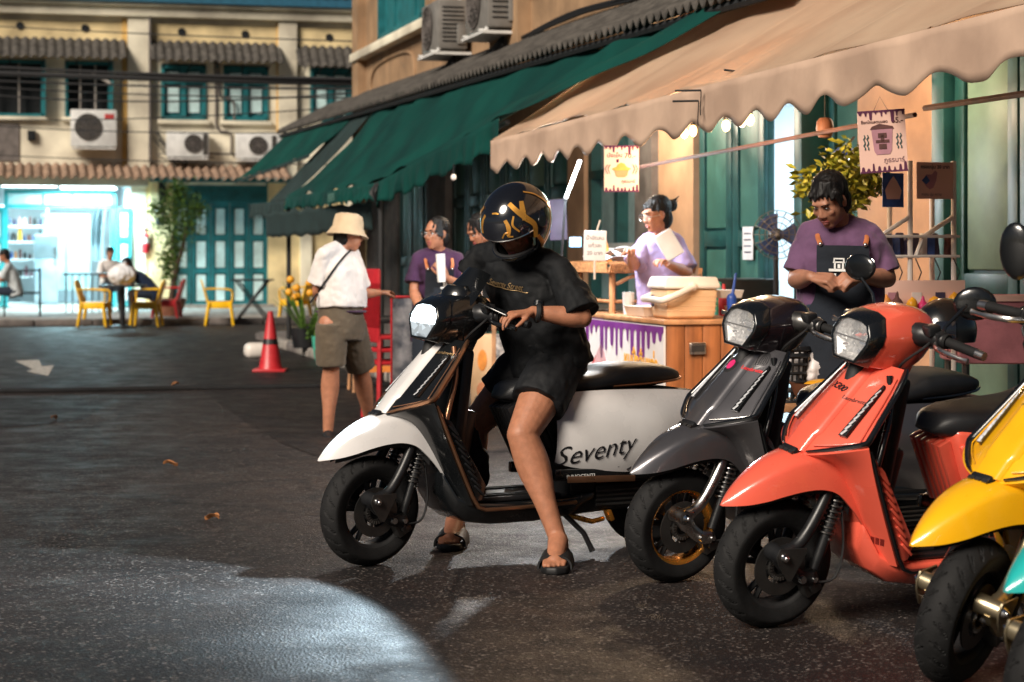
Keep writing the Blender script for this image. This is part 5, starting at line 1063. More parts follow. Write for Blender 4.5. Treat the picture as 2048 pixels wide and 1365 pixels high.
# ------------------------------------------------------------------ young man in plum tee and apron behind the counter
D0 = 14.9
AJ = dict(hipL=BH(892, 660), hipR=BH(850, 660), shL=BH(912, 518, .0), shR=BH(838, 518, -.05), elL=BH(930, 578, -.05), elR=BH(828, 585, -.1), wrL=BH(892, 556, -.24), wrR=BH(842, 620, -.28), knL=BH(892, 760), knR=BH(850, 760), anL=BH(892, 860), anR=BH(850, 860), toeL=(0, -1, 0), toeR=(-.2, -1, 0), head=BH(872, 468, -.08), F=(-.62, -.78, -.05))
am, ag, ainv = figure('young man in plum tee and dark apron talking behind the scooter headlight', AJ, 'tee_plum', 'trousers_dark', 1.9, sleeve=.72, vox=.008, apron=dict(ex=.05), mouth_open=.008, fringe=.8, hands=dict(L=dict(d=(-.3, -.2, .6), n=(-.3, .9, 0), curl=.9)))
q = basis((-.62, -.78, -.05)); mb = MB()
for e in (-1, 1): cc = ag['head'] + q[0] * .098 + q[2] * .033 * e + q[1] * .003; mb.tube([cc + q[2] * .023 * math.cos(a) + q[1] * .02 * math.sin(a) for a in [2 * math.pi * j / 16 for j in range(16)]], .0022, 5, closed=True); mb.tube([cc + q[2] * .023 * e, ag['head'] + q[2] * .078 * e - q[0] * .01], .002, 4)
obj('glasses', mb, 'steel', am)
p = Vector(AJ['wrL']) + V3(-.035, -.045, .07); mb = MB(); mb.lathe([(0, -.1), (.03, -.1), (.034, .1), (.034, .105), (0, .105)], 20, Matrix.Translation(p) @ Euler((0, -.05, 0)).to_matrix().to_4x4()); sthing('paper_cup', mb, 'letter_white', 'tall white paper cup held by the young man in the apron', 'cup')
# ------------------------------------------------------------------ dark-clad person bent behind the rider
D0 = 15.6
DJ = dict(hipL=BH(985, 640, .1), hipR=BH(945, 640, .2), shL=BH(1000, 508), shR=BH(942, 515, .15), elL=BH(1010, 570, -.05), elR=BH(930, 575), wrL=BH(985, 600, -.25), wrR=BH(940, 600, -.25), head=BH(958, 462, -.08), F=(-.75, -.45, -.55))
figure('person in black with black hair looking down behind the rider', DJ, 'tee_black', None, vox=.009, fringe=.6)
# ------------------------------------------------------------------ woman with glasses at the wicker tray
D0 = 13.6
GJ = dict(hipL=BH(1345, 640, .1), hipR=BH(1300, 640, .2), shL=BH(1352, 484, .05), shR=BH(1292, 484, .12), elL=BH(1375, 545, -.02), elR=BH(1268, 532, 0), wrL=BH(1335, 528, -.25), wrR=BH(1262, 508, -.3), head=BH(1312, 430, .0), F=(-.86, -.42, -.22))
def bun(mb, P_): mb.ball(P_(0, -.135, .035), .042); mb.capsule(P_(0, -.1, .04), .03, P_(0, -.13, .035), .03); mb.capsule(P_(.01, -.15, .06), .012, P_(.03, -.19, .09), .005); mb.capsule(P_(-.01, -.15, .03), .012, P_(-.01, -.2, .06), .004)
gw, gg, ginv = figure('woman with glasses and hair bun in lilac top behind the wicker tray', GJ, 'tee_lilac', None, vox=.007, sleeve=.9, hair_extra=bun, fringe=.2, skin='skin')
q = basis((-.86, -.42, -.22)); mb = MB()
for e in (-1, 1): cc = gg['head'] + q[0] * .1 + q[2] * .033 * e + q[1] * .0; mb.tube([cc + q[2] * .025 * math.cos(a) + q[1] * .022 * math.sin(a) for a in [2 * math.pi * j / 16 for j in range(16)]], .002, 5, closed=True); mb.tube([cc + q[2] * .025 * e, gg['head'] + q[2] * .078 * e - q[0] * .01], .002, 4)
obj('glasses', mb, 'steel', gw)
# ------------------------------------------------------------------ vendor in purple tee and apron
D0 = 9.25
VJ = dict(hipL=BH(1718, 660, 0), hipR=BH(1648, 660, 0), shL=BH(1742, 468, .0), shR=BH(1622, 466, .03), elL=BH(1775, 558, -.02), elR=BH(1592, 560, .0), wrL=BH(1722, 553, -.24), wrR=BH(1622, 554, -.24), knL=BH(1712, 790), knR=BH(1655, 790), anL=BH(1712, 880), anR=BH(1655, 880), toeL=(0, -1, 0), toeR=(-.2, -1, 0), head=BH(1658, 402, -.10), F=(-.52, -.62, -.55))
VJ['anL'] = Vector((1.58, 9.25, .09)); VJ['anR'] = Vector((1.45, 9.25, .09))
vw, vg, vinv = figure('woman in purple tee and dark apron looking down behind the scooters', VJ, 'tee_purple', 'trousers_dark', 1.9, sleeve=.86, vox=.006, wide=1.12, skin='skin_warm', slv=.84, apron=dict(patch=True, ex=-.02), fringe=.18, closed=True,
    hands=dict(L=dict(d=(-.75, -.55, -.1), n=(-.2, .5, -.8), curl=1.05, thumb=.15), R=dict(d=(.75, -.55, -.1), n=(.2, .5, -.8), curl=1.05, thumb=.15)), hair_extra=lambda mb, P_: (mb.capsule(P_(0, -.1, .0), .045, P_(0, -.12, -.08), .03), mb.capsule(P_(.07, .03, .06), .02, P_(.082, .035, -.01), .008)))
# ================================================================== food stall
mat('wood_plank', (.42, .15, .05), .5, var=.35, scale=5, col2=(.22, .075, .025), bump=.1, bscale=30, stretch=(3, 3, .35)); mat('wood_edge', (.45, .22, .10), .55, var=.3, scale=10); mat('banner_white', (.76, .72, .72), .55, var=.06, scale=4); mat('drip_purple', (.17, .03, .22), .45, var=.15, scale=8); mat('drip_plum', (.09, .012, .05), .5, var=.15)
mat('cream_plastic', (.70, .47, .28), .45, var=.1, scale=5, bump=.02, bscale=60); mat('white_plastic', (.74, .68, .62), .4, var=.08, scale=6); mat('gold_print', (.85, .42, .06), .5, var=.1); mat('pink_print', (.62, .36, .38), .6, var=.3, scale=9); mat('green_print', (.05, .35, .25), .5); mat('poster_peach', (.74, .47, .38), .6, var=.06, scale=5)
mat('pie_orange', (.80, .30, .06), .5, var=.2, scale=20); mat('pie_tan', (.55, .22, .10), .5, var=.15); mat('cup_mauve', (.42, .20, .24), .5, var=.15); mat('cocoa', (.10, .035, .03), .7, var=.3, scale=40); mat('wicker', (.36, .16, .06), .6, var=.45, scale=40, bump=.4, bscale=90); mat('paper_white', (.80, .80, .82), .7, var=.06)
mat('meat_brown', (.36, .12, .06), .45, var=.3, scale=18); mat('blue_plastic', (.01, .06, .35), .4, var=.1); mat('screen_blue', (.2, .5, .8), .3, var=0, emit=(.25, .62, 1.0), estr=1.6); mat('red_plastic', (.50, .022, .03), .4, var=.12); mat('pink_plastic', (.65, .03, .16), .4); mat('yellow_plastic', (.85, .38, .02), .4, var=.1); mat('print_dark', (.05, .04, .08), .6, var=.2); mat('print_blue', (.04, .09, .30), .5, var=.3, scale=25)
mat('orange_plastic', (.75, .24, .05), .45, var=.1); mat('leaf_green', (.11, .21, .03), .5, var=.5, scale=30, col2=(.03, .07, .012)); mat('leaf_lit', (.34, .32, .03), .5, var=.5, scale=30, col2=(.09, .13, .015)); mat('bark', (.07, .045, .03), .85, var=.4, scale=20, bump=.5, bscale=50); mat('clay_pot', (.20, .075, .04), .6, var=.3, scale=8); mat('plastic_bag', (.80, .74, .72), .35, var=.1, alpha=.85, bump=.4, bscale=25); mat('basket_black', (.015, .015, .016), .5, var=.2)  # leaf_lit: warm lamplight on the leaves is put into the colour
cc_ = at(1333, 640, 12.44); CT = Matrix(((.9654, -.2607, 0, cc_.x), (.2607, .9654, 0, cc_.y), (0, 0, 1, 0), (0, 0, 0, 1)))     # x into the stall, y away along the row
cb = thing('wooden_counter', 'wooden food counter with purple drip banner behind the grey scooter', 'counter', T=CT); CHt = .895; CLn, CDp = 1.9, .72
mb = MB(); mb.box((CDp / 2, CLn / 2, CHt / 2 - .03), (CDp - .06, CLn - .06, CHt - .09)); obj('carcass', mb, 'wood_edge', cb)
for k in range(6):
    w = CDp / 6; mb = MB(); mb.box((w * (k + .5), .012 + .002 * (k % 2), CHt / 2), (w - .005, .024, CHt - .04)); obj('plank', mb, 'wood_plank', cb, bevel=.004)
mb = MB(); mb.box((CDp / 2, CLn / 2, CHt - .012), (CDp + .04, CLn + .03, .03)); obj('worktop', mb, 'wood_edge', cb, bevel=.006)
bn = obj('banner', MB().box((-.008, CLn / 2, CHt / 2 - .015), (.012, CLn - .02, CHt - .04)), 'banner_white', cb)
def drips(seed, L, H, n, depth, up=True, m='drip_purple', par=None, T=None, base=.1, name='drip_pattern', th=.002):
    r = random.Random(seed); mb = MB(); w = L / n; x = -L / 2; poly = [(-L / 2, 0)]
    for k in range(n):
        d = base + depth * (.05 + 1.1 * r.random() ** 2.2); wd = w * (.22 + .42 * r.random()); cx = x + w * (k + .5 + r.uniform(-.13, .13))
        poly += [(cx - w * .5, base * .55), (cx - wd * .5 - w * .08, base * .8)] + [(cx + wd * .5 * math.cos(a), d + wd * .5 * math.sin(a)) for a in (math.pi, 2.4, math.pi / 2, .74, 0)] + [(cx + wd * .5 + w * .08, base * .8)]
    poly += [(L / 2, base * .55), (L / 2, 0)]; sg = -1 if up else 1; poly = [(a, sg * b) for a, b in poly]
    me = MB(); me.add([(a, b, 0) for a, b in poly] + [(a, b, th) for a, b in poly], [])
    n_ = len(poly); tess = __import__('mathutils').geometry.tessellate_polygon([[Vector((a, b, 0)) for a, b in poly]])
    for t in tess: me.f.append(tuple(t)); me.f.append(tuple(i + n_ for i in reversed(t)))
    for i in range(n_): me.f.append((i, (i + 1) % n_, n_ + (i + 1) % n_, n_ + i))
    o = obj(name, me, m, par, smooth=0); o.matrix_local = T; return o
BT = frame((-.0165, CLn / 2, CHt - .04), (0, -1, 0), (-1, 0, 0))       # on the banner: x to the right as seen from the street, y up
drips(4, CLn - .02, 1, 17, .17, True, 'drip_purple', bn, BT, base=.06)
t = fonted('banner_lettering', 'หมูปิ้งจิ้มแจ่ว', .135, 'gold_print', Matrix.Identity(4), None, ext=.001, bold=.003); t.parent = bn; t.matrix_local = BT @ Matrix.Translation((.50, -.255, .002)) @ Matrix.Rotation(-.02, 4, 'Z') @ Matrix.Diagonal((1, 1.35, 1, 1))
mb = MB(); mb.prism([(-.80, -.60), (-.72, -.40), (-.55, -.32), (-.42, -.22), (-.33, -.15), (-.24, -.24), (-.14, -.34), (-.12, -.60)], 0, .002, BT); obj('banner_picture', mb, 'pink_print', bn)
mb = MB(); mb.prism([(-.60, -.34), (-.50, -.30), (-.44, -.24), (-.52, -.29)], .002, .004, BT); obj('picture_detail', mb, 'letter_red', bn)
mb = MB(); mb.tube([BT @ Vector((-.82 + .04 * math.cos(a), -.22 + .05 * math.sin(a), .002)) for a in [2 * math.pi * j / 18 for j in range(18)]], .010, 6, closed=True); obj('round_mark', mb, 'green_print', bn)
mb = MB(); q = (.20, -.015, .72); mb.box(q, (.11, .012, .075)); lt = obj('latch_plate', mb, 'steel', cb, bevel=.008); mb = MB(); mb.box((q[0], -.025, q[2]), (.085, .006, .04)); obj('latch_recess', mb, 'dark_steel', lt); mb = MB(); mb.tube([(q[0] - .045, -.028, q[2] + .028), (q[0] + .045, -.028, q[2] + .028)], .007, 8); obj('latch_bar', mb, 'chrome', lt)
# cool box
def CW(x, y, z): return CT @ Vector((x, y, z))
CB = CT @ TR(.22, .30, CHt + .004, R(-4)); cx = thing('cool_box', 'cream plastic cool box with white lid and handle on the wooden counter', 'cool box', T=CB)
mb = MB(); mb.loft([[(x * s, y * s, z) for x, y in ((-.17, -.20), (.17, -.20), (.17, .20), (-.17, .20))] for z, s in ((0, .9), (.02, .93), (.19, 1.0))]); obj('tub', mb, 'cream_plastic', cx, bevel=.02)
mb = MB(); [mb.loft([[(x * s, y * s, z) for x, y in ((-.171, -.201), (.171, -.201), (.171, .201), (-.171, .201))] for z in (z0, z0 + .005)]) for z0, s in ((.05, .948), (.08, .960), (.11, .972), (.14, .984))]; obj('rib', mb, 'cream_plastic', cx, bevel=.003)
mb = MB(); mb.loft([[(x * s, y * s, z) for x, y in ((-.18, -.21), (.18, -.21), (.18, .21), (-.18, .21))] for z, s in ((.19, 1.02), (.215, 1.03), (.225, .99), (.265, .93))]); obj('lid', mb, 'white_plastic', cx, bevel=.012)
mb = MB(); mb.tube(crv([(.0, -.225, .205), (-.10, -.245, .16), (-.20, -.23, .12), (-.215, -.10, .12), (-.215, .10, .12), (-.20, .23, .12), (-.1, .235, .16), (0, .225, .205)], 5), .017, 8, flat=1.3); mb.ball((0, -.222, .205), (.03, .018, .03)); obj('handle', mb, 'white_plastic', cx, smooth=60)
mb = MB(); mb.box((-.176, .10, .11), (.004, .065, .075)); obj('sticker', mb, 'print_dark', cx)
mb = MB(); mb.box((0, 0, .11), (.03, .42, .22), rot=Euler((0, -.15, 0))); sthing('chopping_board', mb, 'cream_plastic', 'cream board standing behind the white tray on the counter', 'board', T=CT @ TR(.34, .78, CHt + .006), bevel=.012)
def tray(T, lx, ly, h, m, label, nm='tray', cat='tray'):
    mb = MB(); mb.loft([[(x * lx * s, y * ly * s, z) for x, y in ((-.5, -.5), (.5, -.5), (.5, .5), (-.5, .5))] for z, s in ((0, .88), (h, 1), (h + .008, 1.06), (h + .004, .97), (.01, .85))]); return sthing(nm, mb, m, label, cat, T=T, bevel=.006)
tray(CT @ TR(.16, .74, CHt + .004), .26, .40, .06, 'white_plastic', 'white plastic tray on the counter beside the cool box')
tray(CT @ TR(.62, .18, CHt + .004), .22, .30, .07, 'white_plastic', 'white plastic box on the counter right of the cool box')
tray(CT @ TR(.55, .40, CHt + .13), .16, .22, .045, 'paper_white', 'foam bowl stacked on the white box by the blue ladle', 'foam_bowl', 'bowl')
mb = MB(); mb.capsule((0, 0, .0), .03, (0, .01, .10), .032); mb.tube([(0, 0, .1), (.03, .01, .26)], [.012, .008], 8); sthing('ladle', mb, 'blue_plastic', 'blue plastic ladle standing by the cool box', 'ladle', T=CT @ TR(.475, .10, CHt + .035), remesh=.006, smooth_it=2, smooth=170)
mb = MB(); [mb.tube([(a, 0, 0), (a * .2, .02, .30)], .006, 6) for a in (-.03, .03)]; mb.box((0, .02, .30), (.03, .01, .03)); sthing('tongs', mb, 'wood_edge', 'wooden tongs leaning behind the cool box', 'tongs', T=CT @ TR(.46, .62, CHt + .006))
for k, (x, y, m_, h_, lb) in enumerate(((.62, .62, 'red_plastic', .21, 'red sauce bottle on the counter behind the cool box'), (.55, .72, 'cream_plastic', .19, 'cream sauce bottle beside the red one on the counter'), (.66, .80, 'green_print', .22, 'green sauce bottle at the back of the counter'), (.60, .95, 'white_plastic', .15, 'white tub beside the sauce bottles on the counter'))):
    mb = MB(); mb.lathe([(0, 0), (.032, 0), (.035, .02), (.035, h_ * .55), (.014, h_ * .8), (.010, h_), (0, h_)], 16); sthing('sauce_bottle', mb, m_, lb, 'bottle', T=CT @ TR(x, y, CHt + .006))
for k in range(3): mb = MB(); mb.lathe([(0, 0), (.030, 0), (.040, .10), (.042, .105), (.036, .10), (.028, .01), (0, .008)], 18); sthing('foam_cup', mb, 'paper_white', ORD[k] + ' white cup from the bottom of the stack by the tray', 'cup', T=CT @ TR(.10, 1.05, CHt + .006 + .022 * k), group='stacked white cups')
# back counter and wicker table
KT = CT @ TR(.45, 2.35, 0); kb = thing('back_counter', 'dark counter with purple drip banner farther back in the stall', 'counter', T=KT)
mb = MB(); mb.box((.1, .3, .44), (.62, 1.5, .88)); obj('cabinet', mb, 'black_plastic', kb, bevel=.01); mb = MB(); mb.box((.1, .3, .895), (.7, 1.56, .025)); obj('top', mb, 'dark_steel', kb, bevel=.004)
b2 = obj('banner', MB().box((.1, -.465, .60), (.66, .01, .56)), 'banner_white', kb); drips(8, .64, 1, 12, .12, True, 'drip_purple', b2, frame((.1, -.4705, .875), (1, 0, 0), (0, -1, 0)), base=.09)
b3 = obj('banner', MB().box((-.235, .3, .60), (.01, 1.5, .56)), 'banner_white', kb); drips(9, 1.48, 1, 20, .12, True, 'drip_purple', b3, frame((-.241, .3, .875), (0, -1, 0), (-1, 0, 0)), base=.09)
WT_ = CT @ TR(.36, 1.75, 0); wk = thing('wicker_table', 'wicker tray table heaped with paper and snacks in front of the woman with glasses', 'table', T=WT_)
mb = MB(); mb.box((0, 0, 1.195), (.62, .86, .03)); obj('tray_base', mb, 'wicker', wk); 
for k in range(40): mb = MB(); a = -.31 + .62 * k / 39; mb.tube([(a, -.44, 1.18), (a + .012, -.45, 1.245)], .0075, 5); obj('wicker_stake', mb, 'wicker', wk)
for k in range(46): mb = MB(); a = -.43 + .86 * k / 45; mb.tube([(-.32, a, 1.18), (-.33, a + .012, 1.245)], .0075, 5); obj('wicker_stake', mb, 'wicker', wk)
mb = MB(); mb.tube([(-.32, -.44, 1.245), (.32, -.44, 1.245), (.32, .44, 1.245), (-.32, .44, 1.245)], .012, 6, closed=True); mb.tube([(-.31, -.43, 1.185), (.31, -.43, 1.185), (.31, .43, 1.185), (-.31, .43, 1.185)], .012, 6, closed=True); obj('wicker_rim', mb, 'wicker', wk)
for x in (-.27, .27):
    for y in (-.38, .38): mb = MB(); mb.tube([(x, y, 0), (x, y, 1.18)], .022, 8); obj('leg', mb, 'wood_edge', wk)
    mb = MB(); mb.tube([(x, -.38, .98), (x, .38, .98)], .014, 6); obj('rail', mb, 'wood_edge', wk)
mb = MB(); mb.tube(crv([(-.25, -.40, 1.10), (-.1, -.41, 1.16), (.05, -.40, 1.10), (.2, -.41, 1.16)], 5), .014, 6); mb.tube([(-.27, -.38, .98), (.27, -.38, .98)], .014, 6); obj('front_rail', mb, 'wood_edge', wk)
def WW(x, y, z): return WT_ @ TR(x, y, z)
r = random.Random(5)
for i in range(6):
    mb = MB(); rot = Euler((r.uniform(-.2, .2), r.uniform(-.2, .2), r.uniform(-.5, .5))); mb.grid(lambda u, v: rot.to_matrix() @ Vector(((u - .5) * .26, (v - .5) * .19, .02 * math.sin(u * 5 + i) + .014 * math.cos(v * 6))), 8, 6); sthing('paper_sheet', mb, 'paper_white', ['lowest front left', 'lowest front right', 'second layer left', 'second layer right', 'upper', 'topmost'][i] + ' white paper sheet on the wicker table', 'paper', group='paper sheets on the wicker table', T=WW(-.2 + .11 * (i % 4), -.3 + .16 * (i // 2), 1.262 + .012 * i), solid=.002)
for i in range(7): mb = MB(); mb.ball((0, 0, .035), (.042, .042, .036)); sthing('bun', mb, 'meat_brown', ORD[i % 4] + ' brown bun from the left in the ' + ('front' if i < 4 else 'back') + ' row on the wicker table', 'bun', group='buns on the wicker table', T=WW(.02 + .075 * (i % 4) - .02 * (i // 4), -.36 + .075 * (i // 4), 1.215))
mb = MB(); mb.tube([(0, 0, 0), (-.05, .0, .15)], [.024, .032], 14); sthing('waffle_cone', mb, 'pie_orange', 'orange cone leaning on the wicker table', 'cone', T=WW(-.17, .0, 1.25))
sg = thing('price_card', 'small white price card stand with black handwriting on the stall', 'sign', T=frame(at(1190, 492, 13.2), (.97, -.1, -.02), (0, .05, 1))); mb = MB(); mb.box((0, 0, 0), (.15, .012, .20)); obj('card', mb, 'banner_white', sg, bevel=.01)
for i, (tx, z) in enumerate((('น้ำอัดลม', .05), ('แก้วละ', 0), ('20 บาท', -.05))): t = fonted('card_lettering', tx, .036, 'print_dark', Matrix.Identity(4), None, ext=.0005); t.parent = sg; t.matrix_local = TR(0, -.0075, z, 0, R(90))
obj('stand', MB().tube([(0, 0, -.1), (0, .03, -.22)], .008, 6), 'white_plastic', sg); obj('stick', MB().tube([(.01, 0, .1), (.03, 0, .17)], .006, 6), 'white_plastic', sg)
tb = thing('tablet', 'glowing blue tablet screen on the stall behind the price card', 'tablet', T=frame(at(1151, 485, 13.5), (.97, -.2, 0), (0, .2, 1))); mb = MB(); mb.box((0, 0, 0), (.09, .008, .075)); obj('body', mb, 'black_plastic', tb, bevel=.003); mb = MB(); mb.box((0, -.0046, 0), (.08, .001, .066)); obj('screen', mb, 'screen_blue', tb)
# held paper bag
mb = MB(); mb.box((0, 0, 0), (.13, .03, .19)); sthing('paper_bag', mb, 'paper_white', 'white paper bag held up by the woman with glasses', 'paper bag', T=frame(at(1338, 490, 13.28), (.82, -.1, .5), (-.45, .1, .85)), bevel=.012)
# stall lamp: lit tube on a leaning panel
la, lb_ = at(1131, 398, 13.7), at(1160, 322, 13.5); sl = thing('stall_lamp', 'bright white LED tube lamp above the stall', 'lamp', tuple(la))
mb = MB(); mb.tube([Vector((0, 0, 0)), lb_ - la], .011, 10); obj('tube', mb, 'bulb_white', sl); mb = MB(); mb.tube([Vector((0, 0, 0)), Vector((-.03, .02, -.45))], .010, 6); mb.ball((0, 0, 0), .018); obj('stem', mb, 'black_plastic', sl)
ld = bpy.data.lights.new('stall_light', 'POINT'); ld.energy = 95; ld.color = (.86, .94, 1.0); ld.shadow_soft_size = .08; lo = bpy.data.objects.new('stall_light', ld); COL.objects.link(lo); lo.parent = sl; lo.location = (lb_ - la) * .5 + Vector((-.03, -.06, 0))
mb = MB(); mb.box((0, 0, 0), (.13, .02, .30)); sthing('menu_sign', mb, 'print_dark', 'dark blue menu panel standing under the stall lamp', 'sign', T=frame(at(1116, 440, 14.6), (.95, -.1, .05), (-.1, .1, 1)), bevel=.004)
# warm lights under the awnings
for bi, (px, py, D, big) in enumerate(((1368, 266, 11.5, 0), (1386, 262, 11.4, 1), (1452, 252, 10.75, 0), (1484, 243, 10.4, 1), (1500, 240, 10.2, 0))):
    p = at(px, py, D); bl = thing('bulb', ORD[bi] + ' warm bulb from the left under the cream awning', 'bulb', tuple(p), group='warm bulbs under the cream awning'); mb = MB(); mb.ball((0, 0, 0), (.022, .022, .032)); obj('glass', mb, 'bulb_warm', bl); mb = MB(); mb.cyl((0, 0, .03), (0, 0, .06), .014, .014, 10); obj('socket', mb, 'black_plastic', bl)
    if big: ld = bpy.data.lights.new('bulb_light', 'POINT'); ld.energy = 32; ld.color = (1, .70, .42); ld.shadow_soft_size = .05; lo = bpy.data.objects.new('bulb_light', ld); COL.objects.link(lo); lo.parent = bl; lo.location = (0, .1, -.06)
p = at(1650, 255, 10.9); ln = thing('hanging_lantern', 'small round lantern hanging behind the woman in purple', 'lantern', tuple(p)); mb = MB(); mb.lathe([(0, -.06), (.035, -.055), (.05, -.01), (.045, .03), (.03, .05), (0, .055)], 16); obj('globe', mb, 'clay_pot', ln); mb = MB(); mb.tube([(0, 0, .05), (0, 0, .3)], .004, 5); obj('cord', mb, 'wire_black', ln)
p = at(1690, 312, 11.2); ln = thing('dome_lamp', 'small blue dome lamp with white lit face above the bush', 'lamp', tuple(p)); mb = MB(); mb.lathe([(.0, .045), (.04, .04), (.075, .005), (.08, -.02)], 20); obj('shade', mb, 'print_blue', ln, solid=.004); mb = MB(); mb.ball((.02, -.03, -.012), (.035, .03, .02)); obj('lit_face', mb, 'bulb_white', ln); mb = MB(); mb.tube([(0, 0, .04), (.1, .3, .12)], .008, 5); obj('arm', mb, 'wire_black', ln)
ld = bpy.data.lights.new('wall_light', 'POINT'); ld.energy = 10; ld.color = (1, .76, .52); ld.shadow_soft_size = .06; lo = bpy.data.objects.new('wall_light', ld); COL.objects.link(lo); lo.parent = ln; lo.location = (.35, .1, .35)
p = at(1190, 160, 15.6); ln = thing('wall_bulb', 'bright bulb behind the gap between green and cream awnings', 'bulb', tuple(p)); mb = MB(); mb.ball((0, 0, 0), (.035, .035, .06)); obj('glass', mb, 'bulb_warm', ln); mb = MB(); mb.cyl((0, 0, .05), (0, 0, .1), .02, .02, 10); obj('socket', mb, 'black_plastic', ln)
ld = bpy.data.lights.new('gap_light', 'POINT'); ld.energy = 95; ld.color = (1, .80, .6); ld.shadow_soft_size = .06; lo = bpy.data.objects.new('gap_light', ld); COL.objects.link(lo); lo.parent = ln; lo.location = (-.1, -.1, -.08)
p = at(907, 355, 15.6); ln = thing('hanging_bulb', 'small unlit glass bulb hanging from the green valance', 'bulb', tuple(p)); mb = MB(); mb.ball((0, 0, 0), (.022, .022, .026)); obj('glass', mb, 'white_plastic', ln); mb = MB(); mb.tube([(0, 0, .02), (0, 0, .10)], .006, 6); obj('socket', mb, 'black_plastic', ln)
# hanging posters
def poster(T, w, h, label):
    t = thing('poster', label, 'poster', T=T); obj('sheet', MB().box((0, 0, 0), (w, .003, h)), 'poster_peach', t)
    o1 = drips(21, w, 1, 9, h * .12, True, 'drip_plum', t, TR(0, -.0035, h / 2, 0, R(90)), base=h * .045, th=.001); o2 = drips(33, w, 1, 9, h * .10, False, 'drip_plum', t, TR(0, -.0035, -h / 2, 0, R(90)), base=h * .045, th=.001)
    return t
def ptext(t, name, tx, sz, m, x, z, bold=0): o = fonted(name, tx, sz, m, Matrix.Identity(4), None, ext=.0004, bold=bold); o.parent = t; o.matrix_local = TR(x, -.003, z, 0, R(90)); return o
def disc(t, name, pts, m, lift=.003): mb = MB(); mb.prism(pts, 0, .001, TR(0, -lift, 0, 0, R(90))); return obj(name, mb, m, t, smooth=0)
pw, ph_ = .205, .275; p1 = poster(frame(at(1243, 338, 11.8), (.985, -.12, -.0), (0, 0, 1)), pw, ph_, 'peach poster priced 70 with a pie bowl, hanging over the stall')
ptext(p1, 'poster_lettering', 'ปังเย็น', .036, 'letter_red', -.04, .078); ptext(p1, 'price', '70.-', .044, 'cocoa', .05, .076); ptext(p1, 'caption', 'ภูธรบาร์', .026, 'letter_red', .04, -.075)
disc(p1, 'bowl', [(-.042, -.008), (.042, -.008), (.034, -.04), (.02, -.05), (-.02, -.05), (-.034, -.04)], 'pie_tan'); disc(p1, 'pie_top', [(-.058, .0), (-.04, -.010), (.04, -.010), (.058, .0), (.03, .012), (.018, .03), (0, .036), (-.018, .03), (-.028, .012)], 'pie_orange', .0045)
disc(p1, 'flag', [(-.03, .036), (-.015, .038), (-.015, .058), (-.03, .056)], 'drip_plum')
for e in (-1, 1):
    for q in (.066, .082): mb = MB(); mb.tube(crv([(e * q, -.004, .025), (e * (q + .012), -.004, 0), (e * q, -.004, -.03)], 3), .0022, 4); obj('leaf_sprig', mb, 'green_frame', p1)
p2 = poster(frame(at(1765, 283, 8.5), (.985, -.12, .06), (-.06, 0, 1)), .2, .265, 'peach poster priced 65 with a cocoa cup, hanging above the woman in purple')
ptext(p2, 'poster_lettering', 'ช็อกโกแลตนมสด', .0165, 'cocoa', -.03, .083, .0004); ptext(p2, 'price', '65.-', .032, 'cocoa', .066, .085, .0008); ptext(p2, 'caption', 'ภูธรบาร์', .028, 'drip_plum', .045, -.082)
disc(p2, 'cup', [(-.045, .055), (.045, .055), (.037, -.04), (.028, -.056), (-.028, -.056), (-.037, -.04)], 'cup_mauve'); disc(p2, 'cup_top', [(-.05, .052), (.05, .052), (.046, .062), (.02, .068), (-.01, .075), (-.042, .064)], 'cocoa', .0045)
for x, z, w, h in ((0, .025, .036, .02), (0, .0, .056, .012), (0, -.022, .032, .022), (0, .012, .014, .03)): disc(p2, 'cup_emblem', [(x - w / 2, z - h / 2), (x + w / 2, z - h / 2), (x + w / 2, z + h / 2), (x - w / 2, z + h / 2)], 'cocoa', .0055)
for e in (-1, 1):
    for q in (.062, .076): mb = MB(); mb.tube([(e * q + .004 * math.sin(k * 2.2), -.004, .03 - .009 * k) for k in range(8)], .003, 4); obj('leaf_sprig', mb, 'green_frame', p2)
for t, w in ((p1, .2), (p2, .2)): mb = MB(); mb.tube([(-.03, 0, .13), (0, 0, .19), (.03, 0, .13)], .0015, 4); obj('string', mb, 'wire_black', t)
# white wire rack with goods and small signs
RKT = CT.copy(); RKT.translation = gr(1836, 1040) ; RKT.translation = Vector((2.02, 10.05, 0)); rk = thing('wire_rack', 'white wire rack with packets and hanging bags behind the woman in purple', 'rack', T=RKT @ TR(0, 0, 0, R(-6)))
for x in (-.02, .21):
    for y in (0, .3): mb = MB(); mb.tube([(x, y, 0), (x, y, 1.78 if y == 0 else 1.62)], .013, 8); obj('post', mb, 'white_plastic', rk)
for x in (-.02, .21): mb = MB(); mb.tube([(x, 0, 1.50), (x - .16, 0, 1.40), (x - .2, 0, 1.30)], .012, 6); obj('brace', mb, 'white_plastic', rk)
for z in (1.30, 1.40, .62):
    mb = MB(); mb.tube([(-.24, -.02, z), (.23, -.02, z), (.23, .32, z), (-.24, .32, z)], .008, 6, closed=True); [mb.tube([(-.24 + .047 * k, -.02, z), (-.24 + .047 * k, .32, z)], .004, 4) for k in range(11)]; obj('wire_shelf', mb, 'white_plastic', rk)
r = random.Random(11)
for k in range(14): mb = MB(); mb.box((0, 0, .05), (.035 + .02 * r.random(), .03, .10 + .03 * r.random())); sthing('snack_packet', mb, r.choice(['print_dark', 'cocoa', 'print_blue', 'white_plastic', 'print_dark']), ORD[k] + ' snack packet from the left on the wire rack shelf', 'packet', group='packets in the wire rack', T=RKT @ TR(-.22 + .033 * k, .04 + .10 * r.random(), 1.305, r.uniform(-.4, .4), r.uniform(-.2, .1)), bevel=.006)
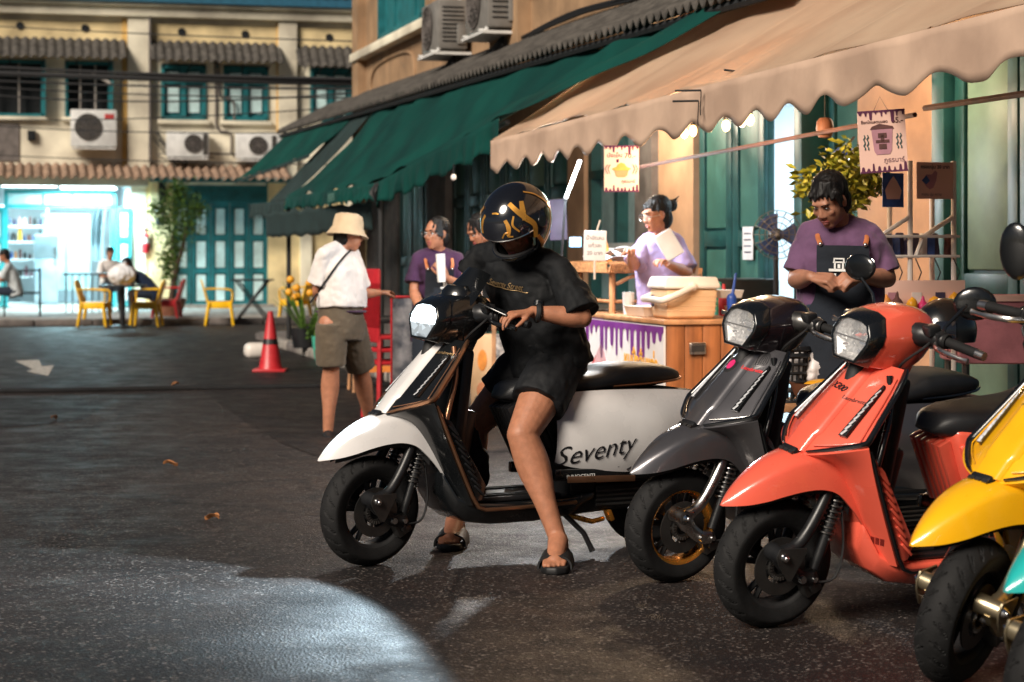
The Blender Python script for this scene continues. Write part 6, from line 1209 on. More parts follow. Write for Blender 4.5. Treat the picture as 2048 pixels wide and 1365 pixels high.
for k, (x, m, z, h) in enumerate(((-.26, 'print_dark', 1.03, .15), (-.20, 'pie_orange', 1.02, .16), (-.14, 'cocoa', 1.0, .22), (-.06, 'yellow_plastic', 1.02, .14), (.0, 'pink_plastic', .98, .22), (.06, 'yellow_plastic', 1.03, .13), (.12, 'cream_plastic', 1.0, .12), (.17, 'yellow_plastic', 1.05, .12))):
    mb = MB(); mb.capsule((0, 0, -h * .4), .02, (0, 0, h * .3), .03); mb.capsule((0, 0, h * .3), .02, (0, 0, h * .55), .006); sthing('hanging_bag', mb, m, ['dark snack bag hanging at the left end of the rack board', 'orange snack bag hanging beside the dark one on the rack', 'tall brown bag hanging on the rack board', 'yellow bag left of the pink pouch on the rack', 'pink pouch hanging in the middle of the rack board', 'yellow bag right of the pink pouch on the rack', 'pale cream bag hanging on the rack board', 'yellow bag at the right end of the rack board'][k], 'bag', T=RKT @ TR(x, -.10, z), remesh=.006, smooth_it=2, smooth=170, disp=FOLD(.004, 30, k))
    mb = MB()
pb = obj('rack_board', MB().box((-.03, -.06, 1.03), (.55, .012, .30)), 'poster_peach', rk, bevel=.004)
for k in range(9): obj('board_card', MB().box((-.26 + .062 * k, -.069, 1.09 - .11 * (k % 2)), (.05, .004, .06)), ['print_dark', 'white_plastic', 'cup_mauve'][k % 3], pb)
for k in range(5): mb = MB(); x = -.2 + .1 * k; mb.tube([(x, -.02, 1.29), (x + .02, -.05, 1.22), (x - .01, -.06, 1.15)], .003, 4); obj('hook', mb, 'wire_black', rk)
for x, w, h, z, lab, m in ((-.13, .115, .17, 1.63, 'blue picture card of a dessert clipped to the wire rack', 'print_blue'), (.10, .20, .185, 1.68, 'peach price sign reading 20 baht on the wire rack', 'poster_peach')):
    s = thing('rack_sign', lab, 'sign', T=RKT @ TR(x, -.03, z)); obj('card', MB().box((0, 0, 0), (w, .004, h)), m, s)
    if m == 'print_blue': disc(s, 'dessert', [(-.035, -.045), (.035, -.045), (.045, 0), (.02, .045), (.0, .07), (-.02, .045), (-.045, 0)], 'poster_peach', .0035)
    else:
        ptext(s, 'sign_lettering', 'กรอบนุ่ม 20 บาท', .024, 'print_dark', 0, .068, .0006); disc(s, 'fruit_picture', [(-.07, .0), (-.05, .03), (-.02, .03), (.0, .05), (.012, .04), (.005, .0), (-.01, -.035), (-.03, -.045), (-.05, -.03)], 'cup_mauve', .0035); disc(s, 'dark_fruit', [(-.075, .0), (-.05, .025), (-.03, .0), (-.05, -.02)], 'print_blue', .005)
        for z2 in (-.07,): ptext(s, 'sign_note', 'กรอบ นุ่ม หวาน', .018, 'print_dark', -.02, z2)
# bush behind the vendor
def bush(name, label, c, rx, rz_, n, lf, m, seed, trunk=0, cat='plant', pot=None, ry=None, T0=None):
    t = thing(name, label, cat, (c[0], c[1], 0)); r = random.Random(seed); mb = MB(); ry = ry or rx; cz = c[2]; cl = [(r.gauss(0, .45), r.gauss(0, .45), r.gauss(0, .5)) for _ in range(max(7, n // 90))]
    for k in range(n):
        q = r.choice(cl); p = Vector(((q[0] + r.gauss(0, .22)) * rx, (q[1] + r.gauss(0, .22)) * ry, cz + (q[2] + r.gauss(0, .22)) * rz_)); d = Vector((r.gauss(0, 1), r.gauss(0, 1), r.gauss(0, .6))).normalized(); u = d.orthogonal().normalized(); s = lf * r.uniform(.6, 1.25); w = d.cross(u)
        mb.add([p, p + d * s * .5 + w * s * .27, p + d * s + u * s * .12, p + d * s * .5 - w * s * .27], [(0, 1, 2, 3)])
    obj('crown', mb, m, t, smooth=0)
    tr = MB(); tr.tube(crv([(0, 0, trunk), (rx * .1, 0, cz * .5 + trunk * .5), (0, 0, cz)], 4), [.028] * 4 + [.018] * 5, 7)
    for q in cl[:8]: tr.tube(crv([(0, 0, cz - rz_ * .5), (q[0] * rx * .5, q[1] * ry * .5, cz + q[2] * rz_ * .3), (q[0] * rx, q[1] * ry, cz + q[2] * rz_)], 3), [.012] * 3 + [.005] * 4, 5)
    obj('trunk', tr, 'bark', t)
    if pot: mb = MB(); mb.lathe([(0, 0), (pot[0] * .7, 0), (pot[0] * .95, pot[1] * .6), (pot[0], pot[1]), (pot[0] * .9, pot[1]), (pot[0] * .85, pot[1] * .9), (0, pot[1] * .88)], 24); obj('pot', mb, pot[2], t)
    return t
q = at(1678, 365, 10.75); bush('potted_bush', 'yellow-green leafy bush behind the head of the woman in purple', (q.x, q.y, q.z), .21, .21, 1500, .062, 'leaf_lit', 3, trunk=.3, pot=(.2, .34, 'clay_pot'))
# fan, notice, clutter by the bright doorway
fq = at(1552, 470, 13.2); fn_ = thing('standing_fan', 'dark standing fan in front of the bright doorway', 'fan', (fq.x, fq.y, 0)); hz = fq.z
obj('pole', MB().tube([(0, 0, 0), (0, 0, hz - .05)], .018, 8), 'black_plastic', fn_); obj('base', MB().lathe([(0, 0), (.17, 0), (.16, .03), (.03, .05)], 20), 'black_plastic', fn_)
mb = MB()
for rr in (.16, .12, .08, .04): mb.tube([(rr * math.cos(a), -.06, hz + rr * math.sin(a)) for a in [2 * math.pi * j / 24 for j in range(24)]], .004, 4, closed=True)
for k in range(16): a = 2 * math.pi * k / 16; mb.tube([(0, -.08, hz), (.16 * math.cos(a), -.06, hz + .16 * math.sin(a)), (.13 * math.cos(a), .02, hz + .13 * math.sin(a))], .0025, 4)
obj('cage', mb, 'dark_steel', fn_); mb = MB(); mb.ball((0, .05, hz), (.05, .07, .05)); obj('motor', mb, 'black_plastic', fn_)
for k in range(3): mb = MB(); a = 2.1 * k; mb.grid(lambda u, v: (.14 * u * math.cos(a + (v - .5) * 1.2), -.04 + .02 * v, hz + .14 * u * math.sin(a + (v - .5) * 1.2)), 4, 4); obj('blade', mb, 'print_blue', fn_, solid=.003)
mb = MB(); mb.box((0, 0, 0), (.46, .5, 1.0)); sthing('dark_cabinet', mb, 'black_plastic', 'dark cabinet standing in the bright doorway behind the counter', 'cabinet', T=RT @ TR(-5.1, -.35, .52 + .12), bevel=.02)
nt_p = thing('door_notice', 'small white notice taped on the green door left of the doorway', 'notice', T=RT @ TR(-rs(1497), -.005, rz(487, rs(1497)))); obj('sheet', MB().box((0, 0, 0), (.20, .004, .24)), 'paper_white', nt_p)
for k in range(4): obj('text_line', MB().box((0, -.003, .07 - .045 * k), (.13, .001, .01)), 'print_dark', nt_p)
# crates, basket, bag and bowls between the scooters and the stall
bq = Vector((1.24, 9.15, 0)); bs = thing('basket', 'black plastic basket with handle behind the grey scooter', 'basket', (bq.x, bq.y, .64)); mb = MB()
for k in range(20):
    a = 2 * math.pi * k / 20; mb.tube([(.095 * math.cos(a), .07 * math.sin(a), 0), (.115 * math.cos(a), .09 * math.sin(a), .24)], .006, 5)
for z, s in ((0, .82), (.05, .85), (.09, .88), (.13, .91), (.17, .94), (.21, .97), (.24, 1.0)): mb.tube([(.116 * s * math.cos(a), .09 * s * math.sin(a), z) for a in [2 * math.pi * j / 24 for j in range(24)]], .008 if z < .2 else .014, 5, closed=True)
mb.box((0, 0, .003), (.15, .11, .006)); obj('weave', mb, 'basket_black', bs); mb = MB(); mb.tube(crv([(-.05, -.085, .24), (-.035, -.09, .31), (.035, -.09, .31), (.05, -.085, .24)], 5), .010, 6); obj('handle', mb, 'basket_black', bs)
tbm = MB(); tbm.box((0, 0, .62), (.55, .5, .03)); [tbm.tube([(a * .24, b * .2, 0), (a * .24, b * .2, .62)], .018, 6) for a in (-1, 1) for b in (-1, 1)]; sthing('low_table', tbm, 'wood_edge', 'low wooden table carrying the black basket behind the scooters', 'table', T=TR(1.34, 9.2, 0, .3), bevel=.006)
mb = MB(); mb.ball((0, 0, .16), (.13, .11, .17)); mb.capsule((0, 0, .28), .07, (.02, 0, .40), .03); mb.capsule((.03, 0, .30), .04, (.10, 0, .43), .015); sthing('plastic_bag', mb, 'plastic_bag', 'crumpled white plastic bag behind the black basket', 'bag', T=TR(1.40, 9.22, .64), remesh=.010, smooth_it=1, smooth=170, disp=FOLD(.022, 22, 7))
mb = MB(); mb.lathe([(0, 0), (.07, 0), (.13, .04), (.15, .09), (.155, .095), (.14, .09), (.11, .045), (0, .02)], 28); w_ = sthing('bowl', mb, 'clay_pot', 'brown bowl on the low table behind the coral scooter', 'bowl', T=TR(1.40, 9.0, .64)); 
mb = MB(); mb.ball((0, 0, 0), (.09, .08, .03)); sthing('yellow_food', mb, 'yellow_plastic', 'yellow lump of food in the brown bowl', 'food', T=TR(1.40, 9.0, .72))
pk = thing('pink_table', 'table with pink cloth at the right edge behind the yellow scooter', 'table', (2.55, 10.25, 0)); obj('cloth', MB().box((0, 0, .93), (.62, .5, .34)), mat('pink_cloth', (.42, .15, .17), .8, var=.2, scale=8, bump=.3), pk, bevel=.02); obj('cloth_trim', MB().box((0, -.256, 1.09), (.63, .012, .03)), 'poster_peach', pk)
for a in (-1, 1):
    for b in (-1, 1): mb = MB(); mb.tube([(a * .27, b * .2, 0), (a * .27, b * .2, .9)], .02, 6); obj('leg', mb, 'dark_steel', pk)
# spare helmet and mirrors
hl = thing('open_helmet', 'black open helmet with dark visor resting on the seat of the grey scooter', 'helmet', T=at(1892, 668, 8.55) and Matrix.Translation(at(1890, 662, 8.5)) @ Euler((0, 0, 2.2)).to_matrix().to_4x4())
mb = MB(); mb.grid(lambda u, v: (.125 * math.cos(2 * math.pi * u) * math.cos(-.35 + 1.9 * v), .145 * math.sin(2 * math.pi * u) * math.cos(-.35 + 1.9 * v), .14 * math.sin(-.35 + 1.9 * v)), 32, 14); obj('shell', mb, 'gloss_black', hl, solid=.008, smooth=80)
mb = MB(); mb.grid(lambda u, v: (.134 * math.cos(.4 + 2.3 * u) * math.cos(-.5 + .8 * v), .156 * math.sin(.4 + 2.3 * u) * math.cos(-.5 + .8 * v), .15 * math.sin(-.5 + .8 * v)), 20, 8); obj('visor', mb, 'visor_smoke', hl, solid=.003, smooth=80)
def mirror(key, label, base, stem, c, n, rx, rz2, m='gloss_black'):
    root, T, S_ = scooters[key]; Ti = T.inverted(); g = lambda p: Ti @ Vector(p)
    mb = MB(); mb.tube([g(p) for p in stem], .006, 6); o = obj('mirror_stalk', mb, 'gloss_black', root); mb = MB(); c = Vector(c); n = Vector(n).normalized(); Q = n.to_track_quat('Z', 'Y')
    mb.ball(c, (rx, rz2, .018), 20, 10, rot=Q); mb.v = [tuple(Ti @ Vector(v)) for v in mb.v]; mo = obj('mirror', mb, m, root)
    mb = MB(); mb.ball(c + n * .013, (rx * .9, rz2 * .9, .008), 20, 8, rot=Q); mb.v = [tuple(Ti @ Vector(v)) for v in mb.v]; obj('mirror_glass', mb, 'mirror_glass', mo)
mirror('coral', '', None, [at(1752, 622, 7.55), at(1745, 588, 7.56), at(1722, 556, 7.58)], at(1720, 535, 7.6), (.75, .62, .1), .075, .052)
mirror('coral', '', None, [at(1884, 690, 6.95), at(1890, 655, 6.96), at(1932, 612, 7.0)], at(1950, 608, 7.02), (.2, .97, .1), .075, .06)
mirror('yellow', '', None, [at(2060, 600, 6.1), at(2050, 560, 6.12)], at(2033, 503, 6.15), (.55, .8, .1), .055, .09)
# scooter extras
def fly(m): m.grid(lambda u, v: (-.30 - .13 * v - .05 * abs(2 * u - 1) ** 2 * 1.2, (.115 - .045 * v ** 1.5) * (2 * u - 1), 1.13 + .125 * v - .03 * abs(2 * u - 1) ** 3), 16, 10)
on_scooter('rider', lambda m: [m.v.extend([(x - .045, y, z) for x, y, z in (lambda q: (fly(q), q)[1])(MB()).v]), m.f.extend((lambda q: (fly(q), q)[1])(MB()).f)], 'fly_screen', 'gloss_black', True, solid=.006, smooth=80)
def bowl_lid(m): m.lathe([(0, .05), (.06, .045), (.085, .02), (.09, 0)], 24, TR(-.43, 0, 1.135))
on_scooter('rider', bowl_lid, 'dashboard', 'gloss_black', True)
def side_T(x, z, tilt=0): y = sp_pt(x, (z - interp(SIDE, x)[0]) / (interp(SIDE, x)[1] - interp(SIDE, x)[0]))[1]; return frame((x, y + .014, z), (-1, 0, 0), (0, 1, 0)) @ Matrix.Rotation(tilt, 4, 'Z')
def wrapside(o, x0, z0, tilt, key='rider'):
    ca_, sa = math.cos(tilt), math.sin(tilt)
    for v in o.data.vertices:
        a, b = v.co.x, v.co.y; X = x0 - (a * ca_ - b * sa); Z = z0 + (a * sa + b * ca_); zl, zt, _ = interp(SIDE, X); y = sp_pt(X, max(0, min(1, (Z - zl) / (zt - zl))))[1]; v.co = Vector((X, y + .0140 + v.co.z * .5, Z))
    o.data.update()
    o.data.flip_normals()
t = script_on('rider', 'side_script', 'Seventy', .118, 'letter_black', Matrix.Identity(4), ext=.0015, shear=.45, align='LEFT', bold=-.0012); wrapside(t, -.78, .428, .16)
def pinst(m):
    for k in range(6): x0 = -.90 - .045 * k; m.tube([Vector(sp_pt(lerp(x0, -1.16, q / 6), 0)) + V3(0, .017, .062 - .011 * k + .02 * (q / 6)) for q in range(7)], .0022, 4)
on_scooter('rider', pinst, 'side_stripe', 'letter_black')
script_on('rider', 'rail_lettering', 'INNOCENTI', .026, 'letter_white', frame((-.90, .2165, .350), (-1, 0, 0), (0, 1, 0)) @ Matrix.Rotation(R(0), 4, 'X'), ext=.0006)
def shield_T(t, v, roll=0): p = Vector(up_pt(t, v)); a = (Vector(up_pt(t + .05, v)) - p).normalized(); b = (Vector(up_pt(t, v + .05)) - p).normalized(); n = a.cross(b).normalized(); m = Matrix((a, n.cross(a), n)).transposed().to_4x4(); m.translation = p; return m @ Matrix.Rotation(roll, 4, 'Z')
def shield_text(key, name, txt, size, m, t, v, roll=0, **kw):
    T = shield_T(t, v, roll); n = T.to_3x3() @ V3(0, 0, 1); o = script_on(key, name, txt, size, m, Matrix.Identity(4), ext=.0008, **kw)
    for q in o.data.vertices: q.co = hit(BV_SH, T @ V3(q.co.x, q.co.y, 0), n, .0012 + (.001 if q.co.z > 0 else 0))
    o.data.update(); return o
def shield_poly(key, name, pts, m, t, v, off=.0015):
    T = shield_T(t, v); n = T.to_3x3() @ V3(0, 0, 1); c0 = hit(BV_SH, T @ V3(0, 0, 0), n, off); P_ = [hit(BV_SH, T @ V3(x, y, 0), n, off) for x, y in pts]; k = len(pts)
    return on_scooter(key, lambda mm_: mm_.add([c0] + P_, [(0, 1 + i, 1 + (i + 1) % k) for i in range(k)]), name, m, solid=.0012)
shield_text('coral', 'model_lettering', 'X300', .036, 'letter_black', -.03, .68, -.1, shear=.4, bold=.0008); shield_text('coral', 'shield_lettering', 'Lambretta', .022, 'letter_black', .44, .60, -.2, shear=.3)
shield_text('yellow', 'model_lettering', 'X300', .036, 'letter_black', -.03, .68, -.1, shear=.4, bold=.0008)
shield_text('rider', 'shield_lettering', 'Lambretta', .022, 'gold_letter', .60, .80, -.2, shear=.3)
shield_text('grey', 'shield_lettering', 'Lambretta', .022, 'letter_red', .46, .72, -.15, shear=.3, bold=.0008)
def tower_path(pts, r_):
    T = shield_T(.55, .86); n = T.to_3x3() @ V3(0, 0, 1); return [hit(BV_SH, T @ V3(*p), n, .001) for p in pts]
def tower(m):
    for k in range(5): m.tube(tower_path(crv([(-.02 + .008 * k, -.03, 0), (-.012 + .008 * k, .0, 0), (.004 + .003 * k, .03, 0)], 3), 0), .0012, 4)
    m.tube(tower_path(crv([(-.03, -.03, 0), (-.02, .015, 0), (.008, .036, 0), (.025, .01, 0), (.03, -.03, 0)], 4), 0), .0014, 4)
on_scooter('grey', tower, 'line_sticker', 'letter_black')
shield_poly('grey', 'round_sticker', [(.036 * math.cos(a), .040 * math.sin(a)) for a in [2 * math.pi * j / 20 for j in range(20)]], 'dark_steel', -.10, .72); shield_poly('grey', 'sticker_centre', [(.020 * math.cos(a), .024 * math.sin(a)) for a in [2 * math.pi * j / 16 for j in range(16)]], 'pink_plastic', -.10, .72, .003)
mat('coral_dark', (.22, .02, .015), .4, var=.1, coat=1)
def flashes(m):
    for k in range(3):
        pts = [(.62 + .09 * k, .86), (.69 + .09 * k, .86), (.73 + .09 * k, .80), (.66 + .09 * k, .80)]; P_ = [hit(BV_LO, lo_pt(t_, v_), Vector((.92, .35, .1)).normalized(), .0015) for t_, v_ in pts]; m.add(P_, [(0, 1, 2, 3)])
on_scooter('coral', flashes, 'flash_decal', 'coral_dark', solid=.001)
# headlight beam of the ridden scooter
root, RTs, RS = scooters['rider']; ld = bpy.data.lights.new('headlight_beam', 'SPOT'); ld.energy = 380; ld.color = (.68, .88, 1.0); ld.spot_size = R(120); ld.spot_blend = .10; ld.shadow_soft_size = .03
ld.use_nodes = True; _n = ld.node_tree; _e = _n.nodes['Emission']; _g = _n.nodes.new('ShaderNodeNewGeometry'); _x = _n.nodes.new('ShaderNodeSeparateXYZ'); _r = _n.nodes.new('ShaderNodeMapRange'); _q = _n.nodes.new('ShaderNodeTexNoise'); _q.inputs['Scale'].default_value = 3.5
_ab = _n.nodes.new('ShaderNodeMath'); _ab.operation = 'ABSOLUTE'; _ml = _n.nodes.new('ShaderNodeMath'); _ml.operation = 'MULTIPLY'; _r2 = _n.nodes.new('ShaderNodeMapRange')           # low beam: most light just above the lower cut-off
for _i, _v in ((1, .30), (2, .84), (3, .06), (4, 1.0)): _r.inputs[_i].default_value = _v
for _i, _v in ((1, .3), (2, .7), (3, .55), (4, 1.25)): _r2.inputs[_i].default_value = _v
_n.links.new(_g.outputs['Incoming'], _x.inputs[0]); _n.links.new(_x.outputs['Z'], _ab.inputs[0]); _n.links.new(_ab.outputs[0], _r.inputs[0]); _n.links.new(_g.outputs['Incoming'], _q.inputs['Vector']); _n.links.new(_q.outputs['Fac'], _r2.inputs[0]); _n.links.new(_r.outputs[0], _ml.inputs[0]); _n.links.new(_r2.outputs[0], _ml.inputs[1]); _n.links.new(_ml.outputs[0], _e.inputs['Strength'])
lo = bpy.data.objects.new('headlight_beam', ld); COL.objects.link(lo); pos = RTs @ RS @ Vector((-.205, 0, 1.02)); tgt = RTs @ RS @ Vector((.95, .05, 1.0)); lo.location = pos; lo.rotation_euler = (tgt - pos).to_track_quat('-Z', 'Y').to_euler()
# ================================================================== street bits
cq = gr(541, 743); cn = thing('traffic_cone', 'red traffic cone at the end of the kerb', 'traffic cone', tuple(cq)); mb = MB(); mb.box((0, 0, .015), (.36, .36, .03)); obj('base', mb, 'red_plastic', cn, bevel=.008); mb = MB(); mb.lathe([(.14, .03), (.125, .06), (.028, .66), (.02, .665), (0, .665)], 24); obj('cone', mb, 'red_plastic', cn); mb = MB(); mb.lathe([(.088, .30), (.0765, .36)], 24); obj('mark', mb, 'letter_black', cn, solid=.002)
kq = gr(522, 716); mb = MB(); mb.box((0, 0, .09), (.42, .3, .2)); ke = sthing('kerb_end_block', mb, 'white_plastic', 'white kerb end block with red paint behind the cone', 'kerb block', T=TR(kq.x, kq.y, 0, .25), bevel=.08, seg=4); mb = MB(); mb.box((.12, -.01, .09), (.16, .31, .21)); obj('red_paint', mb, 'kerb_red', ke, bevel=.07, seg=3)
# spiky plant in pot on the pavement
pq = gr(612, 696, .12); sp = thing('spiky_plant', 'spiky potted plant with yellow flowers on the pavement by the black post', 'plant', (pq.x, pq.y, .12)); r = random.Random(2); mb = MB(); mb.lathe([(0, 0), (.16, 0), (.2, .25), (.18, .25), (0, .22)], 18); obj('pot', mb, 'black_plastic', sp)
for k in range(26):
    a = r.uniform(0, 6.28); L_ = r.uniform(.3, .85); b = r.uniform(.25, .9); d = Vector((math.cos(a) * b, math.sin(a) * b, 1)).normalized(); q = d.cross(Vector((0, 0, 1))).normalized(); base = Vector((.05 * math.cos(a), .05 * math.sin(a), .22)); mb = MB()
    tip = base + d * L_ + Vector((0, 0, -.15 * b * L_)); mid = base + d * L_ * .5; mb.add([base - q * .012, base + q * .012, mid + q * .024, mid - q * .024, tip], [(0, 1, 2, 3), (3, 2, 4)]); obj('leaf', mb, 'leaf_green', sp, solid=.003, smooth=0)
for k in range(9): mb = MB(); mb.ball((r.uniform(-.25, .3), r.uniform(-.2, .2), r.uniform(.6, .95)), (.05, .04, .05), 8, 6); obj('flower', mb, 'yellow_plastic', sp)
q = gr(645, 702, .12); bush('small_potted_plant', 'low leafy plant in a green pot beside the man in the hat', (q.x, q.y, .42), .16, .22, 260, .10, 'leaf_green', 8, trunk=.12, pot=(.13, .3, 'green_print'))
# black table and red stools next to the man in the hat
q = gr(752, 790); tb_ = thing('tall_table', 'dark folding table with wooden legs right of the man in the hat', 'table', (q.x, q.y + .5, 0), .2); mb = MB(); mb.box((0, 0, .68), (.62, .5, .06)); obj('top', mb, 'black_plastic', tb_, bevel=.01)
for a in (-1, 1):
    for b in (-1, 1): mb = MB(); mb.tube([(a * .27, b * .2, 0), (a * .24, b * .18, .66)], .018, 6); obj('leg', mb, 'wood_edge', tb_)
mb = MB(); mb.box((0, -.19, .22), (.5, .03, .06)); obj('rail', mb, 'orange_plastic', tb_)
q = at(790, 600, 15.9); rc = thing('red_chair_stack', 'tall stack of red plastic chairs beside the young man in the apron', 'chairs', (q.x, q.y, 0), .4)
for k in range(3): z = .1 * k; mb = MB(); mb.box((0, 0, .45 + z), (.42, .4, .03)); obj('seat', mb, 'red_plastic', rc, bevel=.01); mb = MB(); mb.box((-.2, 0, .80 + z), (.03, .40, .38)); obj('back', mb, 'red_plastic', rc, bevel=.02)
for a in (-1, 1):
    for b in (-1, 1): mb = MB(); mb.tube([(a * .2, b * .19, 0), (a * .19, b * .18, .66)], .022, 6); obj('leg', mb, 'red_plastic', rc)
for px, w, lab, m in ((965, .2, 'cream menu board with an orange picture behind the scooter leg shield', 'cream_plastic'), (1010, .18, 'grey patterned board leaning behind the rider', 'plastic_bag')):
    q = gr(px, 822); t = thing('menu_board', lab, 'sign', T=TR(q.x, q.y, 0, .15, -.06)); mm_ = m if m != 'plastic_bag' else mat('pattern_board', (.5, .46, .44), .6, var=.8, scale=22, col2=(.04, .04, .05)); obj('board', MB().box((0, 0, .33), (w, .02, .62)), mm_, t, bevel=.006)
    if m == 'cream_plastic': mb = MB(); mb.ball((0, -.012, .42), (.04, .004, .09)); obj('picture', mb, 'pie_orange', t); mb = MB(); mb.ball((0, -.012, .17), (.05, .004, .07)); obj('picture', mb, 'pie_tan', t)
q = at(828, 690, 15.2); t = thing('banner_stand', 'grey and white printed cloth hanging left of the headlight', 'banner', (q.x, q.y, 0)); obj('cloth', MB().grid(lambda u, v: (-.16 + .32 * u, .02 * math.sin(u * 9), .35 + .62 * v), 12, 4), mat('print_cloth', (.52, .50, .52), .8, var=.7, scale=9, col2=(.10, .11, .14)), t, solid=.004); mb = MB(); [mb.tube([(a, .02, 0), (a, .02, 1.0)], .012, 6) for a in (-.17, .17)]; mb.tube([(-.17, .02, .98), (.17, .02, .98)], .012, 6); obj('frame', mb, 'red_plastic', t)
# side table with bottles behind the rider
q = at(930, 560, 15.2); t = thing('drinks_shelf', 'small shelf with coloured bottles behind the rider', 'shelf', (q.x, q.y, 0)); obj('board', MB().box((0, 0, .95), (.5, .3, .03)), 'wood_edge', t)
for a in (-.22, .22): obj('leg', MB().box((a, 0, .47), (.03, .26, .93)), 'wood_edge', t)
for k, (x, m, h, lb) in enumerate(((-.12, 'red_plastic', .2, 'red topped bottle on the shelf behind the rider'), (-.02, 'green_print', .24, 'green bottle on the shelf behind the rider'), (.1, 'white_plastic', .16, 'white tub on the shelf behind the rider'))): mb = MB(); mb.lathe([(0, 0), (.03, 0), (.033, h * .6), (.014, h * .8), (.014, h), (0, h)], 14); sthing('bottle', mb, m, lb, 'bottle', T=TR(q.x + x, q.y - .05, .967))
# the black cable across the road and dry leaves
mb = MB(); mb.tube(crv([gr(-250, 789) + V3(0, 0, .02), gr(100, 785) + V3(0, 0, .02), gr(330, 781) + V3(0, 0, .02), gr(520, 778) + V3(0, 0, .02), gr(700, 775) + V3(0, 0, .02), gr(900, 772) + V3(0, 0, .02)], 8), .024, 8); sthing('road_cable', mb, 'black_rubber', 'black rubber cable lying across the road', 'cable')
mat('dry_leaf', (.34, .14, .05), .7, var=.4, scale=60)
for k, (px, py, lb) in enumerate(((341, 933, 'dry brown leaf in the middle of the road'), (108, 840, 'dry leaf on the road near the left edge'), (424, 1042, 'flattened pale scrap on the road left of the scooter'), (350, 772, 'small dry leaf beside the road cable'))):
    q = gr(px, py); mb = MB(); mb.grid(lambda u, v: ((u - .5) * .09, (v - .5) * .05 * math.sin(math.pi * min(.97, max(.03, u))), .012 + .018 * abs(v - .5) * 2 + .01 * math.sin(u * 5)), 8, 4); sthing('dry_leaf', mb, 'dry_leaf', lb, 'leaf', T=TR(q.x, q.y, .0, k * 1.3), solid=.001)
# overhead cables
def wire(label, a, b, r_, sag, D0, D1):
    p, q = at(*a, D0), at(*b, D1); sthing('overhead_cable', MB().tube([lerp(p, q, k / 20) + V3(0, 0, -sag * 4 * (k / 20) * (1 - k / 20)) for k in range(21)], r_, 6), 'wire_black', label, 'cable')
for lb, a, b, r_, sg_ in (('thickest black overhead cable bundle across the far shophouse windows', (-120, 142), (820, 168), .055, .03), ('dark cable running just above the thick bundle', (-120, 128), (800, 160), .03, .05), ('thin wire below the round vents of the far wall', (-120, 46), (820, 86), .012, .04), ('thin wire just under the thick cable bundle', (-120, 168), (820, 196), .014, .08), ('lowest thin wire over the far wall windows', (-120, 238), (800, 205), .011, .12), ('wire crossing the left air conditioner', (-100, 246), (760, 262), .011, .10), ('faint wire above the tile roof', (-100, 306), (700, 330), .010, .04), ('second wire hugging the underside of the thick bundle', (-120, 156), (820, 178), .02, .06), ('slack wire sagging over the shuttered windows', (-120, 180), (820, 176), .016, .22)): wire(lb, a, b, r_, sg_, 38.5, 31)
mb = MB(); mb.tube(crv([at(185, 150, 37.5), at(205, 158, 37.4), at(222, 168, 37.3)], 4), .03, 6); sthing('cable_joint', mb, 'concrete', 'grey cable splice hanging on the bundle left of the windows', 'cable joint')
for px, D in ((735, 30.0), (746, 29.9)):
    pass
for k in range(9): p = at(700 + 3 * k, 178 + 8 * k, 29.5); q = at(880, 118 + 3 * k, 24.2); sthing('wall_wire', MB().tube([lerp(p, q, j / 14) + V3(0, 0, -.25 * 4 * (j / 14) * (1 - j / 14)) for j in range(15)], .013 + .004 * (k % 3), 5), 'wire_black', ORD[k] + ' wire from the top drooping at the corner of the ochre wall', 'cable', group='wires drooping at the ochre corner')

# ================================================================== across the road: chairs, tables, people, shop goods
mat('chair_yellow', (.98, .56, .01), .4, var=.08)
def plastic_chair(label, T, m='chair_yellow'):
    t = thing('plastic_chair', label, 'chair', T=T, group='plastic armchairs outside the shop')
    obj('seat', MB().box((0, 0, .42), (.44, .44, .03)), m, t, bevel=.012)
    mb = MB(); mb.grid(lambda u, v: (-.2 - .10 * v - .03 * math.cos((u - .5) * 3), (u - .5) * (.42 + .04 * v), .43 + .40 * v - .05 * v * abs(u - .5) ** 2 * 6), 10, 8); obj('backrest', mb, m, t, solid=.022, smooth=60)
    for s in (-1, 1):
        mb = MB(); mb.tube(crv([(-.26, s * .23, .66), (-.05, s * .25, .66), (.15, s * .25, .645), (.22, s * .24, .60), (.215, s * .23, .42)], 4), .026, 6, flat=.6); obj('armrest', mb, m, t)
        for x, dx in ((.19, .05), (-.19, -.07)): mb = MB(); mb.tube([(x, s * .2, .42), (x + dx, s * .235, 0)], [.062, .042], 8, flat=.6); obj('leg', mb, m, t)
        obj('side_panel', MB().box((0, s * .222, .36), (.40, .02, .10)), m, t, bevel=.008)
    return t
for px, py, ry, lb in ((190, 659, 0, 'yellow plastic armchair facing right at the left of the far table'), (292, 659, 180, 'yellow plastic armchair facing left under the man in navy'), (440, 657, 8, 'yellow plastic armchair standing alone before the teal doors'), (590, 650, 165, 'yellow plastic armchair half hidden behind the spiky plant')):
    q = gr(px, py - 6); plastic_chair(lb, TR(q.x, q.y, 0, R(ry)))
q = gr(318, 650); plastic_chair('red plastic chair behind the man in navy', TR(q.x - .02, q.y + .9, .0, R(180)), 'red_plastic')
def round_tab(label, px, py, m='black_plastic', z=.72, r0=.42):
    q = gr(px, py); t = thing('cafe_table', label, 'table', tuple(q)); mb = MB(); mb.lathe([(0, z), (r0, z), (r0, z + .03), (0, z + .03)], 28); obj('top', mb, m, t); mb = MB(); mb.tube([(0, 0, .02), (0, 0, z)], .05, 10); mb.lathe([(0, 0), (.26, 0), (.24, .03), (.05, .06)], 20); obj('pedestal', mb, 'black_plastic', t); return t
round_tab('dark round table between the two yellow chairs', 245, 656)
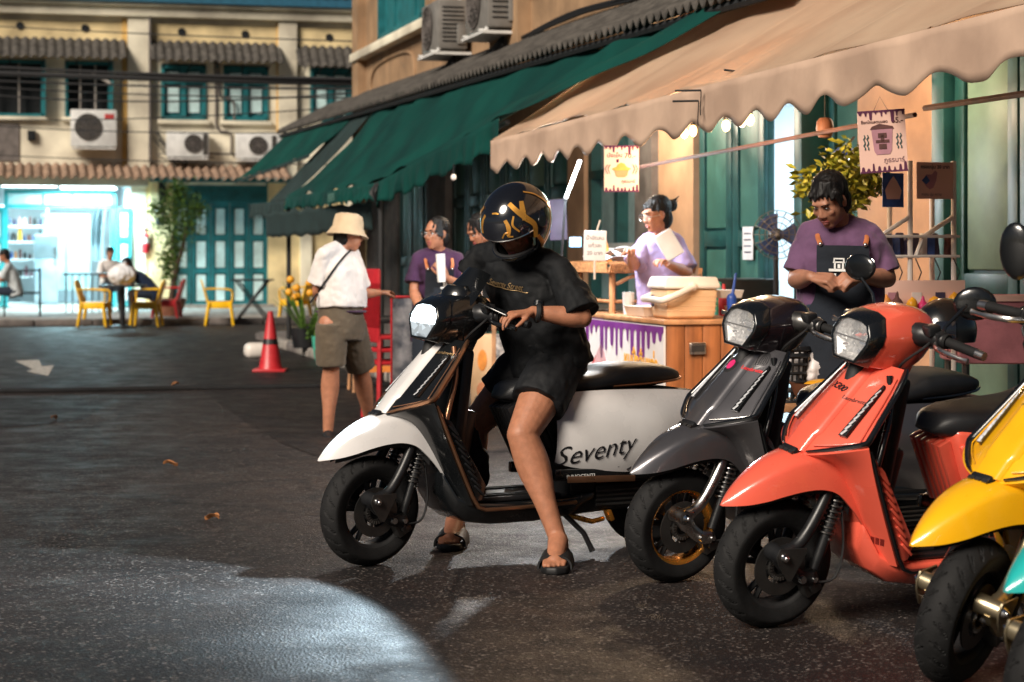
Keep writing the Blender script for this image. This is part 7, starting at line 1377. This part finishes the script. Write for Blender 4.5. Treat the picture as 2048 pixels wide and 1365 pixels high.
q = gr(505, 640, .1); t = thing('folding_table', 'dark folding table with crossed legs before the teal doors', 'table', (q.x, q.y, .1)); obj('top', MB().box((0, 0, .72), (.72, .5, .03)), 'black_plastic', t)
for y in (-.2, .2): mb = MB(); mb.tube([(-.28, y, 0), (.28, y, .71)], .018, 6); mb.tube([(.28, y, 0), (-.28, y, .71)], .018, 6); obj('crossed_leg', mb, 'black_plastic', t)
q = FT @ V3(fu(175), -4.6, .1); t = thing('long_table', 'black iron table with vertical bars in front of the shop', 'table', T=FT @ TR(fu(172), -3.4, .1)); obj('top', MB().box((0, 0, .78), (1.15, .5, .04)), 'black_plastic', t)
for k in range(9): obj('bar', MB().tube([(-.52 + .13 * k, -.2, 0), (-.52 + .13 * k, -.2, .77)], .014, 5), 'black_plastic', t)
t = thing('iron_bench', 'black iron bench rail beside the seated woman at the left edge', 'bench', T=FT @ TR(fu(58), -5.6, .1)); mb = MB(); mb.tube([(.16, 0, 0), (.16, 0, .92)], .025, 6); mb.tube([(-.5, 0, .86), (.16, 0, .88)], .02, 6); mb.tube([(-.5, 0, .45), (.16, 0, .45)], .02, 6); mb.tube([(-.5, 0, 0), (-.5, 0, .9)], .02, 6); obj('frame', mb, 'black_plastic', t); obj('seat', MB().box((-.17, .2, .44), (.7, .4, .03)), 'black_plastic', t)
def seated(label, base, ang, shirt, lower, k=1.0, lean=0.0, fwd=(1, 0, 0), hold=.25, z0=.1):
    c, s = math.cos(ang), math.sin(ang)
    def W_(f, l, z): return Vector((base[0] + f * c - l * s, base[1] + f * s + l * c, z0 + z))
    J = dict(hipL=W_(0, .09, .48), hipR=W_(0, -.09, .48), shL=W_(lean, .18, .98 - lean * .35), shR=W_(lean, -.18, .98 - lean * .35), elL=W_(lean + .12, .24, .72 - lean * .2), elR=W_(lean + .12, -.24, .72 - lean * .2), wrL=W_(lean + .36, .12, .72 - lean * .2), wrR=W_(lean + .36, -.12, .72 - lean * .2),
             knL=W_(.42, .11, .50), knR=W_(.42, -.11, .50), anL=W_(.40, .12, .09), anR=W_(.38, -.1, .09), toeL=(c, s, 0), toeR=(c, s, 0), head=W_(lean * 1.35 + .05, 0, 1.22 - lean * .55), F=(c, s, -.25 - lean * .5))
    return figure(label, J, shirt, lower, 1.85, vox=.014, k=k)
q = FT @ V3(fu(30), -6.2, 0); seated('seated woman in pale top and dark trousers at the left edge of the far shop', (q.x, q.y), R(185), 'tee_pale', 'trousers_dark', lean=.12)
q = gr(300, 650); seated('man in navy shirt leaning over the far round table', (q.x - .02, q.y + .55), R(190), 'tee_navy', 'trousers_dark', lean=.34, z0=.06)
q = FT @ V3(fu(208), -2.2, 0); seated('person in white seated behind the black iron table inside the shop', (q.x, q.y), R(-60), 'tee_white', 'trousers_dark', lean=.05, z0=.12)
mb = MB(); mb.ball((0, 0, .16), (.26, .2, .18)); mb.capsule((0, 0, .28), .1, (.05, 0, .38), .03); q = gr(242, 652); sthing('white_bag', mb, 'paper_white', 'bulky white plastic bag on the far round table', 'bag', T=TR(q.x, q.y + .05, .755), remesh=.02, smooth_it=2, smooth=170, disp=FOLD(.03, 10, 4))
# potted tree by the pillar
q = gr(342, 632, .1); pt = thing('potted_tree', 'slim leafy tree in a brown pot beside the cream pillar', 'tree', (q.x, q.y, .1)); mb = MB(); mb.lathe([(0, 0), (.2, 0), (.27, .22), (.29, .34), (.26, .34), (.24, .3), (0, .29)], 24); obj('pot', mb, 'clay_pot', pt)
mb = MB(); mb.tube(crv([(0, 0, .3), (.08, 0, .8), (.22, 0, 1.3), (.30, 0, 1.7)], 6), [.055] * 8 + [.04] * 6 + [.025] * 5, 8); mb.tube(crv([(.1, 0, .9), (.02, 0, 1.4), (.08, 0, 1.9)], 5), [.03] * 6 + [.015] * 5, 6); obj('trunk', mb, 'bark', pt)
r = random.Random(17); mb = MB(); cl = [(.02, 2.1, .36), (.28, 2.15, .34), (-.1, 1.75, .3), (.3, 1.75, .3), (.05, 1.4, .3), (-.05, 1.1, .24), (.5, 2.05, .22), (.12, 2.4, .26), (-.25, 2.05, .22), (-.02, .85, .2)]
for k in range(2600):
    cx_, cz_, rr = r.choice(cl); p = Vector((cx_ + r.gauss(0, rr * .42), r.gauss(0, rr * .42), cz_ + r.gauss(0, rr * .45))); d = Vector((r.gauss(0, 1), r.gauss(0, 1), r.gauss(-.2, .7))).normalized(); u = d.orthogonal().normalized(); s = r.uniform(.05, .10); w = d.cross(u); mb.add([p, p + d * s * .5 + w * s * .28, p + d * s, p + d * s * .5 - w * s * .28], [(0, 1, 2, 3)])
obj('crown', mb, 'leaf_green', pt, smooth=0)
# fire extinguisher and cctv
fe = thing('fire_extinguisher', 'red fire extinguisher on the white wall beside the far shop', 'extinguisher', T=FT @ TR(fu(291), -.10, 1.30)); mb = MB(); mb.lathe([(0, 0), (.085, 0), (.09, .03), (.09, .34), (.06, .42), (.025, .44), (.025, .5), (0, .5)], 18); obj('cylinder', mb, 'red_plastic', fe); mb = MB(); mb.lathe([(.0915, .22), (.0915, .34)], 18); obj('label_band', mb, 'white_plastic', fe, solid=.002); mb = MB(); mb.tube(crv([(0, 0, .48), (.1, -.03, .46), (.12, -.04, .3), (.1, -.05, .1)], 4), .012, 5); mb.box((0, 0, .52), (.12, .03, .04)); obj('hose', mb, 'black_rubber', fe)
cv = thing('security_camera', 'white security camera on the cream pillar above the potted tree', 'camera', T=FT @ TR(fu(318), -.35, 2.20)); mb = MB(); mb.box((0, 0, 0), (.2, .34, .14)); obj('housing', mb, 'white_plastic', cv, bevel=.03); mb = MB(); mb.ball((.0, -.05, -.2), .11); obj('dome', mb, 'black_plastic', cv); mb = MB(); mb.tube([(0, .1, 0), (.05, .2, .3)], .03, 6); mb.box((.06, .2, .45), (.16, .12, .5)); obj('mount', mb, 'black_plastic', cv)
# shop goods
t = thing('shop_shelf', 'white shelf full of goods at the left of the far shop', 'shelf', T=FT @ TR(fu(44), 2.6, .13))
for z in (.02, .62, 1.02, 1.42, 1.78, 2.25): obj('shelf_board', MB().box((0, 0, z), (1.15, .5, .04)), 'white_inside', t)
for x in (-.58, .58): obj('side', MB().box((x, 0, 1.12), (.04, .5, 2.3)), 'white_inside', t)
r = random.Random(23)
for z in (.64, 1.04, 1.44, 1.80):
    x = -.5; n_i = 0; sh_n = {.64: 'lowest', 1.04: 'second lowest', 1.44: 'third', 1.80: 'top'}[z]
    while x < .48:
        w = r.uniform(.06, .16); h = r.uniform(.1, .3); m = r.choice(['print_dark', 'cocoa', 'white_plastic', 'print_blue', 'orange_plastic', 'cup_mauve', 'yellow_plastic', 'dark_steel']); mb = MB()
        if r.random() < .5: mb.box((0, 0, h / 2), (w * .85, .2, h))
        else: mb.lathe([(0, 0), (w * .42, 0), (w * .42, h * .7), (w * .2, h * .85), (w * .2, h), (0, h)], 12)
        sthing('shop_item', mb, m, ORD[n_i] + ' item from the left on the ' + sh_n + ' board of the far shop shelf', 'goods', group='goods on the far shop shelf', T=FT @ TR(fu(44) + x + w / 2, 2.55, .13 + z)); x += w + .02; n_i += 1
t = thing('fridge', 'tall grey fridge standing in the far shop', 'fridge', T=FT @ TR(fu(95), 2.0, .13)); obj('cabinet', MB().box((0, 0, .80), (.52, .6, 1.6)), 'steel_fridge', t, bevel=.03); obj('door', MB().box((0, -.31, .55), (.50, .03, .98)), 'steel_fridge', t, bevel=.015); obj('door', MB().box((0, -.31, 1.33), (.50, .03, .50)), 'steel_fridge', t, bevel=.015); obj('handle', MB().box((.2, -.34, 1.1), (.03, .03, .4)), 'steel', t)
t = thing('glass_cabinet', 'pale blue glass-fronted cabinet in the middle of the far shop', 'cabinet', T=FT @ TR(fu(140), 3.4, .13)); obj('frame', MB().box((0, .1, 1.05), (1.15, .4, 2.1)), 'steel_fridge', t, bevel=.02)
for x in (-.28, .28): obj('pane', MB().box((x, -.11, 1.15), (.5, .02, 1.7)), 'pane_pale', t)
t = thing('wall_clock', 'round white clock on the back wall of the far shop', 'clock', T=FT @ TR(fu(182), 4.95, 1.72)); mb = MB(); mb.cyl((0, 0, 0), (0, .05, 0), .24, .24, 28); obj('rim', mb, 'print_dark', t); mb = MB(); mb.cyl((0, -.005, 0), (0, .03, 0), .21, .21, 28); obj('dial', mb, 'white_plastic', t); mb = MB(); mb.tube([(0, -.01, 0), (.05, -.01, .13)], .012, 4); mb.tube([(0, -.01, 0), (-.06, -.01, .05)], .012, 4); obj('hand', mb, 'letter_black', t)
t = thing('hanging_curtain', 'blue curtain gathered at the right of the far shop', 'curtain', T=FT @ TR(fu(200), 1.2, .13)); mb = MB(); mb.grid(lambda u, v: (-.12 + .26 * u - .1 * v + .2 * v * v, .05 * math.sin(u * 14), 1.0 + 1.4 * v), 14, 8); obj('cloth', mb, 'steel_fridge', t, solid=.02)
